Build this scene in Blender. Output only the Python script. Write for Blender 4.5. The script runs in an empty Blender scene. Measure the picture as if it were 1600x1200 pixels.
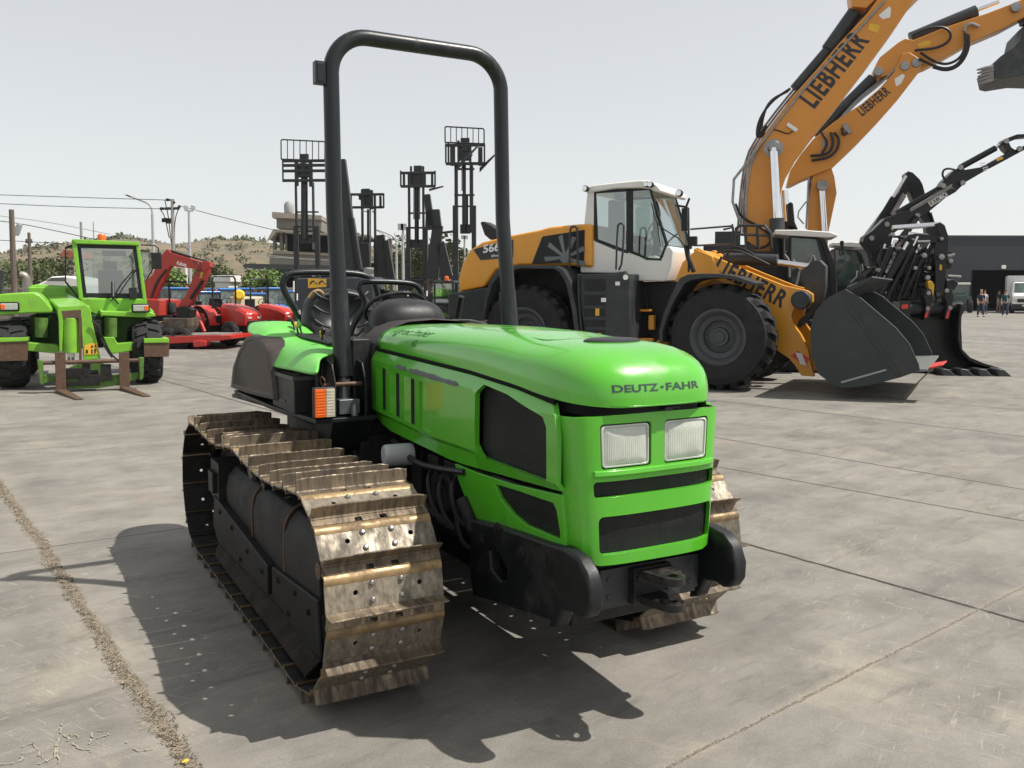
import bpy, bmesh, math, random
import numpy as np
from mathutils import Vector, Matrix, geometry, noise
from mathutils.bvhtree import BVHTree
R = math.radians
random.seed(7)
sc = bpy.context.scene
col = sc.collection
# ---------------------------------------------------------------- camera
FPX, CAM_H, HOR = 1400.0, 1.6, 457.0
TP = 4.6e-5*FPX; PITCH = math.atan(TP); CY = HOR+FPX*TP
cd = bpy.data.cameras.new('camera'); cam = bpy.data.objects.new('camera', cd); col.objects.link(cam)
cam.location = (0, 0, CAM_H); cam.rotation_euler = (math.pi/2-PITCH, 0, 0)
cd.sensor_width = 36; cd.lens = 36*FPX/1600; cd.shift_y = -(600-CY)/1600
cd.clip_start = .05; cd.clip_end = 5000
sc.camera = cam
# ---------------------------------------------------------------- world, sun, exposure
SUN = Vector((.6687, -.0867, 1.0)).normalized()          # towards the sun
el = math.asin(SUN.z); az = math.atan2(SUN.x, SUN.y)
w = bpy.data.worlds.new('World'); sc.world = w; w.use_nodes = True
nt = w.node_tree; nt.nodes.clear()
sky = nt.nodes.new('ShaderNodeTexSky'); sky.sky_type = 'NISHITA'; sky.sun_disc = False
sky.sun_elevation = el; sky.sun_rotation = az
sky.air_density = 1.0; sky.dust_density = 0.5; sky.ozone_density = 1.0; sky.altitude = 100
hs = nt.nodes.new('ShaderNodeHueSaturation'); hs.inputs['Saturation'].default_value = .36
bg = nt.nodes.new('ShaderNodeBackground'); bg.inputs[1].default_value = .118
wo = nt.nodes.new('ShaderNodeOutputWorld')
nt.links.new(sky.outputs[0], hs.inputs['Color'])
hz_ = nt.nodes.new('ShaderNodeMix'); hz_.data_type = 'RGBA'; hz_.inputs[0].default_value = .42; hz_.inputs[7].default_value = (6.8, 6.75, 6.5, 1)   # thin even overcast veil in front of the blue
nt.links.new(hs.outputs[0], hz_.inputs[6]); nt.links.new(hz_.outputs[2], bg.inputs[0]); nt.links.new(bg.outputs[0], wo.inputs[0])
sd = bpy.data.lights.new('sun', 'SUN'); sd.energy = 5.0; sd.angle = R(.6); sd.color = (1, .955, .88)
so = bpy.data.objects.new('sun', sd); col.objects.link(so)
so.rotation_euler = SUN.to_track_quat('Z', 'Y').to_euler(); so.location = (20, -5, 30)
sc.view_settings.view_transform = 'Standard'; sc.view_settings.look = 'None'
sc.view_settings.exposure = 0.20; sc.view_settings.gamma = 1
sc.render.engine = 'CYCLES'
# ---------------------------------------------------------------- reading points off the survey (pixel -> point on a known plane)
COSP, SINP = math.cos(PITCH), math.sin(PITCH)
CAMP = Vector((0, 0, CAM_H))
def ray(x, y):
    u = (x-800)/FPX; v = (CY-y)/FPX
    return Vector((u, COSP+v*SINP, -SINP+v*COSP))
def gnd(x, y, z=0):
    d = ray(x, y); return CAMP+d*((z-CAM_H)/d.z)
def atd(x, y, Y):
    d = ray(x, y); return CAMP+d*(Y/d.y)
class Frame:
    def __init__(s, o, deg):
        s.deg = deg; a = R(deg)
        s.m = Matrix.Translation((o[0], o[1], 0)) @ Matrix.Rotation(a, 4, 'Z'); s.i = s.m.inverted()
    def on(s, x, y, ax, v):
        o = s.i @ CAMP; d = s.i.to_3x3() @ ray(x, y)
        return o+d*((v-o[ax])/d[ax])
    def pts(s, px, ax, v): return [s.on(a, b, ax, v) for a, b in px]
    def w(s, p): return s.m @ Vector(p)
def sub(f, p, deg): q = f.w((p[0], p[1], 0)); return Frame(q, f.deg+deg)
# ---------------------------------------------------------------- mesh builder
class MB:
    def __init__(s): s.v = []; s.f = []; s.mi = []; s.cur = 0
    def add(s, vs, fs):
        b = len(s.v); s.v += [tuple(v) for v in vs]; s.f += [tuple(b+i for i in f) for f in fs]; s.mi += [s.cur]*len(fs); return s
    def box(s, c, d, rot=None):
        c = Vector(c); h = Vector(d)/2; m = Matrix.Identity(3) if rot is None else rot.to_3x3()
        vs = [c+m @ Vector((h.x*i, h.y*j, h.z*k)) for i in (-1, 1) for j in (-1, 1) for k in (-1, 1)]
        return s.add(vs, [(0, 1, 3, 2), (4, 6, 7, 5), (0, 4, 5, 1), (2, 3, 7, 6), (0, 2, 6, 4), (1, 5, 7, 3)])
    def bx(s, x0, x1, y0, y1, z0, z1): return s.box(((x0+x1)/2, (y0+y1)/2, (z0+z1)/2), (abs(x1-x0), abs(y1-y0), abs(z1-z0)))
    def prism(s, pts, vec):
        n = len(pts); pts = [Vector(p) for p in pts]; vec = Vector(vec)
        return s.add(pts+[p+vec for p in pts], [tuple(range(n))[::-1], tuple(range(n, 2*n))]+[(i, (i+1) % n, n+(i+1) % n, n+i) for i in range(n)])
    def ring(s, loops, closed=True, caps=True):
        n = len(loops[0]); vs = [p for l in loops for p in l]; fs = []
        for k in range(len(loops)-1):
            for i in range(n if closed else n-1):
                j = (i+1) % n; fs.append((k*n+i, k*n+j, (k+1)*n+j, (k+1)*n+i))
        if caps: fs += [tuple(range(n))[::-1], tuple(range((len(loops)-1)*n, len(loops)*n))]
        return s.add(vs, fs)
    def cyl(s, a, b, r, r2=None, seg=20, caps=True):
        a = Vector(a); b = Vector(b); r2 = r if r2 is None else r2
        d = (b-a).normalized(); u = d.orthogonal().normalized(); v = d.cross(u)
        A = [u*math.cos(t)+v*math.sin(t) for t in (2*math.pi*i/seg for i in range(seg))]
        return s.ring([[a+q*r for q in A], [b+q*r2 for q in A]], True, caps)
    def lathe(s, prof, o, ax, seg=32, caps=True):
        o = Vector(o); d = Vector(ax).normalized(); u = d.orthogonal().normalized(); v = d.cross(u)
        L = [[o+d*h+(u*math.cos(t)+v*math.sin(t))*max(r, 1e-4) for t in (2*math.pi*i/seg for i in range(seg))] for r, h in prof]
        return s.ring(L, True, caps)
    def tube(s, pts, r, seg=10, smooth=0, caps=True):
        P = [Vector(p) for p in pts]
        for _ in range(smooth):
            Q = [P[0]]
            for a, b in zip(P, P[1:]): Q += [a.lerp(b, .25), a.lerp(b, .75)]
            P = Q+[P[-1]]
        rs = r if hasattr(r, '__len__') else [r]*len(P)
        if len(rs) != len(P): rs = list(np.interp(np.linspace(0, 1, len(P)), np.linspace(0, 1, len(rs)), rs))
        t0 = (P[1]-P[0]).normalized(); u = t0.orthogonal().normalized(); L = []
        for i, p in enumerate(P):
            t = ((P[min(i+1, len(P)-1)]-p).normalized()+(p-P[max(i-1, 0)]).normalized())
            t = t.normalized() if t.length > 1e-6 else t0
            u = (u-t*u.dot(t)); u = u.normalized() if u.length > 1e-6 else t.orthogonal().normalized(); v = t.cross(u)
            L.append([p+(u*math.cos(a)+v*math.sin(a))*rs[i] for a in (2*math.pi*k/seg for k in range(seg))])
        return s.ring(L, True, caps)
    def ball(s, c, r, seg=12, squash=(1, 1, 1)):
        c = Vector(c); n = seg//2
        L = [[c+Vector((math.sin(math.pi*k/n)*math.cos(2*math.pi*i/seg)*r*squash[0], math.sin(math.pi*k/n)*math.sin(2*math.pi*i/seg)*r*squash[1], -math.cos(math.pi*k/n)*r*squash[2])) for i in range(seg)] for k in range(1, n)]
        return s.ring(L, True, True)
    def plate(s, outer, holes, fn, thick=None, cuts=(), axis=0, back=True, cuts2=()):
        """2-D polygon with holes -> fn(a,b,d) 3-D ; d = 0 front, 1 back"""
        bm = bmesh.new()
        for lp in [outer]+list(holes):
            vs = [bm.verts.new((a, b, 0)) for a, b in lp]
            for i in range(len(vs)): bm.edges.new((vs[i], vs[(i+1) % len(vs)]))
        bmesh.ops.triangle_fill(bm, use_beauty=True, use_dissolve=False, edges=bm.edges[:])
        for ax_, vals in ((0, cuts), (1, cuts2)):
            for c in vals:
                no = (1, 0, 0) if ax_ == 0 else (0, 1, 0); co = (c, 0, 0) if ax_ == 0 else (0, c, 0)
                bmesh.ops.bisect_plane(bm, geom=bm.verts[:]+bm.edges[:]+bm.faces[:], dist=1e-6, plane_co=co, plane_no=no)
        bm.verts.index_update()
        V = [tuple(v.co[:2]) for v in bm.verts]; F = []
        for f in bm.faces:
            ix = [v.index for v in f.verts]
            if f.normal.z < 0: ix.reverse()
            F.append(tuple(ix))
        bd = []
        for e in bm.edges:
            if len(e.link_faces) == 1:
                l = e.link_faces[0].loops
                a, b = e.verts[0].index, e.verts[1].index
                ix = [v.index for v in e.link_faces[0].verts]
                if ix[(ix.index(a)+1) % len(ix)] != b: a, b = b, a
                if e.link_faces[0].normal.z < 0: a, b = b, a
                bd.append((a, b))
        bm.free(); n = len(V)
        vs = [fn(a, b, 0) for a, b in V]
        fs = list(F)
        if back:
            vs += [fn(a, b, 1) for a, b in V]
            fs += [tuple(i+n for i in reversed(f)) for f in F]+[(b, a, a+n, b+n) for a, b in bd]
        return s.add(vs, fs)
    def build(s, name, mats, parent=None, frame=None, bevel=0, smooth=35, seg=2, recalc=True, loc=None, sub=0):
        me = bpy.data.meshes.new(name); me.from_pydata(s.v, [], s.f)
        me.polygons.foreach_set('material_index', s.mi)
        if recalc:
            bm = bmesh.new(); bm.from_mesh(me); bmesh.ops.remove_doubles(bm, verts=bm.verts[:], dist=1e-5)
            bmesh.ops.recalc_face_normals(bm, faces=bm.faces[:])
            # keep material index order
            bm.to_mesh(me); bm.free()
        if not isinstance(mats, (list, tuple)): mats = [mats]
        for m in mats: me.materials.append(m)
        if smooth:
            me.polygons.foreach_set('use_smooth', [True]*len(me.polygons)); me.set_sharp_from_angle(angle=R(smooth))
        o = bpy.data.objects.new(name, me); col.objects.link(o)
        if parent is not None: o.parent = parent
        elif frame is not None: o.matrix_world = frame.m
        if loc is not None: o.location = loc
        if bevel:
            b = o.modifiers.new('bevel', 'BEVEL'); b.width = bevel; b.segments = seg; b.limit_method = 'ANGLE'; b.angle_limit = R(32); b.harden_normals = True
        return o
def tag(o, label=None, cat=None, group=None, kind=None):
    if label: o['label'] = label
    if cat: o['category'] = cat
    if group: o['group'] = group
    if kind: o['kind'] = kind
    return o
def thing(name, label, cat, frame, group=None):
    o = bpy.data.objects.new(name, None); col.objects.link(o); o.matrix_world = frame.m
    o.empty_display_size = .3
    return tag(o, label, cat, group)
def children(o): return [c for c in bpy.data.objects if c.parent == o]
def copy_tree(o, parent=None):
    c = o.copy(); col.objects.link(c); c.parent = parent
    if parent is None: pass
    for ch in children(o): copy_tree(ch, c)
    return c
# ---------------------------------------------------------------- text as mesh, mapped by fn(u,v)
def text_mb(mb, s, h, fn, bold=.0, shear=0, space=1.0, width=None, depth=0.0):
    c = bpy.data.curves.new('t', 'FONT'); c.body = s; c.size = 1; c.offset = bold; c.shear = shear; c.space_character = space; c.resolution_u = 3; c.fill_mode = 'FRONT'
    o = bpy.data.objects.new('t', c); col.objects.link(o)
    bpy.context.view_layer.update()
    me = bpy.data.meshes.new_from_object(o.evaluated_get(bpy.context.evaluated_depsgraph_get()))
    bpy.data.objects.remove(o); bpy.data.curves.remove(c)
    xs = [v.co.x for v in me.vertices]; ys = [v.co.y for v in me.vertices]
    x0, x1, y0, y1 = min(xs), max(xs), min(ys), max(ys)
    W = width if width else (x1-x0)/(y1-y0)*h
    vs = [fn((v.co.x-x0)/(x1-x0)*W, (v.co.y-y0)/(y1-y0)*h) for v in me.vertices]
    mb.add(vs, [tuple(p.vertices) for p in me.polygons]); bpy.data.meshes.remove(me); return mb
# ---------------------------------------------------------------- materials
def pm(name, c, rough=.5, metal=0, var=.12, scale=6, dirt=None, damt=.0, dscale=3, bump=.0, bscale=60, coat=0, alpha=1, trans=0, ior=1.45, spec=.5, streak=0, edge=None, emis=0, dlo=.5, dhi=.7, rnd=0):
    m = bpy.data.materials.new(name); m.use_nodes = True; t = m.node_tree; N = t.nodes; L = t.links
    b = N['Principled BSDF']; tc = N.new('ShaderNodeTexCoord'); src = tc.outputs['Object']
    if rnd:
        oi = N.new('ShaderNodeObjectInfo'); mm_ = N.new('ShaderNodeMath'); mm_.operation = 'MULTIPLY'; mm_.inputs[1].default_value = 37.0; L.new(oi.outputs['Random'], mm_.inputs[0]); va = N.new('ShaderNodeVectorMath'); va.operation = 'ADD'; L.new(src, va.inputs[0]); L.new(mm_.outputs[0], va.inputs[1]); src = va.outputs[0]
    if streak:
        mp = N.new('ShaderNodeMapping'); mp.inputs['Scale'].default_value = streak if hasattr(streak, '__len__') else (1, 1, streak); L.new(src, mp.inputs[0]); ssrc = mp.outputs[0]
    else: ssrc = src
    def nz(s, sc_, det=4, ro=.6):
        n = N.new('ShaderNodeTexNoise'); n.inputs['Scale'].default_value = sc_; n.inputs['Detail'].default_value = det; n.inputs['Roughness'].default_value = ro; L.new(s, n.inputs['Vector']); return n.outputs['Fac']
    def ramp(f, a, b_, c0=(0, 0, 0, 1), c1=(1, 1, 1, 1)):
        r = N.new('ShaderNodeValToRGB'); r.color_ramp.elements[0].position = a; r.color_ramp.elements[1].position = b_; r.color_ramp.elements[0].color = c0; r.color_ramp.elements[1].color = c1; L.new(f, r.inputs[0]); return r.outputs[0]
    lo = tuple(x*(1-var) for x in c)+(1,); hi = tuple(min(1, x*(1+var)) for x in c)+(1,)
    colr = ramp(nz(ssrc, scale), .3, .7, lo, hi)
    rf = rough
    if dirt:
        f = ramp(nz(ssrc, dscale, 8, .65), dlo, dhi)
        mu = N.new('ShaderNodeMath'); mu.operation = 'MULTIPLY'; mu.inputs[1].default_value = damt; L.new(f, mu.inputs[0])
        mx = N.new('ShaderNodeMix'); mx.data_type = 'RGBA'; L.new(mu.outputs[0], mx.inputs[0]); L.new(colr, mx.inputs[6]); mx.inputs[7].default_value = tuple(dirt)+(1,); colr = mx.outputs[2]
        mr = N.new('ShaderNodeMix'); L.new(mu.outputs[0], mr.inputs[0]); mr.inputs[2].default_value = rough; mr.inputs[3].default_value = .85; L.new(mr.outputs[0], b.inputs['Roughness'])
        if metal:
            mt = N.new('ShaderNodeMix'); L.new(mu.outputs[0], mt.inputs[0]); mt.inputs[2].default_value = metal; mt.inputs[3].default_value = 0; L.new(mt.outputs[0], b.inputs['Metallic'])
    else:
        g = nz(src, scale*2.3); mr = N.new('ShaderNodeMapRange'); L.new(g, mr.inputs[0]); mr.inputs[3].default_value = max(0.02, rough-.08); mr.inputs[4].default_value = min(1, rough+.08); L.new(mr.outputs[0], b.inputs['Roughness']); b.inputs['Metallic'].default_value = metal
    if dirt and not metal: b.inputs['Metallic'].default_value = 0
    if rnd:
        rm = N.new('ShaderNodeMapRange'); L.new(oi.outputs['Random'], rm.inputs[0]); rm.inputs[3].default_value = 1-rnd; rm.inputs[4].default_value = 1+rnd; ml = N.new('ShaderNodeVectorMath'); ml.operation = 'SCALE'; L.new(colr, ml.inputs[0]); L.new(rm.outputs[0], ml.inputs['Scale']); colr = ml.outputs[0]
    L.new(colr, b.inputs['Base Color'])
    if bump:
        bn = N.new('ShaderNodeBump'); bn.inputs['Strength'].default_value = 1; bn.inputs['Distance'].default_value = bump; L.new(nz(src, bscale, 5), bn.inputs['Height']); L.new(bn.outputs[0], b.inputs['Normal'])
    b.inputs['Coat Weight'].default_value = coat; b.inputs['Coat Roughness'].default_value = .08
    b.inputs['Specular IOR Level'].default_value = spec
    if trans: b.inputs['Transmission Weight'].default_value = trans; b.inputs['IOR'].default_value = ior
    if alpha < 1: b.inputs['Alpha'].default_value = alpha
    if emis: b.inputs['Emission Color'].default_value = tuple(c)+(1,); b.inputs['Emission Strength'].default_value = emis
    return m
def glass(name, tint=(.8, .9, .87), alpha=.25, rough=.03):
    m = bpy.data.materials.new(name); m.use_nodes = True; N = m.node_tree.nodes; L = m.node_tree.links
    out = N['Material Output']; N.remove(N['Principled BSDF'])
    t = N.new('ShaderNodeBsdfTransparent'); t.inputs[0].default_value = tuple(tint)+(1,)
    g = N.new('ShaderNodeBsdfGlossy'); g.inputs['Roughness'].default_value = rough; g.inputs[0].default_value = (.9, .95, .95, 1)
    lw = N.new('ShaderNodeLayerWeight'); lw.inputs[0].default_value = .35
    mr = N.new('ShaderNodeMapRange'); L.new(lw.outputs['Facing'], mr.inputs[0]); mr.inputs[3].default_value = alpha; mr.inputs[4].default_value = .8
    mx = N.new('ShaderNodeMixShader'); L.new(mr.outputs[0], mx.inputs[0]); L.new(t.outputs[0], mx.inputs[1]); L.new(g.outputs[0], mx.inputs[2]); L.new(mx.outputs[0], out.inputs[0])
    return m
K = {}
K['green'] = pm('green_paint', (.084, .42, .020), .22, var=.06, scale=3, dirt=(.15, .30, .10), damt=.4, dscale=3.5, coat=.6, bump=.0002, bscale=8)
K['green_old'] = pm('faded_green_plastic', (.14, .52, .08), .42, var=.12, scale=5, dirt=(.3, .42, .2), damt=.55, dscale=5)
K['black'] = pm('black_paint', (.008, .0095, .011), .42, spec=.35, var=.3, scale=8, dirt=(.045, .042, .037), damt=.45, dscale=7, bump=.0006, bscale=90)
K['black_tube'] = pm('black_tube_paint', (.010, .0125, .0145), .34, spec=.4, var=.3, scale=12, dirt=(.085, .085, .08), damt=.55, dscale=14, streak=(1, 1, .12), bump=.0004, bscale=150, dlo=.56, dhi=.74)
K['black_plastic'] = pm('black_plastic', (.014, .014, .0155), .45, spec=.4, var=.15, scale=10, dirt=(.07, .066, .06), damt=.35, dscale=9, bump=.0004, bscale=250)
K['brown_plastic'] = pm('weathered_plastic', (.034, .026, .024), .5, spec=.4, var=.12, scale=10, dirt=(.14, .1, .085), damt=.5, dscale=5, bump=.0004, bscale=250)
K['engine'] = pm('oily_engine_metal', (.010, .010, .010), .55, spec=.35, var=.5, scale=10, dirt=(.035, .027, .02), damt=.8, dscale=8, bump=.004, bscale=40)
K['rubber'] = pm('tyre_rubber', (.020, .020, .021), .8, spec=.3, var=.2, scale=8, dirt=(.06, .055, .048), damt=.35, dscale=2.5, bump=.001, bscale=60)
K['steel'] = pm('bare_steel', (.30, .295, .29), .38, metal=.8, var=.2, scale=14, dirt=(.12, .08, .05), damt=.3)
K['chrome'] = pm('chrome_rod', (.75, .76, .78), .12, metal=1, var=.05)
K['rust'] = pm('rusty_brown_steel', (.12, .07, .045), .6, metal=.3, var=.3, scale=20, dirt=(.06, .04, .03), damt=.7, dscale=10, bump=.001, bscale=80)
K['dark'] = pm('dark_void', (.006, .006, .007), .9, var=.1)
K['orange'] = pm('yellow_orange_paint', (.74, .32, .022), .34, var=.05, scale=2, dirt=(.55, .24, .05), damt=.25, dscale=2, coat=.2)
K['orange_ex'] = pm('orange_excavator_paint', (.63, .25, .027), .40, var=.05, scale=2, dirt=(.42, .17, .04), damt=.25, dscale=2, coat=.1)
K['grey'] = pm('dark_grey_paint', (.030, .034, .037), .42, spec=.4, var=.08, scale=3, dirt=(.1, .095, .085), damt=.3)
K['grey_b'] = pm('bucket_grey_paint', (.032, .038, .039), .45, spec=.4, var=.06, scale=2, dirt=(.09, .09, .085), damt=.3)
K['hub'] = pm('grey_rim_paint', (.055, .06, .064), .45, spec=.4, var=.08, dirt=(.09, .085, .075), damt=.4)
K['white'] = pm('white_paint', (.74, .73, .68), .35, var=.03, scale=2, dirt=(.5, .47, .4), damt=.2)
K['red'] = pm('red_paint', (.50, .028, .018), .3, var=.08, scale=3, dirt=(.32, .05, .04), damt=.3, coat=.3)
K['blue'] = pm('blue_paint', (.02, .16, .50), .3, var=.08, scale=3, coat=.3)
K['yellow'] = pm('yellow_paint', (.75, .52, .03), .35, var=.05, scale=3)
K['amber'] = pm('amber_lens', (.75, .12, .01), .25, var=.1, scale=30)
K['clearlens'] = pm('dull_white_lens', (.50, .46, .36), .3, var=.1, scale=30)
K['decal'] = pm('black_decal', (.02, .021, .022), .45, var=.1)
K['wdecal'] = pm('white_decal', (.78, .78, .76), .45, var=.04)
K['ydecal'] = pm('yellow_decal', (.75, .42, .03), .5, var=.1)
K['redwhite'] = pm('red_reflector', (.65, .05, .03), .4, var=.06)
K['glass'] = glass('cab_glass', (.50, .60, .56), .16)
K['glass_d'] = glass('tinted_glass', (.35, .42, .4), .25)
K['hose'] = pm('hydraulic_hose', (.012, .012, .013), .5, var=.2)
K['blk_mach'] = pm('black_machine_paint', (.0055, .006, .007), .3, spec=.4, var=.2, scale=4, dirt=(.02, .02, .02), damt=.3)
# ================================================================ GROUND
def seg_line(p, q):
    a = gnd(*p); b = gnd(*q); d = (b-a); d.z = 0; d.normalize(); n = Vector((-d.y, d.x, 0)); return n, n.dot(a)
JOINTS = [  # pixel pair on the joint, half width m, tan fill?, wobble
 ((0, 757), (295, 1195), .030, 1, .06), ((1152, 846), (1530, 952), .016, 0, .016), ((1112, 728), (1600, 814), .011, 0, .008),
 ((1102, 681), (1600, 765), .011, 0, .01), ((1112, 625), (1600, 682), .014, 0, .01), ((1445, 627), (1600, 641), .014, 0, .01),
 ((1045, 1197), (1530, 952), .009, 2, .016), ((0, 865), (290, 825), .005, 0, .012, 1), ((50, 702), (150, 695), .004, 0, .01, 1), ((250, 588), (360, 607), .009, 0, .01, 1)]
def ground_mat():
    m = bpy.data.materials.new('yard_concrete'); m.use_nodes = True; t = m.node_tree; N = t.nodes; L = t.links; b = N['Principled BSDF']
    geo = N.new('ShaderNodeNewGeometry'); P = geo.outputs['Position']
    def mth(op, a, c=None, d=None):
        n = N.new('ShaderNodeMath'); n.operation = op
        for i, x in enumerate((a, c, d)):
            if x is None: continue
            if isinstance(x, (int, float)): n.inputs[i].default_value = x
            else: L.new(x, n.inputs[i])
        return n.outputs[0]
    def mapping(sc_, rot=0):
        n = N.new('ShaderNodeMapping'); n.vector_type = 'TEXTURE'; n.inputs['Scale'].default_value = tuple(1/k for k in sc_); n.inputs['Rotation'].default_value = (0, 0, R(rot)); L.new(P, n.inputs[0]); return n.outputs[0]
    def nz(s, sc_, det=5, ro=.6, dist=0):
        n = N.new('ShaderNodeTexNoise'); n.inputs['Scale'].default_value = sc_; n.inputs['Detail'].default_value = det; n.inputs['Roughness'].default_value = ro; n.inputs['Distortion'].default_value = dist; L.new(s, n.inputs['Vector']); return n.outputs['Fac']
    def rmp(f, stops):
        r = N.new('ShaderNodeValToRGB'); e = r.color_ramp.elements
        while len(e) < len(stops): e.new(.5)
        for x, (p, c) in zip(e, stops): x.position = p; x.color = (c, c, c, 1) if isinstance(c, (int, float)) else tuple(c)+(1,)
        L.new(f, r.inputs[0]); return r.outputs[0]
    def mixc(f, a, c):
        n = N.new('ShaderNodeMix'); n.data_type = 'RGBA'
        if isinstance(f, (int, float)): n.inputs[0].default_value = f
        else: L.new(f, n.inputs[0])
        for i, x in ((6, a), (7, c)):
            if isinstance(x, tuple): n.inputs[i].default_value = x+(1,)
            else: L.new(x, n.inputs[i])
        return n.outputs[2]
    streak = mapping((1, .35, 1), 24)
    c = rmp(nz(streak, .55, 8, .62), [(.28, (.130, .121, .108)), (.5, (.212, .197, .174)), (.72, (.31, .286, .25))])
    c2 = rmp(nz(mapping((1, .6, 1), -50), 2.6, 8, .7), [(.35, (.108, .101, .090)), (.62, (.285, .264, .232))])
    c = mixc(.5, c, c2)
    blot = rmp(nz(mapping((1, 1, 1)), .9, 10, .72, .6), [(.55, 0), (.68, 1)])
    c = mixc(mth('MULTIPLY', blot, .55), c, (.36, .32, .245))        # pale scuffed dust
    oil = rmp(nz(mapping((1, 1, 1), 10), .33, 7, .68, .3), [(.60, 0), (.70, 1)])
    c = mixc(mth('MULTIPLY', oil, .6), c, (.085, .08, .072))
    red = rmp(nz(mapping((1, 1, 1), 70), 1.3, 7, .7, .3), [(.63, 0), (.74, 1)])
    c = mixc(mth('MULTIPLY', red, .3), c, (.38, .22, .14))
    for sc2, th, am, cc in ((.22, .56, .5, (.12, .112, .10)), (3.7, .64, .45, (.40, .365, .30)), (7.5, .66, .5, (.09, .083, .075))):
        c = mixc(mth('MULTIPLY', rmp(nz(mapping((1, .7, 1), 33), sc2, 9, .74, .8), [(th, 0), (th+.07, 1)]), am), c, cc)
    # track-steel scratches: short pale strokes in two directions
    s1 = rmp(nz(mapping((4.2, 36, 1), 58), 1.6, 3, .5, .5), [(.64, 0), (.67, 1)])
    s2 = rmp(nz(mapping((4.6, 40, 1), -32), 1.5, 3, .5, .6), [(.64, 0), (.67, 1)])
    area = rmp(nz(P, .7, 4, .6), [(.44, 0), (.58, 1)])
    c = mixc(mth('MULTIPLY', mth('MULTIPLY', mth('MAXIMUM', s1, s2), area), .42), c, (.40, .375, .33))
    s3 = rmp(nz(mapping((1.0, 5, 1), 40), 1.5, 7, .68, .5), [(.55, 0), (.70, 1)])
    c = mixc(mth('MULTIPLY', s3, .6), c, (.10, .094, .085))
    spk = rmp(nz(P, 38, 3, .6), [(.66, 0), (.72, 1)])
    c = mixc(mth('MULTIPLY', spk, .4), c, (.15, .14, .125))
    fine = rmp(nz(P, 140, 4, .7), [(.3, .66), (.7, 1.24)])
    mm = N.new('ShaderNodeMix'); mm.data_type = 'RGBA'; mm.blend_type = 'MULTIPLY'; mm.inputs[0].default_value = .8; L.new(c, mm.inputs[6]); L.new(fine, mm.inputs[7]); c = mm.outputs[2]
    wob = nz(P, 5, 5, .65); wob2 = nz(P, 30, 3, .7)
    H = mth('MULTIPLY', nz(P, 60, 5, .65), .0015)
    H = mth('ADD', H, mth('MULTIPLY', nz(P, 3, 4, .5), .004))
    for p, q, hw, tan, wb, *clip in JOINTS:
        n_, d_ = seg_line(p, q)
        dt = N.new('ShaderNodeVectorMath'); dt.operation = 'DOT_PRODUCT'; L.new(P, dt.inputs[0]); dt.inputs[1].default_value = n_
        x = mth('SUBTRACT', dt.outputs['Value'], d_)
        x = mth('ADD', x, mth('MULTIPLY', mth('SUBTRACT', wob, .5), wb*2))
        x = mth('ABSOLUTE', mth('ADD', x, mth('MULTIPLY', mth('SUBTRACT', wob2, .5), hw*1.2)))
        k = N.new('ShaderNodeMapRange'); L.new(x, k.inputs[0]); k.inputs[1].default_value = hw*.55; k.inputs[2].default_value = hw*1.15; k.inputs[3].default_value = 1; k.inputs[4].default_value = 0
        if clip:
            sx = N.new('ShaderNodeSeparateXYZ'); L.new(P, sx.inputs[0]); x = mth('ADD', x, mth('MULTIPLY', mth('GREATER_THAN', sx.outputs[0], -1.2), 9)); L.new(x, k.inputs[0])
        halo = N.new('ShaderNodeMapRange'); L.new(x, halo.inputs[0]); halo.inputs[1].default_value = 0; halo.inputs[2].default_value = hw*6; halo.inputs[3].default_value = .4; halo.inputs[4].default_value = 0
        c = mixc(mth('MULTIPLY', halo.outputs[0], wob2), c, (.14, .125, .105) if not tan else (.36, .31, .24))
        if tan: fill = rmp(nz(P, 90, 4, .8), [(.38, (.04, .033, .026)), (.5, (.19, .155, .115)), (.7, (.38, .33, .255) if tan == 1 else (.40, .36, .31))])
        else: fill = (.035, .03, .026)
        c = mixc(k.outputs[0], c, fill)
        H = mth('SUBTRACT', H, mth('MULTIPLY', k.outputs[0], .012 if not tan else .004))
    L.new(c, b.inputs['Base Color'])
    b.inputs['Roughness'].default_value = .72; b.inputs['Specular IOR Level'].default_value = .35
    bn = N.new('ShaderNodeBump'); bn.inputs['Distance'].default_value = 1; bn.inputs['Strength'].default_value = .7; L.new(H, bn.inputs['Height']); L.new(bn.outputs[0], b.inputs['Normal'])
    return m
g = MB().add([(-90, -30, 0), (260, -30, 0), (260, 260, 0), (-90, 260, 0)], [(0, 1, 2, 3)])
tag(g.build('yard_ground', ground_mat(), smooth=0), kind='structure')
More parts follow.
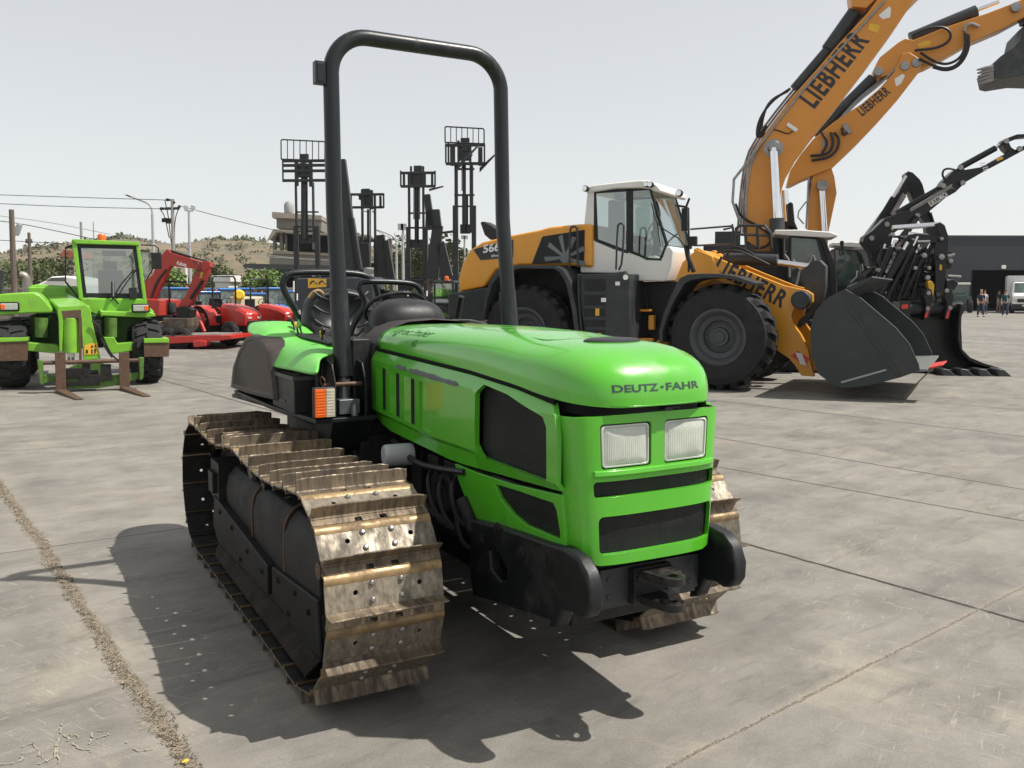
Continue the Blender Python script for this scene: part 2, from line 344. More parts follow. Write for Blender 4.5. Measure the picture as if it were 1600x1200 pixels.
# gravelly filling that has burst out of the near joint
a0, a1 = gnd(0, 757), gnd(330, 1250); a0 = a0+(a0-a1)*.9
dj = (a1-a0); Lj = dj.length; dj.normalize(); nj = Vector((-dj.y, dj.x, 0)); mb = MB(); rnd = random.Random(3)
mb2 = MB()
for i in range(9000):
    s = rnd.random()*Lj; wv = .020+.014*noise.noise(Vector((s*2.1, 0, 0)))+.010*noise.noise(Vector((s*7, 3, 0)))
    o = max(-1.7, min(1.7, rnd.gauss(0, 1)))*wv+.045*noise.noise(Vector((s*1.3, 5, 0)))
    p = a0+dj*s+nj*(o-.004); r = rnd.uniform(.0012, .0042)*(1 if rnd.random() < .95 else 2)
    z = max(0, .008-abs(o)*.1)
    vs = [p+Vector((r*rnd.uniform(.6, 1.2)*x, r*rnd.uniform(.6, 1.2)*y, z+r*rnd.uniform(.5, 1.0)*(q+.5))) for x, y, q in ((1, 0, 0), (0, 1, 0), (-1, 0, 0), (0, -1, 0), (0, 0, 1), (0, 0, -1))]
    (mb if rnd.random() < .6 else mb2).add(vs, [(0, 1, 4), (1, 2, 4), (2, 3, 4), (3, 0, 4), (1, 0, 5), (2, 1, 5), (3, 2, 5), (0, 3, 5)])
    if i % 4 == 0:      # straw-like dry bits
        a = rnd.uniform(0, 6.3); l = rnd.uniform(.012, .035); d = Vector((math.cos(a), math.sin(a), rnd.uniform(0, .3)))*l; u = Vector((-math.sin(a), math.cos(a), 0))*.0012; q = p+Vector((0, 0, z+.004))
        mb2.add([q-u, q+u, q+d+u, q+d-u, q+d*.5+Vector((0, 0, .003))], [(0, 1, 4), (1, 2, 4), (2, 3, 4), (3, 0, 4)])
K['grit'] = pm('joint_grit', (.125, .098, .068), .9, var=.5, scale=60)
K['grit2'] = pm('pale_joint_grit', (.29, .245, .18), .9, var=.4, scale=60)
tag(mb.build('joint_gravel', K['grit'], smooth=0), 'brown gravel and dirt filling the open concrete joint', 'gravel', kind='stuff')
tag(mb2.build('dry_straw', K['grit2'], smooth=0), 'pale dry straw and chips along the open concrete joint', 'debris', kind='stuff')
# small yellow scrap of plastic at the joint
f = Frame(gnd(290, 1193)[:2], 20); m = MB().prism([(-.012, -.008, .006), (.009, -.011, .006), (.014, .003, .007), (.003, .01, .006), (-.011, .006, .007)], (0, 0, .005))
tag(m.build('plastic_scrap', K['yellow'], frame=f, bevel=.001), 'tiny yellow plastic scrap lying in the gravel joint', 'litter')
# faded yellow scribble painted on the slab, 4 mm above it
strokes = [[(60, 1195), (85, 1185), (93, 1150), (97, 1130)], [(35, 1168), (52, 1162), (62, 1178), (76, 1196)], [(88, 1160), (92, 1200)], [(105, 1157), (125, 1170), (147, 1176)], [(112, 1157), (98, 1150), (120, 1150), (126, 1158)], [(140, 1165), (145, 1145), (168, 1142), (170, 1150), (148, 1155)], [(0, 1196), (30, 1192), (36, 1175)], [(195, 1160), (215, 1175), (240, 1172)]]
for i, st in enumerate(strokes):
    m = MB(); P_ = [gnd(*q)+Vector((0, 0, .004)) for q in st]; Q = []
    for a, b_ in zip(P_, P_[1:]):
        for k in range(7): Q.append(a.lerp(b_, k/7)+Vector((noise.noise(a*9+Vector((k, 0, 0)))*.012, noise.noise(b_*9+Vector((0, k, 0)))*.012, 0)))
    for a, b_ in zip(Q, Q[1:]):
        if rnd.random() < .22: continue
        d = (b_-a).normalized(); n_ = Vector((-d.y, d.x, 0))*rnd.uniform(.002, .007); n_ = n_*.55; m.add([a-n_, a+n_, b_+n_, b_-n_], [(0, 1, 2, 3)])
    strokes[i] = m
m = MB()
for s_ in strokes: m.add(s_.v, s_.f)
K['ymark'] = pm('worn_yellow_marking', (.31, .28, .21), .8, var=.2, scale=40, dirt=(.33, .3, .25), damt=.8, dscale=30)
tag(m.build('ground_marking', K['ymark'], smooth=0), kind='structure')
# ================================================================ GREEN CRAWLER TRACTOR
T = Frame(gnd(480, 1115)[:2], -60.589); YC = 1.05
tr = thing('crawler_tractor', 'green crawler tractor with steel tracks, black roll bar and worn hood in the foreground', 'tractor', T)
V = Vector
def mir(p): return V((p[0], 2*YC-p[1], p[2]))
# ---- tracks
FC, RC, RT = (-.14, .44), (-2.34, .435), .385
def track_path():
    pts = []
    for z in np.linspace(0, 1, 1): pass
    top = [(-2.34, .82), (-2.1, .80), (-1.85, .783), (-1.6, .792), (-1.38, .822), (-1.26, .834), (-1.1, .812), (-.9, .793), (-.66, .787), (-.44, .797), (-.28, .815), (-.14, .838)]
    pts += top
    for a in np.linspace(90, -90, 40)[1:-1]: pts.append((FC[0]+.398*math.cos(R(a)), FC[1]+.398*math.sin(R(a))))
    pts += [(-.14, .044), (-2.30, .052)]
    for a in np.linspace(-90, -270, 40)[1:-1]: pts.append((RC[0]+RT*math.cos(R(a)), RC[1]+RT*math.sin(R(a))))
    return pts
K['skirt'] = pm('muddy_skirt', (.020, .015, .012), .8, spec=.12, var=.4, dirt=(.05, .038, .028), damt=.7, dscale=8, bump=.002, bscale=50)
K['cover'] = pm('dusty_black_cover', (.012, .0115, .0115), .55, spec=.2, var=.3, dirt=(.034, .027, .022), damt=.7, dscale=5, bump=.0008, bscale=40)
tp_ = track_path(); tpc = tp_+[tp_[0]]
cum = [0]
for a, b_ in zip(tpc, tpc[1:]): cum.append(cum[-1]+math.dist(a, b_))
def at_s(s):
    s %= cum[-1]; i = max(0, np.searchsorted(cum, s, 'right')-1); i = min(i, len(tpc)-2); k = (s-cum[i])/(cum[i+1]-cum[i]); a, b_ = tpc[i], tpc[i+1]; return (a[0]+(b_[0]-a[0])*k, a[1]+(b_[1]-a[1])*k)
NS = 35; PI_ = cum[-1]/NS; S0_ = (cum[11]+.07) % PI_
WS = .46
K['shoe'] = pm('worn_track_steel', (.20, .155, .105), .42, metal=.5, var=.35, scale=22, dirt=(.05, .036, .026), damt=.9, dscale=38, bump=.0012, bscale=70, streak=(.25, 1.0, .25), dlo=.40, dhi=.62, rnd=.25)
K['shoe_flat'] = pm('polished_track_steel', (.25, .215, .165), .42, metal=.55, var=.4, scale=70, dirt=(.07, .055, .042), damt=.8, dscale=24, bump=.0009, bscale=120, dlo=.38, dhi=.66, rnd=.3, streak=(.5, 1, 1))
K['shoe_lip'] = pm('golden_rubbed_steel', (.30, .205, .105), .38, metal=.55, var=.25, scale=30, dirt=(.10, .065, .035), damt=.75, dscale=16, bump=.0008, bscale=90, rnd=.3, dlo=.42, dhi=.66)
def circ(cx, cy, r, n=14): return [(cx+r*math.cos(2*math.pi*i/n), cy+r*math.sin(2*math.pi*i/n)) for i in range(n)]
def shoe_mesh():
    m = MB(); k = PI_/.195
    fl = [(.042*k, 0), (.138*k, 0), (.138*k, WS), (.042*k, WS)]
    m.cur = 1
    m.plate(fl, [circ(.078*k, .115, .0095), circ(.078*k, .365, .0095)], lambda a, b_, d: (a, b_, -.008*d))
    m.cur = 4
    lip = [(.042, 0), (.034, .003), (.024, .0045), (.014, .002), (.006, -.005), (.0, -.013), (-.003, -.023), (.003, -.025), (.007, -.017), (.013, -.009), (.024, -.005), (.042, -.008)]
    m.prism([(x*k, 0.0006, z) for x, z in lip], (0, WS-.0012, 0)); m.cur = 0
    gr = [(.138, 0), (.143, .006), (.1475, .022), (.151, .056), (.156, .058), (.1585, .054), (.158, .022), (.161, .006), (.166, .001), (.166, -.008), (.138, -.008)]
    # the grouser's ends flare a little and its edge is worn unevenly
    L = []
    for i in range(13):
        y = WS*i/12; e = .004*math.sin(i*2.3)*.6
        L.append([((x+(.003*(abs(i-6)/6)**3 if z > .02 else 0))*k, y+(.0012 if i == 0 else -.0012 if i == 12 else 0), z-(abs(e) if z > .04 else 0)-(.006 if (i in (0, 12) and z > .04) else 0)) for x, z in gr])
    m.ring(L, True, True)
    n1, n2 = (.160, .188), (.27, .300)
    flg = [(.166*k, 0), (.166*k, WS), (.194*k, WS), (.194*k, .292), (.174*k, .290), (.174*k, .262), (.194*k, .262), (.194*k, .192), (.174*k, .192), (.174*k, .164), (.194*k, .164), (.194*k, 0)]
    m.plate(flg[::-1], [], lambda a, b_, d: (a, b_, -.001-.004*max(0, a/k-.175)/.02-.008*d))
    m.cur = 2
    for x in (.052*k, .112*k):
        for y in (.178, .292):
            m.lathe([(.0001, .011), (.006, .0105), (.0105, .006), (.0115, .001), (.0115, -.002)], (x, y, 0), (0, 0, 1), 6 if False else 10)
    # link bosses underneath, running on the rollers
    m.cur = 3
    for y in (.176, .284):
        m.prism([(.0, y, -.010), (.0, y, -.040), (.03, y, -.06), (.165, y, -.06), (.19, y, -.040), (.19, y, -.010)], (0, .018, 0))
    m.cyl((.02, .165, -.036), (.02, .315, -.036), .014, seg=10)
    m.v = m.v; return m
shoe0 = None
for side in (0, 1):
    y0 = 0 if side == 0 else 1.51
    trk = bpy.data.objects.new('track', None); col.objects.link(trk); trk.parent = tr
    for i in range(NS):
        s = i*PI_+S0_; a = at_s(s); b_ = at_s(s+PI_); ang = math.atan2(b_[1]-a[1], b_[0]-a[0])
        if shoe0 is None:
            o = shoe0 = shoe_mesh().build('track_shoe', [K['shoe'], K['shoe_flat'], K['steel'], K['engine'], K['shoe_lip']], trk, bevel=.0008, smooth=40, seg=1)
            for p_ in shoe0.data.polygons:
                if p_.normal.z < -.5: p_.material_index = 3
        else: o = shoe0.copy(); col.objects.link(o); o.parent = trk
        o.location = (a[0], y0, a[1]); o.rotation_euler = (0, -ang, random.uniform(-.004, .004))
    # ---- undercarriage of this side
    Y = (lambda y: y) if side == 0 else (lambda y: 1.97-y)
    def pr(px, yn, yf, m): m.prism([V((q.x, Y(yn), q.z)) for q in T.pts(px, 1, yn)], (0, Y(yf)-Y(yn), 0)); return m
    m = MB()       # lower long frame beam + skid
    m.prism([V((x, Y(.10), z)) for x, z in ((-2.15, .15), (-2.10, .30), (-.11, .33), (-.10, .13), (-.3, .10), (-2.0, .10))], (0, Y(.34)-Y(.10), 0))
    m.prism([V((x, Y(.07), z)) for x, z in ((-2.12, .24), (-2.08, .42), (-.86, .33), (-.86, .19), (-1.3, .18), (-2.0, .16))], (0, Y(.115)-Y(.07), 0))
    m.prism([V((x, Y(.085), z)) for x, z in ((-.84, .20), (-.84, .33), (-.13, .385), (-.10, .16), (-.3, .12))], (0, Y(.12)-Y(.085), 0))
    m.build('track_frame', K['cover'], tr, bevel=.008)
    m = MB()       # sloping skirt plate under the beam
    m.prism([V((-2.05, Y(.10), .16)), V((-.12, Y(.10), .14)), V((-.12, Y(.03), .085)), V((-2.0, Y(.05), .085))], (0, 0, .012)); m.build('skirt_plate', K['skirt'], tr, bevel=.003)
    for i, (x, z) in enumerate(((-1.9, .36), (-1.6, .34), (-1.25, .30), (-.95, .28), (-.72, .30), (-.45, .32), (-.25, .30), (-.55, .20), (-1.4, .22))):
        yb_ = .07 if x < -.86 else .085; m = MB(); m.cyl((x, Y(yb_), z), (x, Y(yb_-.012), z), .011, seg=6); m.cyl((x, Y(yb_), z), (x, Y(yb_-.003), z), .018, seg=14); m.build('frame_bolt', K['engine'], tr)
    for x, z in ((-2.0, .50), (-1.29, .52), (-.69, .53)): m = MB(); m.tube([(x, Y(.108), .33), (x, Y(.106), z), (x, Y(.122), z+.06), (x, Y(.165), z+.11), (x, Y(.24), z+.118)], .008, 6, 1); m.build('cover_strap', K['rust'], tr)
    m = MB()       # rounded three-piece cover (tank) between the runs
    for xa, xb, h, o_ in ((-1.93, -1.30, .0, 0), (-1.28, -.70, .01, .004), (-.68, -.16, .015, .008)):
        L = []
        for x in np.linspace(xa, xb, 5):
            e = .0
            L.append([V((x, Y(y), z)) for y, z in ((.115-o_+e, .30), (.11-o_+e, .50+h-e), (.125+e, .565+h-e), (.165, .61+h-e), (.23, .628+h-e), (.35, .63+h-e), (.40, .62), (.40, .30))])
        m.ring(L, True, True)
    m.build('track_cover', K['cover'], tr, bevel=.010, smooth=30)
    m = MB()       # idler wheel, sprocket, rollers
    for cxz, rr in ((FC, .30), (RC, .30)):
        c0 = V((cxz[0], Y(.20), cxz[1])); m.lathe([(.05, 0), (.07, .0), (.07, .03), (.22, .04), (.24, .02), (rr, .02), (rr+.01, .05), (rr+.01, .09), (rr, .11), (.1, .11), (.1, .13)], c0, (0, Y(1)-Y(0), 0), 36)
    for i in range(18):      # sprocket teeth
        a = 2*math.pi*i/18; m.box((RC[0]+.325*math.cos(a), Y(.26), RC[1]+.325*math.sin(a)), (.06, .05, .035), Matrix.Rotation(-a, 3, 'Y'))
    m.build('track_wheel', K['engine'], tr, bevel=.003)
    m = MB()
    for x in (-1.9, -1.55, -1.2, -.85, -.5): m.cyl((x, Y(.14), .175), (x, Y(.34), .175), .075, seg=18)
    m.build('track_roller', K['engine'], tr, bevel=.004)
    m = MB(); m.lathe([(.02, 0), (.06, .0), (.075, .015), (.075, .05), (.06, .06), (.06, .16), (.075, .17), (.075, .22), (.05, .22)], (-1.25, Y(.09), .725), (0, Y(1)-Y(0), 0), 24)
    m.bx(-1.27, -1.21, Y(.15), Y(.22), .55, .72); m.build('carrier_roller', K['black'], tr, bevel=.003)
    m = MB(); m.bx(-2.2, -1.98, Y(.08), Y(.3), .40, .62); m.box((-2.09, Y(.07), .5), (.12, .03, .12)); m.bx(-2.30, -1.95, Y(.12), Y(.3), .16, .45)
    for i in range(5): m.cyl((-2.15+i*.03, Y(.055), .55-.03*(i % 2)), (-2.15+i*.03, Y(.08), .55-.03*(i % 2)), .01, seg=8)
    m.build('final_drive', K['engine'], tr, bevel=.006)
    m = MB(); m.prism([V((-.27, Y(.12), .40)), V((-.21, Y(.12), .56)), V((-.15, Y(.12), .57)), V((-.06, Y(.12), .45)), V((-.10, Y(.12), .36))], (0, Y(.18)-Y(.12), 0)); m.lathe([(.02, 0), (.035, .01), (.035, .03)], (-.14, Y(.12), .5), (0, -(Y(1)-Y(0)), 0), 12)
    m.build('idler_bracket', K['rust'], tr, bevel=.004)
# ---- body structure between the tracks (engine, gearbox, axle carriers)
m = MB()
m.bx(-2.5, -1.1, .62, 1.48, .34, .86); m.bx(-1.15, .55, .84, 1.26, .36, .95); m.bx(-2.0, -1.75, .30, 1.8, .38, .52); m.bx(-.75, -.60, .30, 1.8, .30, .44)
m.bx(-1.1, -.1, .76, 1.34, .90, 1.20)
for x in (-1.0, -.8, -.6, -.42): m.bx(x, x+.12, .77, .84, .56, .84)
m.cyl((-.35, .74, .70), (-.35, .86, .70), .09); m.cyl((-.12, .72, .72), (.0, .72, .60), .03); m.cyl((-.55, .71, .62), (-.2, .73, .56), .022)
m.bx(-2.6, -1.16, .62, 1.48, .80, .92)
m.build('engine_block', K['engine'], tr, bevel=.008)
m = MB()
for i, (x, z) in enumerate(((-.5, .80), (-.38, .78), (-.25, .80), (-.2, .70))): m.tube([(x, .76, z), (x+.05, .70, z-.06), (x+.1, .71, z-.18), (x+.22, .74, z-.26+.03*i)], .011, 8, 2)
m.tube([(-.9, .72, .86), (-.6, .70, .80), (-.3, .70, .82), (-.1, .72, .84)], .014, 8, 2)
m.build('engine_hose', K['hose'], tr)
# oil filter (grey white can)
m = MB(); c0 = T.on(600, 712, 1, .60); m.lathe([(.02, -.004), (.045, -.003), (.052, .006), (.053, .02), (.053, .13), (.05, .14)], c0, (.12, 1, 0), 28)
K['filter'] = pm('grey_filter_can', (.42, .42, .43), .4, var=.05, dirt=(.2, .19, .18), damt=.4, dscale=12)
m.build('oil_filter', K['filter'], tr)
# ---- bonnet
XR = -1.13
def zseam(x): return float(np.interp(x, [-1.14, -.6, -.04, .35, .60, .8], [1.315, 1.297, 1.278, 1.252, 1.224, 1.205]))
def ztop(x): return float(np.interp(x, [-1.14, -.9, -.3, .1, .35], [1.432, 1.440, 1.446, 1.438, 1.418]))
def outline(n_side=26, n_front=44, w=.335, xf=.815, off=0):
    """plan curve from right rear round the nose to left rear"""
    pts = []
    xs = np.linspace(XR, .36, n_side)
    for x in xs[:-1]: pts.append((x, YC-(w-.012*(1-(x-XR)/1.5))-off))
    n = 3.4
    for t in np.linspace(0, math.pi, n_front):
        c, s_ = math.cos(t), math.sin(t); pts.append((.36+(xf-.36+off)*abs(s_)**(2/n), YC-(w+off)*math.copysign(abs(c)**(2/n), c)))
    for x in xs[:-1][::-1]: pts.append((x, YC+(w-.012*(1-(x-XR)/1.5))+off))
    return pts
def bonnet_pt(P, v, e=2/3.2):
    x, y = P; sx = min(x, .30); cv, sv = math.cos(v)**e, math.sin(v)**e
    X = sx+(x-sx)*cv; Y_ = YC+(y-YC)*cv; zs = zseam(x)
    return V((X, Y_, zs+(ztop(sx)-zs)*sv))
m = MB(); OL = outline(); L = []
vv = [0, .03, .08, .15, .24, .35, .48, .62, .76, .92, 1.08, 1.25, 1.42, math.pi/2]
for v in vv: L.append([bonnet_pt(p, v) for p in OL])
m.ring([[V((p[0]-.0, p[1]+(.012 if p[1] < YC else -.012)*(abs(p[1]-YC)/.33), zseam(p[0])+.004)) for p in OL]]+L, False, False)
m.f += [tuple(range(len(m.v)-len(OL), len(m.v)))] if False else []
bonnet = m.build('bonnet', K['green'], tr, smooth=60)
bvh = BVHTree.FromPolygons([tuple(v.co) for v in bonnet.data.vertices], [tuple(p.vertices) for p in bonnet.data.polygons])
sm = bonnet.modifiers.new('solid', 'SOLIDIFY'); sm.thickness = .006; sm.offset = -1
def on_bonnet(x, y, z, dirn, lift=.0015):
    h = bvh.ray_cast(V((x, y, z)), V(dirn)); 
    return (h[0]-V(dirn).normalized()*lift) if h[0] else V((x, y, z))
K['gap_shade'] = pm('gap_shade_black', (.004, .004, .004), .8, spec=.15)
# dark bands that paint in the shade of the gap under the bonnet lip
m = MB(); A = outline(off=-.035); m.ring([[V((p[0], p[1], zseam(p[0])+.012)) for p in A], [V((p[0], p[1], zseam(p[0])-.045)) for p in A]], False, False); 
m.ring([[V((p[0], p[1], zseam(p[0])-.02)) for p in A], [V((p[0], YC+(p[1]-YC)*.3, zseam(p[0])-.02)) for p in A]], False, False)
m.build('bonnet_gap_shade', K['dark'], tr, recalc=False)
m = MB(); m.tube([V((x, YC-.331, zseam(x)-.008)) for x in np.linspace(XR+.02, .62, 40)], .0085, 8); m.tube([V((x, YC+.331, zseam(x)-.008)) for x in np.linspace(XR+.02, .62, 40)], .0085, 8); m.build('gap_shade_strip', K['gap_shade'], tr)  # side strips coloured near black to read as the shaded gap
# lettering on the nose: DEUTZ-FAHR
m = MB()
def nose(u, v): return on_bonnet(2.0, .845+u, 1.258+v, (-1, 0, 0))
text_mb(m, 'DEUTZ', .026, lambda u, v: nose(u, v), bold=.025, width=.178)
text_mb(m, 'FAHR', .026, lambda u, v: nose(u+.212, v), bold=.025, width=.160)
m.add([nose(a, b_) for a, b_ in ((.189, .009), (.201, .009), (.201, .017), (.189, .017))], [(0, 1, 2, 3)])
m.build('nose_lettering', pm('lettering_grey', (.035, .06, .05), .4, var=.1), tr, smooth=0, recalc=False)
# model script low on the bonnet side
m = MB()
p0 = T.on(612, 536, 1, YC-.30); p1 = T.on(684, 524, 1, YC-.30)
def side(u, v):
    x = -1.02+u; w_ = 1.372+v*.62; c_ = V((x, YC-.30+v*1.0, w_)); d_ = V((0, .75, -.66)); c_ = c_-d_*1.0; return on_bonnet(c_.x, c_.y, c_.z, d_, .0012)
text_mb(m, 'Agroclimber', .06, lambda u, v: side(u, v), bold=-.001, shear=.55, width=.50)
text_mb(m, '60.', .030, lambda u, v: side(u+.34, v-.035), bold=-.001, shear=.5, width=.055)
m.build('model_script', pm('script_decal', (.02, .07, .02), .5, var=.1), tr, smooth=0, recalc=False)
# black oval filler cap cover, flush panel on top
m = MB(); cx, cy = .50, YC
o_ = [on_bonnet(cx+.062*math.cos(a), cy+.125*math.sin(a), 2, (0, 0, -1), .004) for a in np.linspace(0, 2*math.pi, 36, endpoint=False)]
i_ = [on_bonnet(cx+.050*math.cos(a), cy+.112*math.sin(a), 2, (0, 0, -1), .009) for a in np.linspace(0, 2*math.pi, 36, endpoint=False)]
b0 = [on_bonnet(cx+.064*math.cos(a), cy+.127*math.sin(a), 2, (0, 0, -1), -.004) for a in np.linspace(0, 2*math.pi, 36, endpoint=False)]
m.ring([b0, o_, i_], True, True); m.build('bonnet_cap', K['black_plastic'], tr)
m = MB()
pan = [(-.05, .90), (.28, .86), (.36, .90), (.40, 1.05), (.36, 1.20), (.28, 1.24), (-.05, 1.20), (-.12, 1.05)]
o_ = [on_bonnet(x, y, 2, (0, 0, -1), .0012) for x, y in pan]
m.tube([q for q in o_]+[o_[0]], .0016, 5, 2); m.build('bonnet_panel_seam', pm('green_seam_line', (.05, .28, .02), .5), tr)
# chipped front edge metal + latch at the lip
m = MB(); m.box((.80, 1.05+.02, 1.193), (.03, .035, .012)); m.tube([(.80, 1.06, 1.188), (.80, 1.10, 1.196), (.80, 1.13, 1.193)], .004, 6); m.build('bonnet_latch', K['black'], tr, bevel=.002)
m = MB(); m.tube([(.775, 1.27, 1.200), (.77, 1.30, 1.204), (.755, 1.34, 1.199)], .005, 6); m.build('bonnet_wire', K['steel'], tr)
# ---- side panels (right one near the camera, left one mirrored)
def taper(y, z): return YC+(y-YC)*(1-.20*max(0, 1.2-z))
VX = [(-1.06, -.935), (-.885, -.755), (-.70, -.57), (-.515, -.375)]
def sidepanel(Y, m, mk):
    # (t) 0 seam, 1 crease; main face; 2 low crease; 3 bottom
    zc1 = lambda x: float(np.interp(x, [-1.13, .05, .66], [1.255, 1.205, 1.175])); zc2 = lambda x: float(np.interp(x, [-1.13, -.4, .0, .66], [.995, .955, .955, .935])); zb = lambda x: float(np.interp(x, [-1.13, -1.0, -.2, .66], [.945, .905, .868, .905]))
    yf = lambda x: .695 if x < .02 else .695+.0*x
    xs = sorted(set([XR, -1.10]+[v for p in VX for v in p]+[-.25, -.1, .03]))
    zt = lambda x: zseam(x)-.012
    def add_strip(f0, f1, xs_):
        for a, b_ in zip(xs_, xs_[1:]): m.add([f0(a), f0(b_), f1(b_), f1(a)], [(0, 1, 2, 3)])
    S0 = lambda x: V((x, Y(.722), zt(x))); S1 = lambda x: V((x, Y(.695), zc1(x))); S2 = lambda x: V((x, Y(.695), zc2(x))); S2b = lambda x: V((x, Y(.716), zc2(x)-.022)); S3 = lambda x: V((x, Y(.722), zb(x))); S4 = lambda x: V((x, Y(.75), zb(x)))
    xs2 = xs
    add_strip(S0, S1, xs2); add_strip(S2, S2b, xs2); add_strip(S2b, S3, xs2); add_strip(S3, S4, xs2)
    zv0 = lambda x: float(np.interp(x, [-1.06, -.375], [1.225, 1.185])); zv1 = lambda x: float(np.interp(x, [-1.06, -.375], [1.015, .965]))
    F = lambda z: (lambda x: V((x, Y(.695), z(x))))
    for a, b_ in zip(xs2, xs2[1:]):
        if (a, b_) in VX:
            add_strip(F(zc1), F(zv0), (a, b_)); add_strip(F(zv1), F(zc2), (a, b_))
            k = VX.index((a, b_)); d0, d1 = (.001, .010) if k < 3 else (.010, .016)
            xb = b_-.066 if k < 3 else b_
            A0, A1, B0, B1 = V((a, Y(.695+d0), zv0(a)-.0)), V((a, Y(.695+d0), zv1(a))), V((xb, Y(.695+d1), zv0(xb))), V((xb, Y(.695+d1), zv1(xb)))
            m.add([A0, B0, B1, A1], [(0, 1, 2, 3)])
            C0, C1 = V((a, Y(.695), zv0(a))), V((a, Y(.695), zv1(a))); D0, D1 = V((b_, Y(.695), zv0(b_))), V((b_, Y(.695), zv1(b_)))
            m.add([C0, A0, A1, C1], [(0, 1, 2, 3)]); m.add([C0, D0, V((b_, Y(.695+d1), zv0(b_))), B0, A0], [(0, 1, 2, 3, 4)]); m.add([C1, D1, V((b_, Y(.695+d1), zv1(b_))), B1, A1], [(0, 1, 2, 3, 4)])
            m.add([D0, V((b_, Y(.695+d1+.012), zv0(b_))), V((b_, Y(.695+d1+.012), zv1(b_))), D1], [(0, 1, 2, 3)])
            if k < 3: mk.add([V((xb-.004, Y(.695+d1+.0012), zv0(b_)+.0)), V((b_+.004, Y(.695+d1+.0012), zv0(b_))), V((b_+.004, Y(.695+d1+.0012), zv1(b_))), V((xb-.004, Y(.695+d1+.0012), zv1(b_)))], [(0, 1, 2, 3)])
        else: add_strip(F(zc1), F(zc2), (a, b_))
    m.add([S0(XR), S1(XR), S2(XR), S2b(XR), S3(XR), V((XR, Y(.78), zb(XR))), V((XR, Y(.78), zt(XR)))], [tuple(range(7))])
    # forward part with the big grille opening: flat plate, slightly recessed faces round it
    outer = [(.03, zt(.03)), (.03, zc1(.03)), (.03, zc2(.03)), (.03, zb(.03)), (.30, zb(.3)), (.663, .905), (.668, 1.10), (.655, 1.175), (.60, zt(.60)), (.40, zt(.4)), (.2, zt(.2))]
    hole = [(.044, 1.06), (.044, .985), (.10, .938), (.59, .930), (.603, .945), (.600, 1.125), (.575, 1.16), (.30, 1.212), (.10, 1.232), (.050, 1.19)]
    def fy(a, b_, d): 
        c1_, c2_, t_, b0_ = zc1(a), zc2(a), zt(a), zb(a)
        up = .027*max(0, b_-c1_)/max(.001, t_-c1_); lo = .027*max(0, c2_-b_)/max(.001, c2_-b0_); base = .695
        return V((a, Y(base+up+lo+.022*d), b_))
    m.plate(outer, [hole], fy, cuts=[.14, .2, .25, .3, .35, .4, .45, .5, .55, .6, .63], cuts2=[.935, .945, .955, 1.06, 1.15, 1.175, 1.19, 1.205, 1.22])
def lowpanel(Y, m):
    outer = [(-.20, .860), (-.185, .80), (-.10, .70), (-.03, .655), (.15, .655), (.40, .668), (.60, .668), (.672, .675), (.666, .893), (.30, .865), (0, .857)]
    hole = [(.165, .838), (.20, .79), (.30, .745), (.40, .725), (.63, .728), (.637, .75), (.62, .83), (.60, .852), (.35, .846)]
    m.plate(outer, [hole], lambda a, b_, d: V((a, Y(taper(.708, b_+.12)+.018*d), b_)), cuts=[.1, .3, .5])
mesh_m = None
def gridmat():
    mm = pm('grille_mesh', (.007, .0075, .008), .5, spec=.3, var=.2, scale=5, dirt=(.045, .045, .042), damt=.5, dscale=6, dlo=.5, dhi=.8)
    t = mm.node_tree; N = t.nodes; L_ = t.links; b = N['Principled BSDF']
    tc = N.new('ShaderNodeTexCoord'); vo = N.new('ShaderNodeTexVoronoi'); vo.inputs['Scale'].default_value = 150; vo.inputs['Randomness'].default_value = 0; L_.new(tc.outputs['Object'], vo.inputs['Vector'])
    bn = N.new('ShaderNodeBump'); bn.inputs['Distance'].default_value = .003; L_.new(vo.outputs['Distance'], bn.inputs['Height']); L_.new(bn.outputs[0], b.inputs['Normal'])
    mr = N.new('ShaderNodeMapRange'); L_.new(vo.outputs['Distance'], mr.inputs[0]); mr.inputs[1].default_value = .25; mr.inputs[2].default_value = .5; mr.inputs[3].default_value = .25; mr.inputs[4].default_value = 1.0
    mx = N.new('ShaderNodeMix'); mx.data_type = 'RGBA'; mx.blend_type = 'MULTIPLY'; mx.inputs[0].default_value = 1
    src = b.inputs['Base Color'].links[0].from_socket; L_.new(src, mx.inputs[6]); L_.new(mr.outputs[0], mx.inputs[7]); L_.new(mx.outputs[2], b.inputs['Base Color'])
    return mm
K['mesh'] = gridmat()
for side in (0, 1):
    Y = (lambda y: y) if side == 0 else (lambda y: 2*YC-y)
    m = MB(); mk = MB(); sidepanel(Y, m, mk)
    sp_ = m.build('side_panel', K['green'], tr, bevel=.0025, smooth=25)
    mk.build('vent_slot', K['dark'], sp_)
    m = MB(); m.add([V((.05, Y(.728), .93)), V((.64, Y(.728), .93)), V((.64, Y(.728), 1.17)), V((.3, Y(.735), 1.225)), V((.05, Y(.735), 1.24))], [(0, 1, 2, 3, 4)]); m.build('side_grille', K['mesh'], sp_)
    m = MB(); lowpanel(Y, m); lp = m.build('lower_side_panel', K['green'], tr, bevel=.0025, smooth=25)
    m = MB(); m.add([V((.12, Y(.752), .70)), V((.66, Y(.752), .70)), V((.65, Y(.735), .875)), V((.12, Y(.735), .87))], [(0, 1, 2, 3)]); m.build('side_grille', K['mesh'], lp)
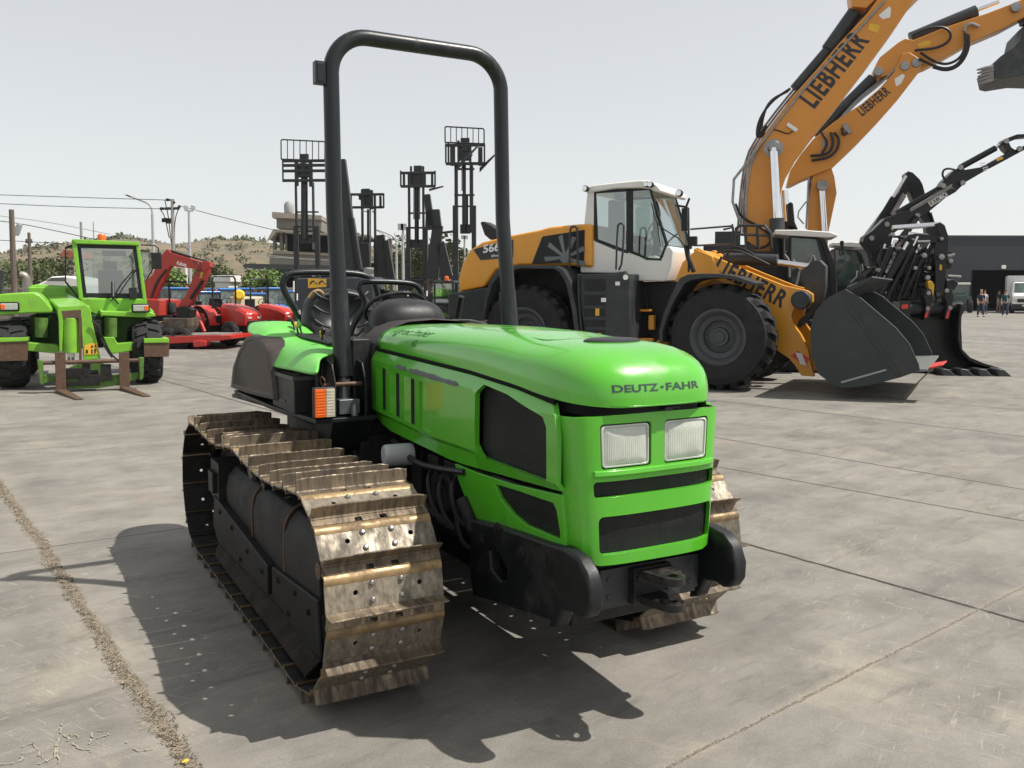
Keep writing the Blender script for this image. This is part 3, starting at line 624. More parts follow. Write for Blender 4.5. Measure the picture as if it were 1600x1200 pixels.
# worn bare patches along the right crease
m = MB(); rn = random.Random(5)
for xa, xb, w_ in ((-.80, -.66, .012), (-.64, -.10, .013)):
    up, dn = [], []
    for x in np.linspace(xa, xb, 26):
        e = min(1, (x-xa)/.03, (xb-x)/.03)**.5; zc = float(np.interp(x, [-1.13, .05], [1.255, 1.205])); k = w_*e*rn.uniform(.7, 1.2)
        up.append(V((x, .6935+.27*k*.9+.0, zc+k))); dn.append(V((x, .6938-.0005, zc-k*.7)))
    mid = [V((q.x, .6932, float(np.interp(q.x, [-1.13, .05], [1.255, 1.205])))) for q in up]
    for i in range(25): m.add([up[i], up[i+1], mid[i+1], mid[i]], [(0, 1, 2, 3)]); m.add([mid[i], mid[i+1], dn[i+1], dn[i]], [(0, 1, 2, 3)])
for a, b_ in zip(m.v, m.v): pass
m.v = [(x, y-.0012, z) for x, y, z in m.v]
m.build('bare_patch', pm('bare_primer', (.10, .11, .115), .55, var=.2, scale=30), tr, smooth=0)
# ---- nose panel
def nosex(y): t = abs(y-YC)/.335; return .665+.115*max(0, 1-t**3.4)**(1/3.4)*1.0
def nose_fn(y, z, d): yy = taper(y, z); x = nosex(y)-.03*max(0, .76-z)-.02*d; return V((x, yy, z))
ZT = 1.172; OB = [(YC-.335, ZT), (YC-.335, .70), (YC-.32, .665), (YC-.26, .652), (YC+.26, .648), (YC+.32, .66), (YC+.335, .70), (YC+.335, ZT), (YC+.2, ZT+.006), (YC, ZT+.008), (YC-.2, ZT+.006)]
def rr(y0, y1, z0, z1, r, n=5):
    P_ = []
    for cx_, cz_, a0_ in ((y1-r, z1-r, 0), (y0+r, z1-r, 90), (y0+r, z0+r, 180), (y1-r, z0+r, 270)):
        for k in range(n): a = R(a0_+90*k/(n-1)); P_.append((cx_+r*math.cos(a), cz_+r*math.sin(a)))
    return P_
lamp = [(YC-.245, YC-.030), (YC+.030, YC+.245)]
ys = [YC-.25, YC+.30]
holes = [rr(a, b_, .990, 1.148, .014) for a, b_ in lamp]+[rr(YC-.275, YC+.31, .892, .948, .014), rr(YC-.262, YC+.30, .690, .825, .022)]
cuts = [YC-.335+.67*i/40 for i in range(1, 40)]
m = MB(); m.plate(OB, holes, nose_fn, cuts=cuts); m.build('nose_panel', K['green'], tr, bevel=.004, smooth=28, seg=2)
# raised brow and shelf round the lamps
m = MB(); L = []
for y in np.linspace(YC-.275, YC+.29, 30):
    x = nosex(y); yy = taper(y, .975); L.append([V((x-.012, yy, .990)), V((x+.010, yy, .986)), V((x+.012, yy, .970)), V((x-.012, yy, .950))])
m.ring(L, True, True); m.build('nose_trim', K['green'], tr, bevel=.002)
m = MB(); 
for y0_, y1_, z0_, z1_ in ((YC-.30, YC+.32, .875, .96), (YC-.29, YC+.315, .68, .84)):
    L = [[V((nosex(y)-.022, taper(y, z), z)) for y in np.linspace(y0_, y1_, 24)] for z in (z0_, z1_)]
    m.ring(L, False, False)
m.build('nose_grille', K['mesh'], tr, recalc=False)
K['reflector'] = pm('lamp_reflector', (.8, .8, .78), .15, metal=1, var=.05)
def lensmat():
    mm = pm('ribbed_lens', (.72, .76, .68), .12, var=.12, scale=12, coat=.6); N = mm.node_tree.nodes; L_ = mm.node_tree.links; b = N['Principled BSDF']
    tc = N.new('ShaderNodeTexCoord'); wv = N.new('ShaderNodeTexWave'); wv.bands_direction = 'Y'; wv.inputs['Scale'].default_value = 38; wv.inputs['Distortion'].default_value = .5; L_.new(tc.outputs['Object'], wv.inputs[0])
    bn = N.new('ShaderNodeBump'); bn.inputs['Distance'].default_value = .0006; L_.new(wv.outputs['Fac'], bn.inputs['Height']); L_.new(bn.outputs[0], b.inputs['Normal'])
    b.inputs['Transmission Weight'].default_value = .45; b.inputs['IOR'].default_value = 1.2
    return mm
K['lens'] = lensmat()
for a, b_ in lamp:
    hl = MB(); yc = (a+b_)/2; x0 = nosex(yc)-.012; P_ = rr(a+.006, b_-.006, .995, 1.142, .014)
    tl = -(nosex(b_)-nosex(a))/(b_-a) if abs(nosex(b_)-nosex(a)) < .05 else 0
    fx = lambda y: x0-.0+((nosex(b_-.01)-nosex(a+.01))/(b_-a))*(y-yc)*.6
    hl.ring([[V((fx(y)-.03, taper(y, z), z)) for y, z in P_], [V((fx(y)+.004, taper(y, z), z)) for y, z in P_], [V((fx(y)+.006, taper(yc+(y-yc)*.94, z), 1.0685+(z-1.0685)*.93)) for y, z in P_], [V((fx(y)-.001, taper(yc+(y-yc)*.92, z), 1.0685+(z-1.0685)*.91)) for y, z in P_]], True, False)
    h0 = hl.build('headlight', pm('lamp_surround', (.55, .56, .52), .3), tr, bevel=.001)
    g_ = MB(); g_.ring([[V((fx(y)+.0, taper(yc+(y-yc)*.93, z), 1.0685+(z-1.0685)*.92)) for y, z in P_], [V((fx(y)+.008, taper(yc+(y-yc)*.80, z), 1.0685+(z-1.0685)*.76)) for y, z in P_], [V((fx(yc)+.010, taper(yc+(y-yc)*.5, 1.0685), 1.0685+(z-1.0685)*.5)) for y, z in P_], [V((fx(yc)+.0105, taper(yc+(y-yc)*.1, 1.0685), 1.0685+(z-1.0685)*.1)) for y, z in P_]], True, True); g_.build('lens', K['lens'], h0, smooth=50)
    rf = MB(); L = [[V((fx(yc)-.05*(1-k**2)+-.006, taper(yc+(y-yc)*k*.93, z), 1.0685+(z-1.0685)*k*.92)) for y, z in P_] for k in (.1, .4, .7, .9, 1)]; rf.ring(L, True, True); rf.build('reflector', K['reflector'], h0, smooth=60)
# ---- front frame, drawbar, weights
m = MB(); m.bx(.30, .655, .80, 1.30, .45, .64); m.prism([V((.665, .86, .605)), V((.665, .86, .475)), V((.70, .86, .468)), V((.70, .86, .612))], (0, .44, 0)); m.bx(.64, .672, .80, 1.34, .47, .60)
for y in (.90, 1.275):
    for z in (.51, .575): m.lathe([(.012, 0), (.012, .004), (.006, .0041)], (.70, y, z), (1, 0, 0), 12)
m.build('front_plate', K['grey'], tr, bevel=.004)
m = MB(); m.bx(.70, .735, .985, 1.155, .475, .607)
for zc in (.590, .497):
    loop = [(.72, 1.0), (.80, 1.012)]+[(.845+.045*math.cos(a), 1.068+.045*math.sin(a)) for a in np.linspace(-math.pi/2, math.pi/2, 12)]+[(.80, 1.14), (.72, 1.15)]
    m.plate(loop, [circ(.845, 1.068, .020, 16)], lambda a, b_, d, zc=zc: V((a, b_, zc+.014-.028*d)))
for y, z in ((1.005, .575), (1.14, .545), (1.005, .50), (1.14, .50)): m.cyl((.73, y, z), (.748, y, z), .014, seg=6); m.cyl((.735, y, z), (.738, y, z), .018, seg=14)
m.build('drawbar_hitch', pm('worn_hitch', (.010, .010, .011), .45, spec=.4, var=.3, dirt=(.07, .045, .032), damt=.6, dscale=16, dlo=.5, dhi=.66), tr, bevel=.005)
for side in (0, 1):
    Y = (lambda y: y) if side == 0 else (lambda y: 2*YC-y)
    px = [(733, 812), (760, 818), (805, 832), (850, 848), (880, 857), (902, 872), (915, 895), (922, 925), (921, 955), (914, 967), (903, 966), (893, 957), (880, 954), (875, 965), (870, 980), (857, 981), (858, 970), (820, 958), (775, 942), (738, 932), (733, 900)]
    pp = T.pts(px, 1, .70); out = [(q.x, q.z) for q in pp][::-1]
    m = MB(); m.plate(out, [[(.20, .60), (.16, .57), (.17, .50), (.25, .47), (.30, .49), (.30, .53)][::-1]], lambda a, b_, d, Y=Y: V((a, Y(.70+.058*d), b_)))
    m.build('front_weight', K['black'], tr, bevel=.013, seg=3, smooth=60)
    m = MB()
    for x, z in ((.24, .68), (.42, .63), (.10, .60)): m.lathe([(.024, 0), (.024, .006), (.013, .008), (.013, .018)], (x, Y(.70), z), (0, Y(0)-Y(1), 0), 14)
    m.build('weight_bolt', K['engine'], tr, bevel=.001)
# ---- cowl between bonnet and operator
m = MB(); L = []
cow = [(.685, .80), (.69, 1.0), (.70, 1.22), (.715, 1.31), (.75, 1.37), (.81, 1.415), (.90, 1.445), (1.05, 1.455)]; cow = cow+[(2*YC-y, z) for y, z in cow[-2::-1]]
for x, k, dz in ((-1.128, 1.0, .0), (-1.20, 1.03, .005), (-1.33, 1.05, .0), (-1.36, 1.02, -.02), (-1.45, .98, -.03)): L.append([V((x, YC+(y-YC)*k, z+dz if z > .9 else z)) for y, z in cow])
m.ring(L, False, False); m.add([p for p in L[-1]], [tuple(range(len(cow)))]); m.build('rear_cowl', K['brown_plastic'], tr, smooth=40)
m = MB(); L = []      # instrument hump
for v in np.linspace(0, 1, 9):
    a = v*math.pi/2; r_ = math.cos(a)**.62; z = 1.415+.145*math.sin(a)**.9
    L.append([V((-1.47+(.13 if math.cos(t) > 0 else .22)*math.cos(t)*r_, 1.045+.225*math.copysign(abs(math.sin(t))**.8, math.sin(t))*r_, z-.03*math.cos(t)*r_*v)) for t in np.linspace(0, 2*math.pi, 40, endpoint=False)])
m.ring(L, True, True); m.build('instrument_cowl', K['black_plastic'], tr, smooth=60)
m = MB(); m.bx(-1.44, -1.16, .60, .70, .75, 1.36); m.bx(-1.50, -1.2, .62, 1.4, .5, 1.33); m.prism([V((-1.40, .59, 1.33)), V((-1.40, .59, 1.05)), V((-1.28, .59, 1.05)), V((-1.25, .59, 1.30))], (0, .1, 0)); m.build('firewall', K['black'], tr, bevel=.01)
# ---- platform, fenders, console (both sides)
for side in (0, 1):
    Y = (lambda y: y) if side == 0 else (lambda y: 2*YC-y)
    m = MB(); m.prism([V((x, Y(y), .952)) for x, y in ((-1.02, .36), (-1.02, .68), (-2.6, .68), (-2.6, .31), (-1.62, .31), (-1.4, .33), (-1.25, .345))], (0, 0, .022))
    m.prism([V((-1.2, Y(.40), .95)), V((-1.5, Y(.36), .95)), V((-2.62, Y(.30), .925)), V((-2.62, Y(.30), .95)), V((-1.5, Y(.33), .972)), V((-1.02, Y(.36), .972))], (0, Y(.30)-Y(.27), 0))
    m.prism([V((-1.03, Y(.45), .95)), V((-1.12, Y(.45), .80)), V((-1.25, Y(.45), .74)), V((-1.35, Y(.45), .95))], (0, Y(.66)-Y(.45), 0))
    m.build('platform', K['black'], tr, bevel=.004)
    # dark plastic quarter fender
    fp = [(q.x, q.z) for q in T.pts([(358, 606), (361, 575), (370, 548), (381, 527), (392, 522), (402, 527), (414, 541), (418, 556), (420, 575), (424, 592), (427, 626), (415, 624), (385, 616)], 1, .30)]
    m = MB(); n_ = len(fp); cx_ = sum(a for a, b_ in fp)/n_; cz_ = sum(b_ for a, b_ in fp)/n_
    def ins(k): return [(cx_+(a-cx_)*k, cz_+(b_-cz_)*k) for a, b_ in fp]
    m.ring([[V((a, Y(.44), b_)) for a, b_ in fp], [V((a, Y(.325), b_)) for a, b_ in fp], [V((a, Y(.305), b_)) for a, b_ in ins(.965)], [V((a, Y(.302), b_)) for a, b_ in ins(.84)], [V((a, Y(.308), b_)) for a, b_ in ins(.82)]], True, True)
    m.build('quarter_fender', K['brown_plastic'], tr, bevel=.004, smooth=50)
    # green fender skin
    outr = T.pts([(386, 521), (397, 521), (412, 538), (418, 556), (421, 572), (440, 575), (468, 580), (497, 588)], 1, .325)
    ridg = T.pts([(397, 502), (424, 501), (438, 506), (445, 524), (462, 531), (482, 536), (498, 541), (507, 552)], 1, .47)
    mid = [a.lerp(b_, .55)+V((0, -.02, .015)) for a, b_ in zip(outr, ridg)]
    inn = [V((p.x-.0, .70, p.z+.004)) for p in ridg]; inn2 = [V((p.x, .72, p.z-.25)) for p in ridg]
    rows = []
    for rw in (outr, mid, ridg, inn, inn2): rows.append([V((p.x, Y(p.y), p.z)) for p in rw])
    m = MB(); m.ring(rows, False, False); gf = m.build('fender_cover', K['green_old'], tr, smooth=70)
    s_ = gf.modifiers.new('s', 'SUBSURF'); s_.levels = 2; s_.render_levels = 3; q_ = gf.modifiers.new('t', 'SOLIDIFY'); q_.thickness = .01
    m = MB(); m.prism([V((ridg[3].x, Y(.52), ridg[3].z-.005)), V((ridg[6].x, Y(.53), ridg[6].z+.006)), V((ridg[6].x+.02, Y(.66), ridg[6].z+.006)), V((ridg[3].x, Y(.66), ridg[3].z-.005))], (0, 0, .014)); m.build('lever_tray', K['black_plastic'], tr, bevel=.006)
    # ROPS bracket and pin
    yb = .55
    m = MB()
    for yy in (yb-.085, yb+.075):
        m.prism([V((x, Y(yy), z)) for x, z in ((-1.25, .97), (-1.04, .97), (-1.04, 1.15), (-1.09, 1.24), (-1.25, 1.27))], (0, Y(.010)-Y(0), 0))
    m.bx(-1.27, -1.25, Y(yb-.085), Y(yb+.085), .97, 1.2)
    rb = m.build('roll_bar_bracket', K['black'], tr, bevel=.003)
    m = MB(); m.cyl((-1.10, Y(yb-.12), 1.135), (-1.10, Y(yb+.10), 1.135), .012, seg=14); m.tube([(-1.10, Y(yb-.11), 1.135), (-1.08, Y(yb-.125), 1.17), (-1.12, Y(yb-.13), 1.18), (-1.14, Y(yb-.125), 1.14), (-1.10, Y(yb-.11), 1.11)], .004, 6, 1); m.build('hinge_pin', K['rust'], rb)
    m = MB(); m.cyl((-1.15, Y(yb), 1.03), (-1.15, Y(yb), 1.20), .034, seg=20); m.bx(-1.13, -1.06, Y(yb-.055), Y(yb+.055), .985, 1.06); m.lathe([(.018, 0), (.018, .05), (.012, .065)], (-1.045, Y(yb+.02), .975), (0, 0, 1), 14); m.build('hinge_block', pm('greased_metal', (.16, .17, .18), .3, metal=.6, var=.3), rb, bevel=.004)
    m = MB(); m.tube([(-1.23, Y(.44), .97), (-1.23, Y(.44), 1.28)], .016, 12); m.build('bracket_post', K['black'], tr)
# battery box
B_ = T.on(459, 583, 1, .33); A_ = T.on(425, 573, 1, .33); C_ = T.on(494, 578, 0, B_.x)
m = MB(); m.bx(A_.x, B_.x, .33, C_.y, .972, 1.148); bb = m.build('battery_box', K['black_plastic'], tr, bevel=.006)
m = MB(); m.bx(A_.x-.01, B_.x+.008, .322, C_.y+.01, 1.145, 1.166); m.bx(A_.x+.05, B_.x-.05, .36, C_.y-.03, 1.166, 1.172); m.build('box_lid', pm('worn_box_lid', (.06, .063, .06), .5, var=.2, dirt=(.16, .16, .15), damt=.6, dscale=9), bb, bevel=.005)
m = MB(); m.bx(A_.x+.06, B_.x-.10, .326, .331, 1.06, 1.064); m.bx(A_.x+.16, B_.x-.16, .326, .331, 1.015, 1.03); m.build('box_emboss', pm('emboss_grey', (.05, .05, .05), .6), bb)
# marker light
lx = -1.02; P1 = T.on(491, 601, 0, lx); P2 = T.on(523, 648, 0, lx); P2.z = .985; P1.z = 1.125
m = MB(); m.bx(lx-.03, lx, P1.y-.004, P2.y+.002, P2.z-.006, P1.z+.008); ml = m.build('marker_light', K['black_plastic'], tr, bevel=.006)
ym = P1.y+(P2.y-P1.y)*.53
for nm, y0_, y1_, mt in (('amber_lens', P1.y, ym, K['amber']), ('clear_lens', ym+.001, P2.y-.002, K['clearlens'])):
    m = MB(); m.bx(lx, lx+.016, y0_, y1_, P2.z, P1.z)
    for k in range(9): m.bx(lx+.013, lx+.0168, y0_+.004, y1_-.004, P2.z+.008+.0145*k, P2.z+.0165+.0145*k)
    m.build(nm, mt, ml, bevel=.004)
# ---- roll bar
lp_ = [V((-1.155, .55, 1.16)), V((-1.18, .55, 1.4)), V((-1.27, .55, 2.02)), V((-1.292, .55, 2.735))]
arc = [V((-1.29+.0, .55+.20-.20*math.cos(a), 2.735+.20*math.sin(a))) for a in np.linspace(0, math.pi/2, 12)[1:]]
left_side = lp_+arc; rb_ = left_side+[mir(p) for p in left_side[::-1]]
m = MB(); m.tube(rb_, .0415, 24); rops = m.build('roll_bar', K['black_tube'], tr, smooth=60)
m = MB()
for Yf in (lambda p: p, mir):
    m.tube([Yf(V((-1.152, .55, 1.17))), Yf(V((-1.182, .55, 1.40))), Yf(V((-1.215, .55, 1.60)))], .0475, 24)
    m.tube([Yf(V((-1.2145, .55, 1.595))), Yf(V((-1.216, .55, 1.605)))], .0495, 24)
m.build('roll_bar_sleeve', K['black_tube'], rops, smooth=50)
q = T.on(502, 115, 1, .50); m = MB(); m.box((-1.29, .487, q.z), (.05, .055, .115)); m.box((-1.29, .487, q.z), (.056, .036, .095)); m.build('roll_bar_bracket_lug', K['black_tube'], rops, bevel=.003)
# ---- seat, rails, levers, steering
S = lambda px: T.pts(px, 0, -2.1)
bk = [(482, 590), (477, 540), (475, 505), (478, 480), (487, 462), (505, 452), (540, 449), (570, 455), (584, 475), (588, 505), (585, 540), (580, 590)]
pts = S(bk); cen = sum(pts, V())/len(pts); m = MB()
def sc_(k, dx): return [V((cen.x+dx+(p.z-cen.z)*-.18, cen.y+(p.y-cen.y)*k, cen.z+(p.z-cen.z)*k)) for p in pts]
m.ring([sc_(.9, -.12), sc_(1, -.09), sc_(1.02, -.02), sc_(.97, .03), sc_(.86, .055), sc_(.70, .035), sc_(.3, .02), sc_(.05, .015)], True, True)
K['seat'] = pm('black_vinyl', (.012, .012, .013), .42, spec=.35, var=.2, scale=12, bump=.0015, bscale=25, dirt=(.07, .065, .06), damt=.3)
bkr = m.build('backrest', K['seat'], tr, smooth=80); s_ = bkr.modifiers.new('s', 'SUBSURF'); s_.levels = 1; s_.render_levels = 2
m = MB()
for k in range(4):
    for sgn in (-1, 1): z_ = cen.z+.14-.085*k; m.tube([V((cen.x+.075-(z_-cen.z)*.18, cen.y+sgn*.085, z_)), V((cen.x+.085-(z_-cen.z)*.18, cen.y+sgn*.13, z_+.015)), V((cen.x+.065-(z_-cen.z)*.18, cen.y+sgn*.175, z_+.05))], .0065, 8, 2)
m.build('seat_rib', K['seat'], bkr, smooth=80)
tp = S([(481, 468), (488, 459), (497, 456), (503, 462)]); m = MB(); m.tube([p+V((.02, 0, .01)) for p in tp], .012, 8, 1); m.build('tape', pm('brown_tape', (.30, .17, .06), .5), bkr)
m = MB(); m.bx(-2.05, -1.62, .82, 1.28, 1.18, 1.28); m.bx(-1.95, -1.7, .9, 1.2, .95, 1.18); m.build('seat_cushion', K['seat'], tr, bevel=.03, seg=3)
def rail(px, x, r, tail=None):
    P_ = T.pts(px, 0, x); 
    for k, p in enumerate(P_): p.x += 0
    if tail: P_ = P_+[V(t) for t in tail]
    mm = MB(); mm.tube(P_, r, 14, 2); return mm
rail([(475, 505), (466, 492), (452, 470), (443, 452), (441, 440), (447, 430), (460, 426), (505, 425), (555, 427), (575, 432), (586, 440), (592, 470)], -2.35, .021).build('rear_rail', K['black_tube'], tr, smooth=60)
rail([(540, 575), (541, 545), (546, 525), (556, 500), (568, 484), (570, 470), (563, 455), (560, 446), (566, 440), (600, 440), (640, 442), (654, 448), (660, 462), (664, 480)], -1.80, .017).build('grab_rail', K['black_tube'], tr, smooth=60)
m = MB(); q = T.on(467, 500, 0, -2.36); m.cyl(q+V((.02, -.01, .06)), q+V((.0, .02, -.07)), .014); m.build('rail_joint', K['filter'], tr)
# steering wheel rim behind the hump, levers
m = MB(); c0 = V((-1.66, 1.05, 1.50))
m.tube([c0+V((.09*math.cos(a), .19*math.sin(a), .10*math.cos(a))) for a in np.linspace(0, 2*math.pi, 30)], .012, 8); m.cyl(c0+V((.08, 0, -.06)), c0, .02); m.tube([c0+V((0, -.18, 0)), c0, c0+V((0, .18, 0))], .01, 6); m.build('steering_wheel', K['black_plastic'], tr)
m = MB(); a = T.on(714, 500, 1, 1.45); b_ = T.on(721, 463, 1, 1.45); m.tube([a+V((0, 0, -.1)), a, b_], .019, 12); m.build('hand_lever', K['black_plastic'], tr)
m = MB(); P_ = T.pts([(668, 508), (690, 503), (715, 500), (740, 501), (760, 507)], 1, 1.42); m.tube(P_, .007, 8, 1); m.build('bent_wire', K['steel'], tr)
for px, top, mt in (((463, 518), (458, 503), 'black_plastic'), ((468, 522), (463, 507), 'yellow'), ((474, 520), (467, 506), 'green'), ((500, 545), (505, 516), 'black_plastic')):
    a = T.on(*px, 1, .54); b_ = T.on(*top, 1, .54); m = MB(); m.cyl(a+V((0, 0, -.04)), b_, .006, seg=8); lv = m.build('control_lever', K['black'], tr)
    m = MB(); m.lathe([(.007, -.03), (.012, -.02), (.014, 0), (.012, .012), (.004, .016)], b_, b_-a, 14); m.build('lever_knob', K[mt], lv)
a = T.on(503, 522, 1, .60); m = MB(); m.lathe([(.008, -.02), (.013, 0), (.014, .015), (.004, .022)], a, (0, 0, 1), 12); m.build('lever_knob_yellow', K['yellow'], tr)
m = MB(); m.lathe([(.0001, -.01), (.02, 0), (.022, .02), (.012, .03)], T.on(552, 550, 0, -1.22), (.6, -.6, .1), 16); m.build('chrome_switch', K['chrome'], tr)
# ================================================================ helpers for traced side profiles
def Z(ox, oy, s): return lambda pts: [(ox+x/s, oy+y/s) for x, y in pts]
def slab(m, F, px, y0, y1, ax=1):
    """outline read on the plane (axis ax = y0), real thickness to y1"""
    P_ = F.pts(px, ax, y0); v = V((0, 0, 0)); v[ax] = y1-y0; return m.prism(P_, v)
def slab2(m, F, px, y0, ys, t):
    """outline read once on the near plane y0, repeated at each offset in ys with thickness t"""
    P_ = F.pts(px, 1, y0)
    for y_ in ys: m.prism([p+V((0, y_-y0, 0)) for p in P_], (0, t, 0))
    return m
def seg_tube(m, F, px, y, r, ax=1, seg=10, smooth=0): return m.tube(F.pts(px, ax, y), r, seg, smooth)
def plane_text(m, F, s, p, q, y, h, bold=.02, lift=-.006, shear=0, ax=1, space=1):
    a, b_ = F.on(*p, ax, y), F.on(*q, ax, y); d = (b_-a); wd = d.length; d.normalize()
    n = V((0, -1, 0)) if ax == 1 else V((1, 0, 0)); up = d.cross(-n) if d.cross(-n).z > 0 else -d.cross(-n)
    off = n*(-lift); return text_mb(m, s, h, lambda u, v: a+d*u+up*v+off, bold=bold, width=wd, shear=shear, space=space)
def tyre(mb_, c, r, w, ax, seg=56, lug=0, lugs=24, hub=.5):
    """tyre as a lathe with real lugs across the tread; ax points from the outer face inwards"""
    c = V(c); ax = V(ax).normalized(); rr_ = r-lug
    prof = [(r*hub, .04), (r*hub*1.02, .0+w*.05), (r*.72, -.005), (r*.88, .02), (rr_*.975, w*.12), (rr_, w*.22), (rr_, w*.78), (rr_*.975, w*.88), (r*.88, w-.02), (r*.72, w), (r*hub, w-.04)]
    prof = prof+[(r*hub-.01, w*.5)]+[prof[0]]
    mb_.lathe(prof, c, ax, seg, False)
    if lug:
        u = ax.orthogonal().normalized(); v = ax.cross(u)
        for i in range(lugs):
            for sd_ in (0, 1):
                a0 = 2*math.pi*(i+.5*sd_)/lugs; P_ = []
                wd = 2*math.pi/lugs*.27
                for (t, dr0) in ((.0, .82), (.16, .985), (.52, 1.0)):
                    tt = t if sd_ == 0 else 1-t
                    sh = .35*t*2*math.pi/lugs*2.2
                    for da in (-wd, wd):
                        a = a0+da+sh; dirn = u*math.cos(a)+v*math.sin(a); P_.append((dirn, tt, dr0))
                lo_ = [c+ax*(w*tt)+dirn*(rr_*.80 if k < 2 else rr_*.97) for k, (dirn, tt, dr0) in enumerate(P_)]
                hi_ = [c+ax*(w*tt)+dirn*(r*dr0 if k < 2 else r*dr0) for k, (dirn, tt, dr0) in enumerate(P_)]
                vs = lo_+hi_
                mb_.add(vs, [(0, 1, 3, 2), (2, 3, 5, 4), (6, 8, 9, 7), (8, 10, 11, 9), (0, 6, 7, 1), (4, 5, 11, 10), (0, 2, 8, 6), (2, 4, 10, 8), (1, 7, 9, 3), (3, 9, 11, 5)])
# ================================================================ WHEEL LOADER
LF = Frame(gnd(1119, 611)[:2], -28)
ld = thing('wheel_loader', 'yellow orange wheel loader with white cab, dark fenders and its grey bucket lowered', 'wheel loader', LF)
z8 = Z(700, 260, 2.6667)
def wheel(F, par, c, r, w, name='wheel', hubm='grey', lug=.045, lugs=22, ax=(0, 1, 0), hub=.5):
    m = MB(); tyre(m, c, r, w, ax, 64, lug, lugs, hub); t_ = m.build(name, K['rubber'], par, smooth=40)
    m = MB(); A = V(ax)
    m.lathe([(.02, w*.16), (r*.10, w*.16), (r*.11, w*.20), (r*.17, w*.20), (r*.18, w*.30), (r*.29, w*.32), (r*.31, w*.22), (r*.40, w*.18), (r*.44, w*.08), (r*.49, w*.03), (r*.53, w*.035), (r*.53, w*.3), (.02, w*.5)], c, ax, 48)
    u = A.orthogonal().normalized(); v = A.cross(u)
    for i in range(20):
        a = 2*math.pi*i/20; q = V(c)+A*(w*.31)+(u*math.cos(a)+v*math.sin(a))*r*.25; m.cyl(q-A*.03, q, r*.014, seg=6)
    m.build('rim', K[hubm], t_, bevel=.004, smooth=35)
    return t_
for xw in (0, -3.55):
    for yy, s_ in ((.0, 1), (2.75, -1)):
        wheel(LF, ld, (xw, yy, .875), .875, .67, 'wheel', 'hub', lug=.06, ax=(0, s_, 0))
# rear hood, engine cover
m = MB(); hood = z8([(47, 522), (42, 470), (58, 405), (88, 350), (138, 316), (260, 287), (380, 264), (420, 252), (545, 240), (600, 240), (600, 420), (480, 412), (300, 412), (200, 430), (150, 502)])
slab(m, LF, hood, .42, 2.33); hd = m.build('engine_hood', K['orange'], ld, bevel=.05, seg=3, smooth=50)
m = MB(); slab(m, LF, z8([(0, 530), (45, 524), (150, 504), (215, 505), (235, 560), (160, 640), (0, 660)]), .40, 2.35); m.build('counterweight', K['grey'], ld, bevel=.03)
m = MB(); slab(m, LF, z8([(132, 232), (145, 228), (175, 243), (215, 270), (235, 292), (175, 307), (150, 285)]), 1.2, 1.5); m.build('exhaust_scoop', K['black_plastic'], ld, bevel=.03)
m = MB(); slab(m, LF, z8([(392, 292), (568, 264), (566, 396), (480, 403), (348, 406)]), .40, .43); gw = m.build('engine_grille', K['black'], hd, bevel=.01)
m = MB(); fc = LF.on(*z8([(487, 380)])[0], 1, .392); fr_ = .42
for i in range(9):
    a = R(20+i*40)
    if math.sin(a) < -.35: continue
    p = [fc+V((math.cos(a+da)*k, 0, math.sin(a+da)*k)) for k, da in ((.08, .3), (.40, .16), (.42, -.05), (.10, -.25))]
    m.prism(p, (0, .006, 0))
m.lathe([(.001, -.006), (.10, -.006), (.10, .006)], fc, (0, 1, 0), 20); m.build('fan_blades', pm('fan_grey', (.17, .18, .18), .5), gw, smooth=0)
m = MB(); slab(m, LF, z8([(105, 346), (180, 326), (270, 306), (270, 378), (135, 390)]), .405, .42); nb = m.build('number_band', K['grey'], hd)
m = MB(); a_, b_ = z8([(147, 362), (217, 352)]); plane_text(m, LF, '566', a_, b_, .405, .16, bold=.03, shear=.12); a_, b_ = z8([(180, 380), (222, 374)]); plane_text(m, LF, 'XPower', a_, b_, .405, .05, bold=.02)
m.build('model_number', K['wdecal'], nb, smooth=0, recalc=False)
m = MB(); m.tube(LF.pts(z8([(506, 425), (508, 262), (518, 250), (535, 252), (540, 262), (541, 420)]), 1, .30), .02, 8, 1); m.build('handrail', K['grey'], ld)
# lower chassis, orange frame
m = MB(); slab(m, LF, z8([(235, 430), (600, 410), (600, 690), (540, 700), (300, 600)]), .75, 2.0); slab(m, LF, z8([(760, 480), (960, 480), (900, 700), (840, 750), (760, 720)]), .75, 2.0); m.build('rear_chassis', K['engine'], ld, bevel=.02)
m = MB(); slab(m, LF, z8([(945, 480), (975, 400), (1035, 345), (1100, 372), (1140, 460), (1000, 520), (925, 560), (885, 620), (880, 765), (830, 762), (860, 740), (858, 522)]), .78, 1.97); m.build('front_frame', K['orange'], ld, bevel=.02)
m = MB()
for k in range(9): x0 = 770+k*9; m.tube(LF.pts(z8([(x0, 500), (x0+10+k % 3*4, 560+k*11), (x0-5, 640), (x0+25, 720)]), 1, .66+.01*k), .016, 6, 2)
m.build('chassis_hoses', K['hose'], ld)
m = MB(); m.box(LF.on(*z8([(850, 650)])[0], 1, .6), (.1, .1, .25)); m.box(LF.on(*z8([(815, 600)])[0], 1, .6), (.3, .1, .04)); m.box(LF.on(*z8([(800, 720)])[0], 1, .6), (.5, .1, .05)); m.build('articulation_joint', K['orange'], ld, bevel=.01)
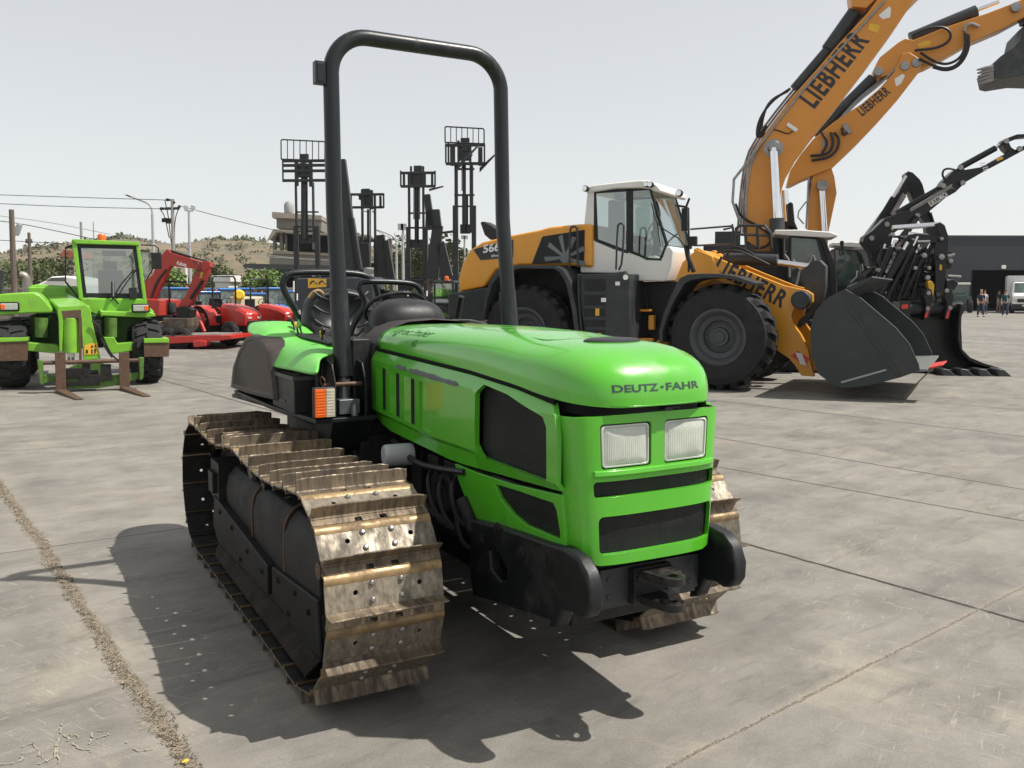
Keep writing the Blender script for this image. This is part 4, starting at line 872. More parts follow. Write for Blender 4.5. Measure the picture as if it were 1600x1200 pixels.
# fenders
def arch(m, F, outer, inner, y0, y1):
    n = len(outer); A = F.pts(outer, 1, y0); B = F.pts(inner, 1, y0); d = V((0, y1-y0, 0))
    rows = [A, [p+d for p in A], [p+d for p in B], B]; m.ring([[r_[i] for r_ in rows] for i in range(n)], True, True)
m = MB(); arch(m, LF, z8([(140, 640), (150, 560), (172, 480), (205, 430), (300, 411), (445, 413), (480, 430), (510, 480), (535, 600), (548, 720)]), z8([(150, 640), (162, 560), (186, 490), (220, 445), (305, 425), (440, 427), (465, 442), (492, 490), (515, 600), (530, 720)]), -.04, .70)
m.build('rear_fender', K['grey'], ld, bevel=.012, smooth=50)
m = MB(); arch(m, LF, z8([(880, 735), (878, 690), (895, 620), (925, 545), (965, 465), (1000, 450), (1060, 446), (1130, 447), (1200, 457), (1278, 484)]), z8([(895, 735), (893, 690), (915, 620), (945, 555), (985, 490), (1010, 475), (1060, 466), (1130, 464), (1200, 473), (1272, 498)]), -.05, .70)
m.build('front_fender', K['grey'], ld, bevel=.012, smooth=50)
for nm, px in (('rear_fender', [(160, 620), (205, 430), (300, 411), (470, 415), (540, 640)]), ('front_fender', [(925, 545), (965, 465), (1060, 446), (1200, 457), (1278, 484)])):
    P_ = LF.pts(z8(px), 1, -.04); m = MB(); m.ring([[p+V((0, 2.05, 0)), p+V((0, 2.79, 0)), p+V((0, 2.79, -.03)), p+V((0, 2.05, -.03))] for p in P_], True, True); m.build(nm, K['grey'], ld)
# access steps box
m = MB(); slab(m, LF, z8([(538, 448), (755, 448), (757, 722), (578, 726), (560, 640), (540, 520)]), .02, .75); sb = m.build('access_box', K['grey'], ld, bevel=.015)
m = MB()
for y0_, y1_ in ((468, 520), (535, 580), (592, 625), (640, 668), (682, 712)): slab(m, LF, z8([(565, y0_), (655, y0_), (655, y1_), (570, y1_)]), .012, .03)
m.build('step', K['black'], sb, bevel=.004)
m = MB(); slab(m, LF, z8([(614, 592), (630, 592), (630, 622), (614, 622)]), .004, .012); slab(m, LF, z8([(624, 694), (637, 694), (637, 706), (624, 706)]), .004, .012); m.build('warning_sticker', K['ydecal'], sb)
m = MB(); slab(m, LF, z8([(638, 548), (658, 548), (658, 565), (638, 565)]), .004, .012); slab(m, LF, z8([(697, 480), (716, 480), (716, 496), (697, 496)]), .004, .012); m.build('label_plate', K['wdecal'], sb)
m = MB(); m.cyl(LF.on(*z8([(740, 462)])[0], 1, .06), LF.on(*z8([(740, 462)])[0], 1, -.06), .045); m.build('step_lamp', K['chrome'], sb)
for px in ([(545, 455), (543, 520), (552, 640), (560, 720)], [(700, 430), (706, 250), (714, 238), (728, 238), (734, 250), (726, 400), (712, 432)]):
    m = MB(); m.tube(LF.pts(z8(px), 1, -.02), .018, 8, 1); m.build('grab_handle', K['grey'], ld)
# cab
cabm = bpy.data.objects.new('cab', None); col.objects.link(cabm); cabm.parent = ld
m = MB(); low = z8([(550, 318), (578, 290), (598, 285), (612, 312), (690, 345), (745, 362), (830, 392), (888, 392), (908, 334), (925, 332), (938, 350), (930, 420), (905, 480), (760, 476), (742, 440), (690, 446), (550, 443)])
slab(m, LF, low, .50, 1.95); m.build('cab_shell', K['white'], cabm, bevel=.03, seg=3)
m = MB(); slab(m, LF, z8([(568, 92), (598, 78), (700, 66), (800, 56), (840, 60), (868, 74), (885, 92), (880, 108), (862, 106), (840, 94), (800, 90), (700, 92), (608, 106), (575, 112)]), .46, 2.0); m.build('cab_roof', K['white'], cabm, bevel=.035, seg=3)
m = MB()
slab2(m, LF, z8([(580, 108), (608, 104), (606, 285), (560, 312)]), .50, (.50, 1.85), .08)
m.build('rear_pillar', K['white'], cabm, bevel=.015)
m = MB()
for pl_, t_ in (([(742, 92), (768, 92), (768, 362), (742, 358)], .06), ([(606, 100), (842, 90), (842, 97), (614, 112)], .05), ([(606, 108), (614, 108), (622, 302), (750, 352), (745, 362), (610, 310)], .05), ([(836, 92), (845, 92), (914, 326), (905, 329)], .03), ([(768, 352), (830, 380), (880, 384), (904, 326), (914, 326), (886, 392), (828, 390), (766, 362)], .03)): slab2(m, LF, z8(pl_), .51, (.51, 1.90), t_)
m.build('window_frame', K['black'], cabm, bevel=.005)
m = MB(); P_ = LF.pts(z8([(612, 108), (742, 95), (742, 356), (618, 304)]), 1, .535); m.add(P_, [(0, 1, 2, 3)]); m.build('rear_side_window', K['glass_d'], cabm, smooth=0, recalc=False); m = MB(); P_ = LF.pts(z8([(768, 92), (838, 92), (908, 328), (882, 386), (830, 384), (768, 356)]), 1, .535); m.add(P_, [tuple(range(6))]); m.build('side_window', K['glass'], cabm, smooth=0, recalc=False)
m = MB(); a_ = LF.on(*z8([(842, 92)])[0], 1, .52); b_ = LF.on(*z8([(911, 327)])[0], 1, .52); m.add([a_, b_, b_+V((.06, .7, 0)), b_+V((0, 1.38, 0)), a_+V((0, 1.38, 0)), a_+V((.08, .7, 0))], [(0, 1, 2, 5), (5, 2, 3, 4)]); m.build('windscreen', K['glass'], cabm, smooth=60, recalc=False)
far_ = lambda px: [p+V((0, 1.38, 0)) for p in LF.pts(z8(px), 1, .535)]
m = MB(); P_ = far_([(612, 108), (742, 95), (742, 356), (618, 304)]); m.add(P_, [(0, 1, 2, 3)]); P_ = far_([(768, 92), (838, 92), (908, 328), (882, 386), (830, 384), (768, 356)]); m.add(P_, [tuple(range(6))]); m.build('side_window', K['glass_d'], cabm, smooth=0, recalc=False)
m = MB(); c0 = LF.on(*z8([(700, 230)])[0], 1, 1.2); m.box(c0, (.14, .5, .75)); m.box(c0+V((.05, 0, .5)), (.1, .28, .22)); m.box(c0+V((.25, 0, -.35)), (.55, .5, .14)); m.build('seat', K['seat'], cabm, bevel=.04)
m = MB(); c0 = LF.on(*z8([(850, 270)])[0], 1, 1.3); m.tube([c0+V((.07*math.cos(a), .20*math.sin(a), .17*math.cos(a))) for a in np.linspace(0, 2*math.pi, 20)], .014, 6); m.tube([c0, c0+V((.15, 0, -.4))], .04, 8); m.build('steering_wheel', K['black'], cabm)
m = MB(); c0 = LF.on(*z8([(815, 345)])[0], 1, .9); m.ball(c0, .17, 14); m.box(c0+V((-.2, .1, -.1)), (.4, .3, .3)); m.build('console', K['grey'], cabm)
for px, r_ in (((575, 93), .055), ((829, 75), .05), ((846, 76), .05), ((965, 112), .06)):
    c0 = LF.on(*z8([px])[0], 1, .43); m = MB(); m.lathe([(.001, -.07), (r_*.8, -.07), (r_, -.05), (r_, .02), (r_*.6, .06)], c0, (0, 1, 0), 16); wl = m.build('work_lamp', K['black'], cabm); m = MB(); m.lathe([(.001, -.074), (r_*.78, -.073), (r_*.78, -.065)], c0, (0, 1, 0), 16); m.build('lamp_lens', K['chrome'], wl)
m = MB(); m.tube(LF.pts(z8([(848, 152), (858, 200), (872, 240), (885, 335)]), 1, .47), .009, 6); m.tube(LF.pts(z8([(870, 235), (900, 262), (960, 300), (990, 335)]), 1, .47), .012, 6); m.build('wiper', K['black'], cabm)
m = MB(); m.tube(LF.pts(z8([(948, 162), (985, 168), (1002, 175), (1003, 300), (1003, 440)]), 1, .25), .02, 8); m.tube(LF.pts(z8([(990, 175), (1006, 132)]), 1, .25), .02, 8); c0 = LF.on(*z8([(988, 222)])[0], 1, .2); m.box(c0, (.10, .10, .38)); c0 = LF.on(*z8([(1022, 312)])[0], 1, .2); m.box(c0, (.12, .1, .16)); m.tube(LF.pts(z8([(990, 330), (1000, 380), (1025, 440)]), 1, .25), .04, 8)
m.build('mirror_arm', K['black'], ld, bevel=.01)
m = MB(); 
for px in ([(1010, 262), (1185, 248)], [(1185, 240), (1190, 330)], [(1030, 330), (1190, 322)], [(1195, 330), (1198, 258), (1215, 245), (1320, 245), (1345, 280), (1350, 340)], [(1200, 285), (1345, 290)], [(1235, 248), (1240, 345)], [(1290, 246), (1296, 345)]): m.tube(LF.pts(z8(px), 1, 1.6), .017, 6, 0)
m.build('platform_rail', K['grey'], ld)
# lift arms
armp = z8([(1022, 346), (1040, 338), (1100, 372), (1250, 436), (1400, 496), (1495, 516), (1520, 532), (1520, 565), (1500, 590), (1442, 592), (1432, 620), (1440, 660), (1470, 700), (1500, 760), (1512, 820), (1526, 876), (1472, 872), (1446, 830), (1420, 800), (1360, 760), (1330, 700), (1340, 600), (1290, 545), (1200, 510), (1110, 470), (1030, 420)])
for yy in (.80, 1.83):
    m = MB(); slab2(m, LF, armp, .80, (yy,), .12); am = m.build('lift_arm', K['orange'], ld, bevel=.012)
    if yy < 1:
        m = MB(); a_, b_ = z8([(1103, 437), (1390, 592)]); plane_text(m, LF, 'LIEBHERR', a_, b_, yy, .285, bold=.03, lift=-.007, space=1.12); m.build('maker_name', K['decal'], am, smooth=0, recalc=False)
        m = MB(); c0 = LF.on(*z8([(1475, 556)])[0], 1, yy); m.lathe([(.001, -.16), (.14, -.15), (.155, -.12), (.155, 0)], c0, (0, 1, 0), 24); m.build('pin_cap', K['grey'], am, bevel=.006)
        m = MB(); slab(m, LF, z8([(1428, 790), (1456, 768), (1508, 800), (1490, 834)]), yy-.008, yy); st = m.build('reflector_sticker', K['redwhite'], am)
        m = MB(); slab(m, LF, z8([(1447, 775), (1474, 779), (1494, 831), (1468, 823)]), yy-.011, yy-.006); m.build('reflector_stripe', K['wdecal'], st)
m = MB(); m.cyl(LF.on(*z8([(1475, 556)])[0], 1, .85), LF.on(*z8([(1475, 556)])[0], 1, 1.9), .14); m.build('cross_tube', K['orange'], ld)
m = MB(); slab(m, LF, z8([(1500, 410), (1520, 392), (1550, 390), (1574, 415), (1572, 500), (1560, 560), (1520, 620), (1465, 672), (1452, 668), (1462, 640), (1500, 605), (1520, 560), (1480, 500), (1470, 440)]), 1.25, 1.5); m.build('bell_crank', K['grey'], ld, bevel=.02)
m = MB(); m.cyl(LF.on(*z8([(1150, 385)])[0], 1, 1.35), LF.on(*z8([(1375, 392)])[0], 1, 1.35), .105, seg=24); tc_ = m.build('tilt_cylinder', K['grey'], ld, bevel=.01)
m = MB(); m.cyl(LF.on(*z8([(1375, 400)])[0], 1, 1.35), LF.on(*z8([(1515, 418)])[0], 1, 1.35), .052, seg=18); m.build('cylinder_rod', K['chrome'], tc_)
m = MB()
for k, px in enumerate(([(1120, 360), (1200, 345), (1280, 380), (1340, 410)], [(1160, 370), (1190, 330), (1250, 350), (1310, 400)])): m.tube(LF.pts(z8(px), 1, 1.18+.1*k), .018, 6, 2)
m.build('arm_hoses', K['hose'], ld)
# bucket
zb = Z(1200, 330, 3.87)
bpx = zb([(365, 522), (470, 470), (480, 478), (560, 522), (665, 612), (775, 705), (855, 800), (912, 925), (918, 962), (800, 1006), (620, 1052), (480, 1072), (400, 1056), (305, 985), (262, 880), (255, 700), (285, 605)])
m = MB(); 
slab2(m, LF, bpx, -.25, (-.25, 2.93), .05)
bside = LF.pts(bpx, 1, -.25); bk_ = m.build('loader_bucket', K['grey_b'], ld, bevel=.008)
shell = [bside[i] for i in (1, 0, 16, 15, 14, 13, 12, 11, 10, 9, 8)]
m = MB(); cc = sum(shell, V())/len(shell)
m.ring([[p+V((0, .05, 0)), p+V((0, 3.18, 0)), p.lerp(cc, .03)+V((0, 3.18, 0)), p.lerp(cc, .03)+V((0, .05, 0))] for p in shell], True, True); m.build('bucket_shell', K['grey_b'], bk_, bevel=.004, smooth=30)
m = MB(); t0 = bside[1]; m.prism([t0+V((-.02, .05, 0)), t0+V((.35, .05, .19)), t0+V((.37, .05, .165)), t0+V((.02, .05, -.06))], (0, 3.13, 0)); m.build('spill_guard', K['grey'], bk_, bevel=.004)
m = MB(); e0 = bside[8]; m.prism([e0+V((-.30, .02, .0)), e0+V((.10, .02, .02)), e0+V((.10, .02, -.012)), e0+V((-.3, .02, -.05))], (0, 3.18, 0)); m.build('cutting_edge', pm('edge_steel', (.2, .21, .2), .5, metal=.4), bk_, bevel=.003)
m = MB(); slab(m, LF, zb([(440, 1030), (712, 955), (718, 963), (446, 1040)]), -.258, -.25); m.build('wear_stripe', pm('pale_grey_paint', (.32, .33, .33), .5), bk_)
m = MB(); slab(m, LF, zb([(455, 545), (475, 540), (800, 985), (780, 1000)]), -.266, -.25); m.build('side_rib', K['grey_b'], bk_, bevel=.004)
e1 = LF.on(*zb([(985, 940)])[0], 1, .05); m = MB(); m.prism([e1+V((-.02, -.18, -.02)), e1+V((.16, -.18, .03)), e1+V((.20, .25, .06)), e1+V((.02, .25, .02))], (0, 0, .02)); rt = m.build('red_rag', pm('red_tape', (.6, .06, .05), .6), bk_, bevel=.004)
m = MB(); g0 = LF.i @ gnd(1413, 622); m.tube([e1+V((.04, -.1, 0)), e1.lerp(g0, .55)+V((.01, 0, .01)), g0+V((0, 0, .01))], .012, 6, 1); m.build('edge_strap', pm('tan_strap', (.30, .24, .16), .7), bk_)
# ================================================================ EXCAVATORS (big orange ones behind the loader)
z9 = Z(1130, 0, 2.857)
def chain(F, y, px, r, mat, par, name, seg=12): m = MB(); m.cyl(F.on(*px[0], 1, y), F.on(*px[1], 1, y), r, seg=seg); return m.build(name, K[mat], par, smooth=50)
X1 = Frame(atd(1190, 520, 19.5)[:2], -14)
e1_ = thing('excavator', 'nearer orange excavator with thick boom raised steeply behind the wheel loader', 'excavator', X1)
b1 = z9([(105, 1150), (100, 1040), (98, 880), (108, 760), (150, 650), (220, 555), (300, 440), (400, 330), (520, 190), (640, 62), (700, -20), (760, -110), (960, -110), (850, 0), (770, 120), (650, 285), (500, 482), (400, 605), (330, 700), (280, 790), (250, 880), (232, 990), (225, 1150)])
m = MB(); slab(m, X1, b1, -.40, .40); bo = m.build('boom', K['orange_ex'], e1_, bevel=.025)
m = MB(); a_, b_ = z9([(408, 487), (656, 182)]); plane_text(m, X1, 'LIEBHERR', a_, b_, -.40, .43, bold=.03, lift=-.008, space=1.12); m.build('maker_name', K['decal'], bo, smooth=0, recalc=False)
m = MB(); slab(m, X1, z9([(694, 68), (742, 28), (750, 42), (745, 78), (712, 86)]), -.41, -.40); m.build('boom_hole', K['wdecal'], bo)
m = MB(); slab(m, X1, z9([(655, 104), (700, 112), (690, 148), (645, 132)]), -.408, -.40); m.build('warning_sticker', K['ydecal'], bo)
m = MB(); slab(m, X1, z9([(290, 545), (335, 575), (325, 590), (281, 560)]), -.46, -.40); m.build('boom_lamp', K['white'], bo, bevel=.01)
chain(X1, 0, z9([(590, 55), (470, 225)]), .16, 'grey', e1_, 'stick_cylinder'); chain(X1, 0, z9([(475, 218), (320, 400)]), .12, 'grey', e1_, 'stick_cylinder')
for yy, o_ in ((-.62, 0), (.55, 0)):
    px = z9([(225, 660), (240, 985)]) if yy < 0 else z9([(272, 850), (284, 1000)])
    c_ = chain(X1, yy, px, .085, 'chrome', e1_, 'boom_rod', 20); px = z9([(240, 975), (245, 1160)]) if yy < 0 else z9([(284, 990), (286, 1160)]); chain(X1, yy, px, .15, 'grey', c_, 'boom_cylinder', 24)
m = MB(); c0 = X1.on(*z9([(225, 662)])[0], 1, -.40); m.lathe([(.001, -.30), (.11, -.29), (.12, -.27), (.12, -.02), (.2, 0)], c0, (0, 1, 0), 28); m.build('boom_pin', K['steel'], bo, bevel=.005)
m = MB()
for k in range(4): m.tube([X1.on(*z9([q])[0], 1, -.42+.2*k) for q in ((720-12*k, 5), (560-14*k, 180), (420-16*k, 330), (300-15*k, 470), (210-15*k, 590), (130-10*k, 700), (100-8*k, 860), (100-12*k, 1040))], .025, 7, 1)
m.tube([X1.on(*z9([q])[0], 1, -.5) for q in ((160, 655), (95, 740), (48, 800), (42, 900), (75, 990))], .03, 7, 0); m.tube([X1.on(*z9([q])[0], 1, -.1) for q in ((160, 655), (105, 740), (88, 820), (92, 1040))], .02, 7, 0)
m.build('hydraulic_pipe', K['steel'], bo)
m = MB()
for k in range(3): m.tube([X1.on(*z9([q])[0], 1, -.3+.25*k) for q in ((300-6*k, 395+k*6), (215-6*k, 450), (155+8*k, 540), (148+12*k, 630), (190, 560))], .028, 7, 2)
m.tube([X1.on(*z9([q])[0], 1, -.5) for q in ((55, 910), (80, 970), (150, 1005), (205, 1040), (215, 1090), (150, 1115), (105, 1080))], .028, 7, 2)
m.tube([X1.on(*z9([q])[0], 1, -.42) for q in ((215, 575), (255, 585), (290, 600), (310, 585))], .012, 6, 2)
m.build('hydraulic_hose', K['hose'], bo)
m = MB(); slab(m, X1, z9([(575, 30), (570, -10), (560, -90), (900, -200), (910, -140), (700, -20), (640, 35)]), -.3, .3); m.build('stick', K['orange_ex'], e1_, bevel=.02)
def ex_body(F, par, cabpx, roofpx, glasspx, yb, bodypx):
    m = MB(); slab(m, F, bodypx, -.6, 1.5); m.build('upper_body', K['grey'], par, bevel=.05)
    xm = sum(p.x for p in F.pts(bodypx, 1, 0))/len(bodypx)
    o_ = F.i @ V((F.m.translation.x, F.m.translation.y, 0)); c0 = F.pts([bodypx[0]], 1, 0)[0]
    for yy in (-1.5, .9):
        m = MB(); L = []
        for a in np.linspace(0, 2*math.pi, 28, endpoint=False): L.append(V((xm+(1.5 if math.cos(a) > 0 else -1.5)+.45*math.cos(a), yy, .5+.48*math.sin(a))))
        m.prism(L, (0, .6, 0)); m.build('crawler', K['engine'], par, bevel=.02)
    m = MB(); slab(m, F, cabpx, yb, yb+1.0); cb = m.build('cab', K['black'], par, bevel=.03)
    m = MB(); slab(m, F, roofpx, yb-.06, yb+1.06); m.build('cab_roof', K['white'], cb, bevel=.03)
    m = MB(); slab(m, F, glasspx, yb-.012, yb-.004); m.build('cab_window', K['glass_win'], cb)
    return cb
K['glass_win'] = pm('dark_cab_glass', (.05, .075, .065), .06, var=.5, scale=3, spec=.9, dirt=(.25, .26, .2), damt=.35, dscale=2.5)
c1 = ex_body(X1, e1_, zb([(135, 150), (320, 165), (350, 190), (410, 330), (420, 480), (400, 640), (100, 640), (130, 400)]), zb([(40, 112), (200, 112), (372, 124), (425, 142), (420, 155), (355, 160), (130, 148), (40, 140)]), zb([(142, 160), (290, 170), (325, 300), (325, 430), (140, 430)]), -1.75, z9([(60, 1150), (60, 1120), (400, 1120), (400, 1330), (60, 1330)]))
m = MB(); slab(m, X1, zb([(315, 165), (345, 165), (410, 330), (418, 560), (385, 560), (370, 340)]), -1.79, -1.75); m.build('cab_pillar', K['black'], c1, bevel=.01)
m = MB()
for px in ([(165, 470), (185, 400), (190, 360), (215, 345)], [(215, 345), (260, 300), (265, 275), (280, 270), (285, 330)], [(150, 290), (180, 350), (215, 350)], [(100, 260), (130, 300), (130, 400)]): m.tube(X1.pts(zb(px), 1, -1.9), .025, 7, 1)
m.build('cab_rail', K['steel'], c1)
m = MB(); slab(m, X1, z9([(290, 1010), (288, 910), (300, 900), (312, 905), (320, 990), (335, 1025)]), .2, .5); m.build('exhaust_stack', K['black'], e1_, bevel=.03)
m = MB()
for px in ([(0, 1025), (45, 1015), (50, 1080)], [(55, 1070), (58, 1020), (75, 1008), (190, 1008), (215, 1040), (218, 1110)], [(60, 1045), (200, 1050)], [(100, 1010), (103, 1100)], [(150, 1010), (153, 1100)]): m.tube(X1.pts(z9(px), 1, -1.5), .022, 6, 0)
m.box(X1.on(*z9([(20, 1075)])[0], 1, -1.3), (.5, .5, .35)); m.box(X1.on(*z9([(25, 1120)])[0], 1, -1.35), (1.0, .5, .22)); m.build('deck_rail', K['grey'], e1_)
# ---- second orange excavator
X2 = Frame(atd(1300, 520, 24.5)[:2], -14)
e2_ = thing('excavator', 'farther orange excavator whose slimmer boom and stick reach out of the frame at upper right', 'excavator', X2)
m = MB(); slab(m, X2, z9([(375, 1130), (382, 900), (400, 780), (425, 735), (480, 738), (497, 790), (507, 862), (470, 1035), (465, 1130)]), -.3, .3); m.build('boom_foot', K['orange_ex'], e2_, bevel=.02)
m = MB(); slab(m, X2, z9([(284, 826), (300, 760), (345, 690), (400, 622), (500, 540), (620, 462), (700, 392), (762, 322), (800, 240), (830, 232), (878, 262), (884, 300), (868, 330), (782, 442), (700, 535), (600, 640), (482, 752), (430, 772), (352, 802), (300, 828)]), -.38, .38); bo2 = m.build('boom', K['orange_ex'], e2_, bevel=.02)
m = MB(); slab(m, X2, z9([(765, 352), (800, 330), (812, 336), (795, 372), (775, 385), (768, 372)]), -.39, -.38); m.build('boom_hole', K['wdecal'], bo2)
m = MB(); a_, b_ = z9([(622, 520), (750, 414)]); plane_text(m, X2, 'LIEBHERR', a_, b_, -.38, .25, bold=.03, lift=-.008, space=1.12); m.build('maker_name', K['decal'], bo2, smooth=0, recalc=False)
m = MB(); slab(m, X2, z9([(672, 336), (676, 305), (700, 255), (780, 190), (812, 172), (850, 178), (1000, 118), (1180, 58), (1290, 15), (1420, -40), (1430, 30), (1343, 78), (1250, 128), (1100, 192), (1000, 250), (915, 295), (870, 312), (800, 318), (740, 335), (700, 346)]), -.3, .3); st2 = m.build('stick', K['orange_ex'], e2_, bevel=.02)
chain(X2, 0, z9([(1125, 48), (1230, 8)]), .05, 'chrome', e2_, 'bucket_rod'); chain(X2, 0, z9([(1130, 50), (835, 172)]), .16, 'grey', e2_, 'bucket_cylinder')
chain(X2, 0, z9([(668, 350), (410, 605)]), .15, 'grey', e2_, 'stick_cylinder'); chain(X2, 0, z9([(700, 320), (665, 352)]), .06, 'chrome', e2_, 'stick_rod')
for px, mt, r_ in ((z9([(440, 830), (452, 1040)]), 'chrome', .08),): chain(X2, -.45, px, r_, mt, e2_, 'boom_rod', 20)
m = MB(); c0 = X2.on(*z9([(441, 830)])[0], 1, -.38); m.lathe([(.001, -.2), (.14, -.2), (.15, -.16), (.15, 0)], c0, (0, 1, 0), 20); m.build('boom_pin', K['steel'], bo2)
m = MB()
for px in ([(640, 340), (1290, 10)],): pass
for k in range(3): m.tube([X2.on(*z9([q])[0], 1, -.34+.12*k) for q in ((850, 245-k*8), (790, 285-k*8), (745, 330-k*8), (700, 378-k*8), (600, 455-k*8), (520, 540-k*5), (470, 585), (430, 640), (385, 720+k*10), (370+k*12, 1020))], .026, 7, 1)
m.tube([X2.on(*z9([q])[0], 1, -.4) for q in ((1075, 140), (1085, 112), (1110, 105), (1140, 120))], .045, 8, 1); m.tube([X2.on(*z9([q])[0], 1, -.4) for q in ((370, 900), (325, 960), (360, 1000))], .02, 7, 1)
m.build('hydraulic_pipe', K['steel'], bo2)
m = MB()
for px in ([(1078, 145), (1085, 200), (1060, 260), (1000, 290), (940, 275), (880, 235)], [(1088, 150), (1092, 215), (1050, 290), (990, 310), (930, 290), (875, 262)], [(1096, 155), (1098, 220), (1060, 290), (1000, 318), (935, 300)], [(855, 225), (960, 215), (1015, 180), (1015, 140), (980, 118), (900, 128), (840, 160)], [(495, 590), (520, 620), (510, 670), (470, 705), (395, 715)], [(480, 590), (495, 640), (470, 690), (390, 695)], [(440, 590), (470, 640), (440, 685)], [(555, 590), (535, 605), (530, 570)]): m.tube(X2.pts(z9(px), 1, -.45), .035, 7, 2)
m.build('hydraulic_hose', K['hose'], bo2)
m = MB(); slab(m, X2, z9([(868, 196), (905, 182), (928, 182), (926, 200), (880, 214)]), -.307, -.30); m.build('warning_sticker', K['ydecal'], st2)
m = MB(); slab(m, X2, z9([(440, 625), (470, 640), (478, 655), (440, 655)]), -.387, -.38); slab(m, X2, z9([(532, 553), (552, 550), (576, 590), (552, 598)]), -.44, -.38); m.build('boom_lamp', K['steel'], bo2)
m = MB()
for px in ((808, 298), (860, 284), (690, 322), (1302, 36)): c0 = X2.on(*z9([px])[0], 1, -.3); m.lathe([(.001, -.12), (.11, -.12), (.12, -.1), (.12, 0)], c0, (0, 1, 0), 18)
m.build('stick_pins', K['steel'], st2)
m = MB(); slab(m, X2, z9([(1330, 40), (1425, -35), (1460, 20), (1500, 110), (1440, 140), (1400, 90), (1345, 100)]), -.22, .22); m.build('bucket_link', K['grey'], e2_, bevel=.02)
# its bucket at the right edge
bp_ = z9([(1212, 345), (1200, 290), (1240, 250), (1300, 210), (1330, 175), (1343, 120), (1400, 60), (1560, 120), (1600, 260), (1520, 340), (1343, 335), (1240, 352)])
m = MB(); slab(m, X2, bp_, -.75, .75); bkt = m.build('bucket', pm('teeth_grey', (.028, .031, .033), .5, var=.15, dirt=(.12, .12, .11), damt=.5), e2_, bevel=.02)
for k in range(5):
    q = X2.on(*z9([(1205, 298+k*13)])[0], 1, -.75); tip = X2.on(*z9([(1132+k*2, 312+k*15)])[0], 1, -.75)
    m = MB(); d = (tip-q); m.tube([q+V((0, .01+.33*k*0, 0)), q+d*.5, tip], [.055, .05, .02], 6); m.build('tooth', K['steel'], bkt)
c2 = ex_body(X2, e2_, zb([(400, 222), (540, 236), (570, 260), (625, 400), (640, 560), (400, 560)]), zb([(392, 188), (500, 184), (610, 194), (660, 205), (655, 216), (560, 222), (395, 208)]), zb([(408, 232), (530, 245), (560, 330), (560, 450), (410, 450)]), -1.75, z9([(340, 1170), (340, 1150), (600, 1150), (600, 1330), (340, 1330)]))
m = MB(); slab(m, X2, zb([(455, 240), (460, 180), (440, 178), (435, 190), (450, 262), (462, 268)]), -2.1, -2.02); m.build('mirror', K['black'], c2, bevel=.01)
m = MB()
for px in ([(500, 430), (535, 400), (540, 360)], [(555, 430), (562, 330), (572, 320), (574, 420)], [(480, 460), (600, 410)]): m.tube(X2.pts(zb(px), 1, -1.9), .025, 6)
m.build('cab_rail', K['steel'], c2)
# ================================================================ BLACK EXCAVATORS
za = Z(1340, 200, 4.615)
X3 = Frame(atd(1400, 520, 21.0)[:2], -10)
e3 = thing('excavator', 'black excavator with its long slim arm stretched out to the upper right', 'excavator', X3)
m = MB(); slab(m, X3, za([(200, 650), (330, 600), (420, 570), (590, 440), (690, 430), (720, 455), (640, 500), (520, 600), (430, 640), (390, 690), (300, 730), (260, 760), (240, 850), (200, 950), (120, 1000), (100, 900), (40, 820), (50, 780), (110, 740)]), -.25, .25); bb3 = m.build('boom', K['blk_mach'], e3, bevel=.02)
m = MB(); slab(m, X3, za([(590, 430), (620, 380), (690, 310), (740, 280), (780, 300), (900, 280), (1000, 225), (1080, 180), (1130, 160), (1200, 130), (1260, 100), (1260, 130), (1180, 170), (1060, 235), (900, 320), (780, 390), (720, 450), (640, 470), (600, 440)]), -.2, .2); bs3 = m.build('stick', K['blk_mach'], e3, bevel=.015)
m = MB(); arcp = [(1040, 105), (1060, 80), (1150, 45), (1260, 40), (1260, 60), (1170, 68), (1090, 100), (1110, 140), (1150, 165), (1100, 180), (1065, 150)]; slab(m, X3, za(arcp), -.16, .16); m.build('bucket_link', K['blk_mach'], e3, bevel=.01)
chain(X3, 0, za([(995, 145), (740, 285)]), .07, 'blk_mach', e3, 'bucket_cylinder'); chain(X3, 0, za([(1065, 98), (990, 145)]), .035, 'chrome', e3, 'bucket_rod')
chain(X3, 0, za([(590, 440), (280, 620)]), .08, 'blk_mach', e3, 'stick_cylinder')
chain(X3, -.32, za([(430, 640), (150, 1060)]), .07, 'blk_mach', e3, 'boom_cylinder'); chain(X3, -.34, za([(420, 660), (300, 800)]), .055, 'grey', e3, 'boom_rod')
m = MB(); a_, b_ = za([(528, 570), (655, 492)]); plane_text(m, X3, 'EUROCOMACH', a_, b_, -.25, .14, bold=.03, lift=-.008); m.build('maker_name', K['wdecal'], bb3, smooth=0, recalc=False)
m = MB()
for k in range(3): m.tube(X3.pts(za([(380, 600-8*k), (500, 530-8*k), (680, 425-8*k)]), 1, -.27), .02, 6)
m.build('hydraulic_pipe', K['steel'], bb3)
m = MB(); slab(m, X3, za([(1000, 220), (1045, 206), (1052, 222), (1004, 240)]), -.207, -.2); m.build('orange_sticker', K['ydecal'], bs3)
m = MB()
for a, b_ in ((880, 258), (890, 272), (900, 288), (905, 302)): slab(m, X3, za([(a, b_), (a+40, b_-12), (a+42, b_-6), (a+2, b_+6)]), -.207, -.2)
m.build('white_sticker', K['wdecal'], bs3)
m = MB(); m.tube(X3.pts(za([(650, 390), (610, 350), (615, 305), (650, 290), (700, 300)]), 1, -.1), .025, 7, 2); m.build('hydraulic_hose', K['hose'], bb3)
m = MB()
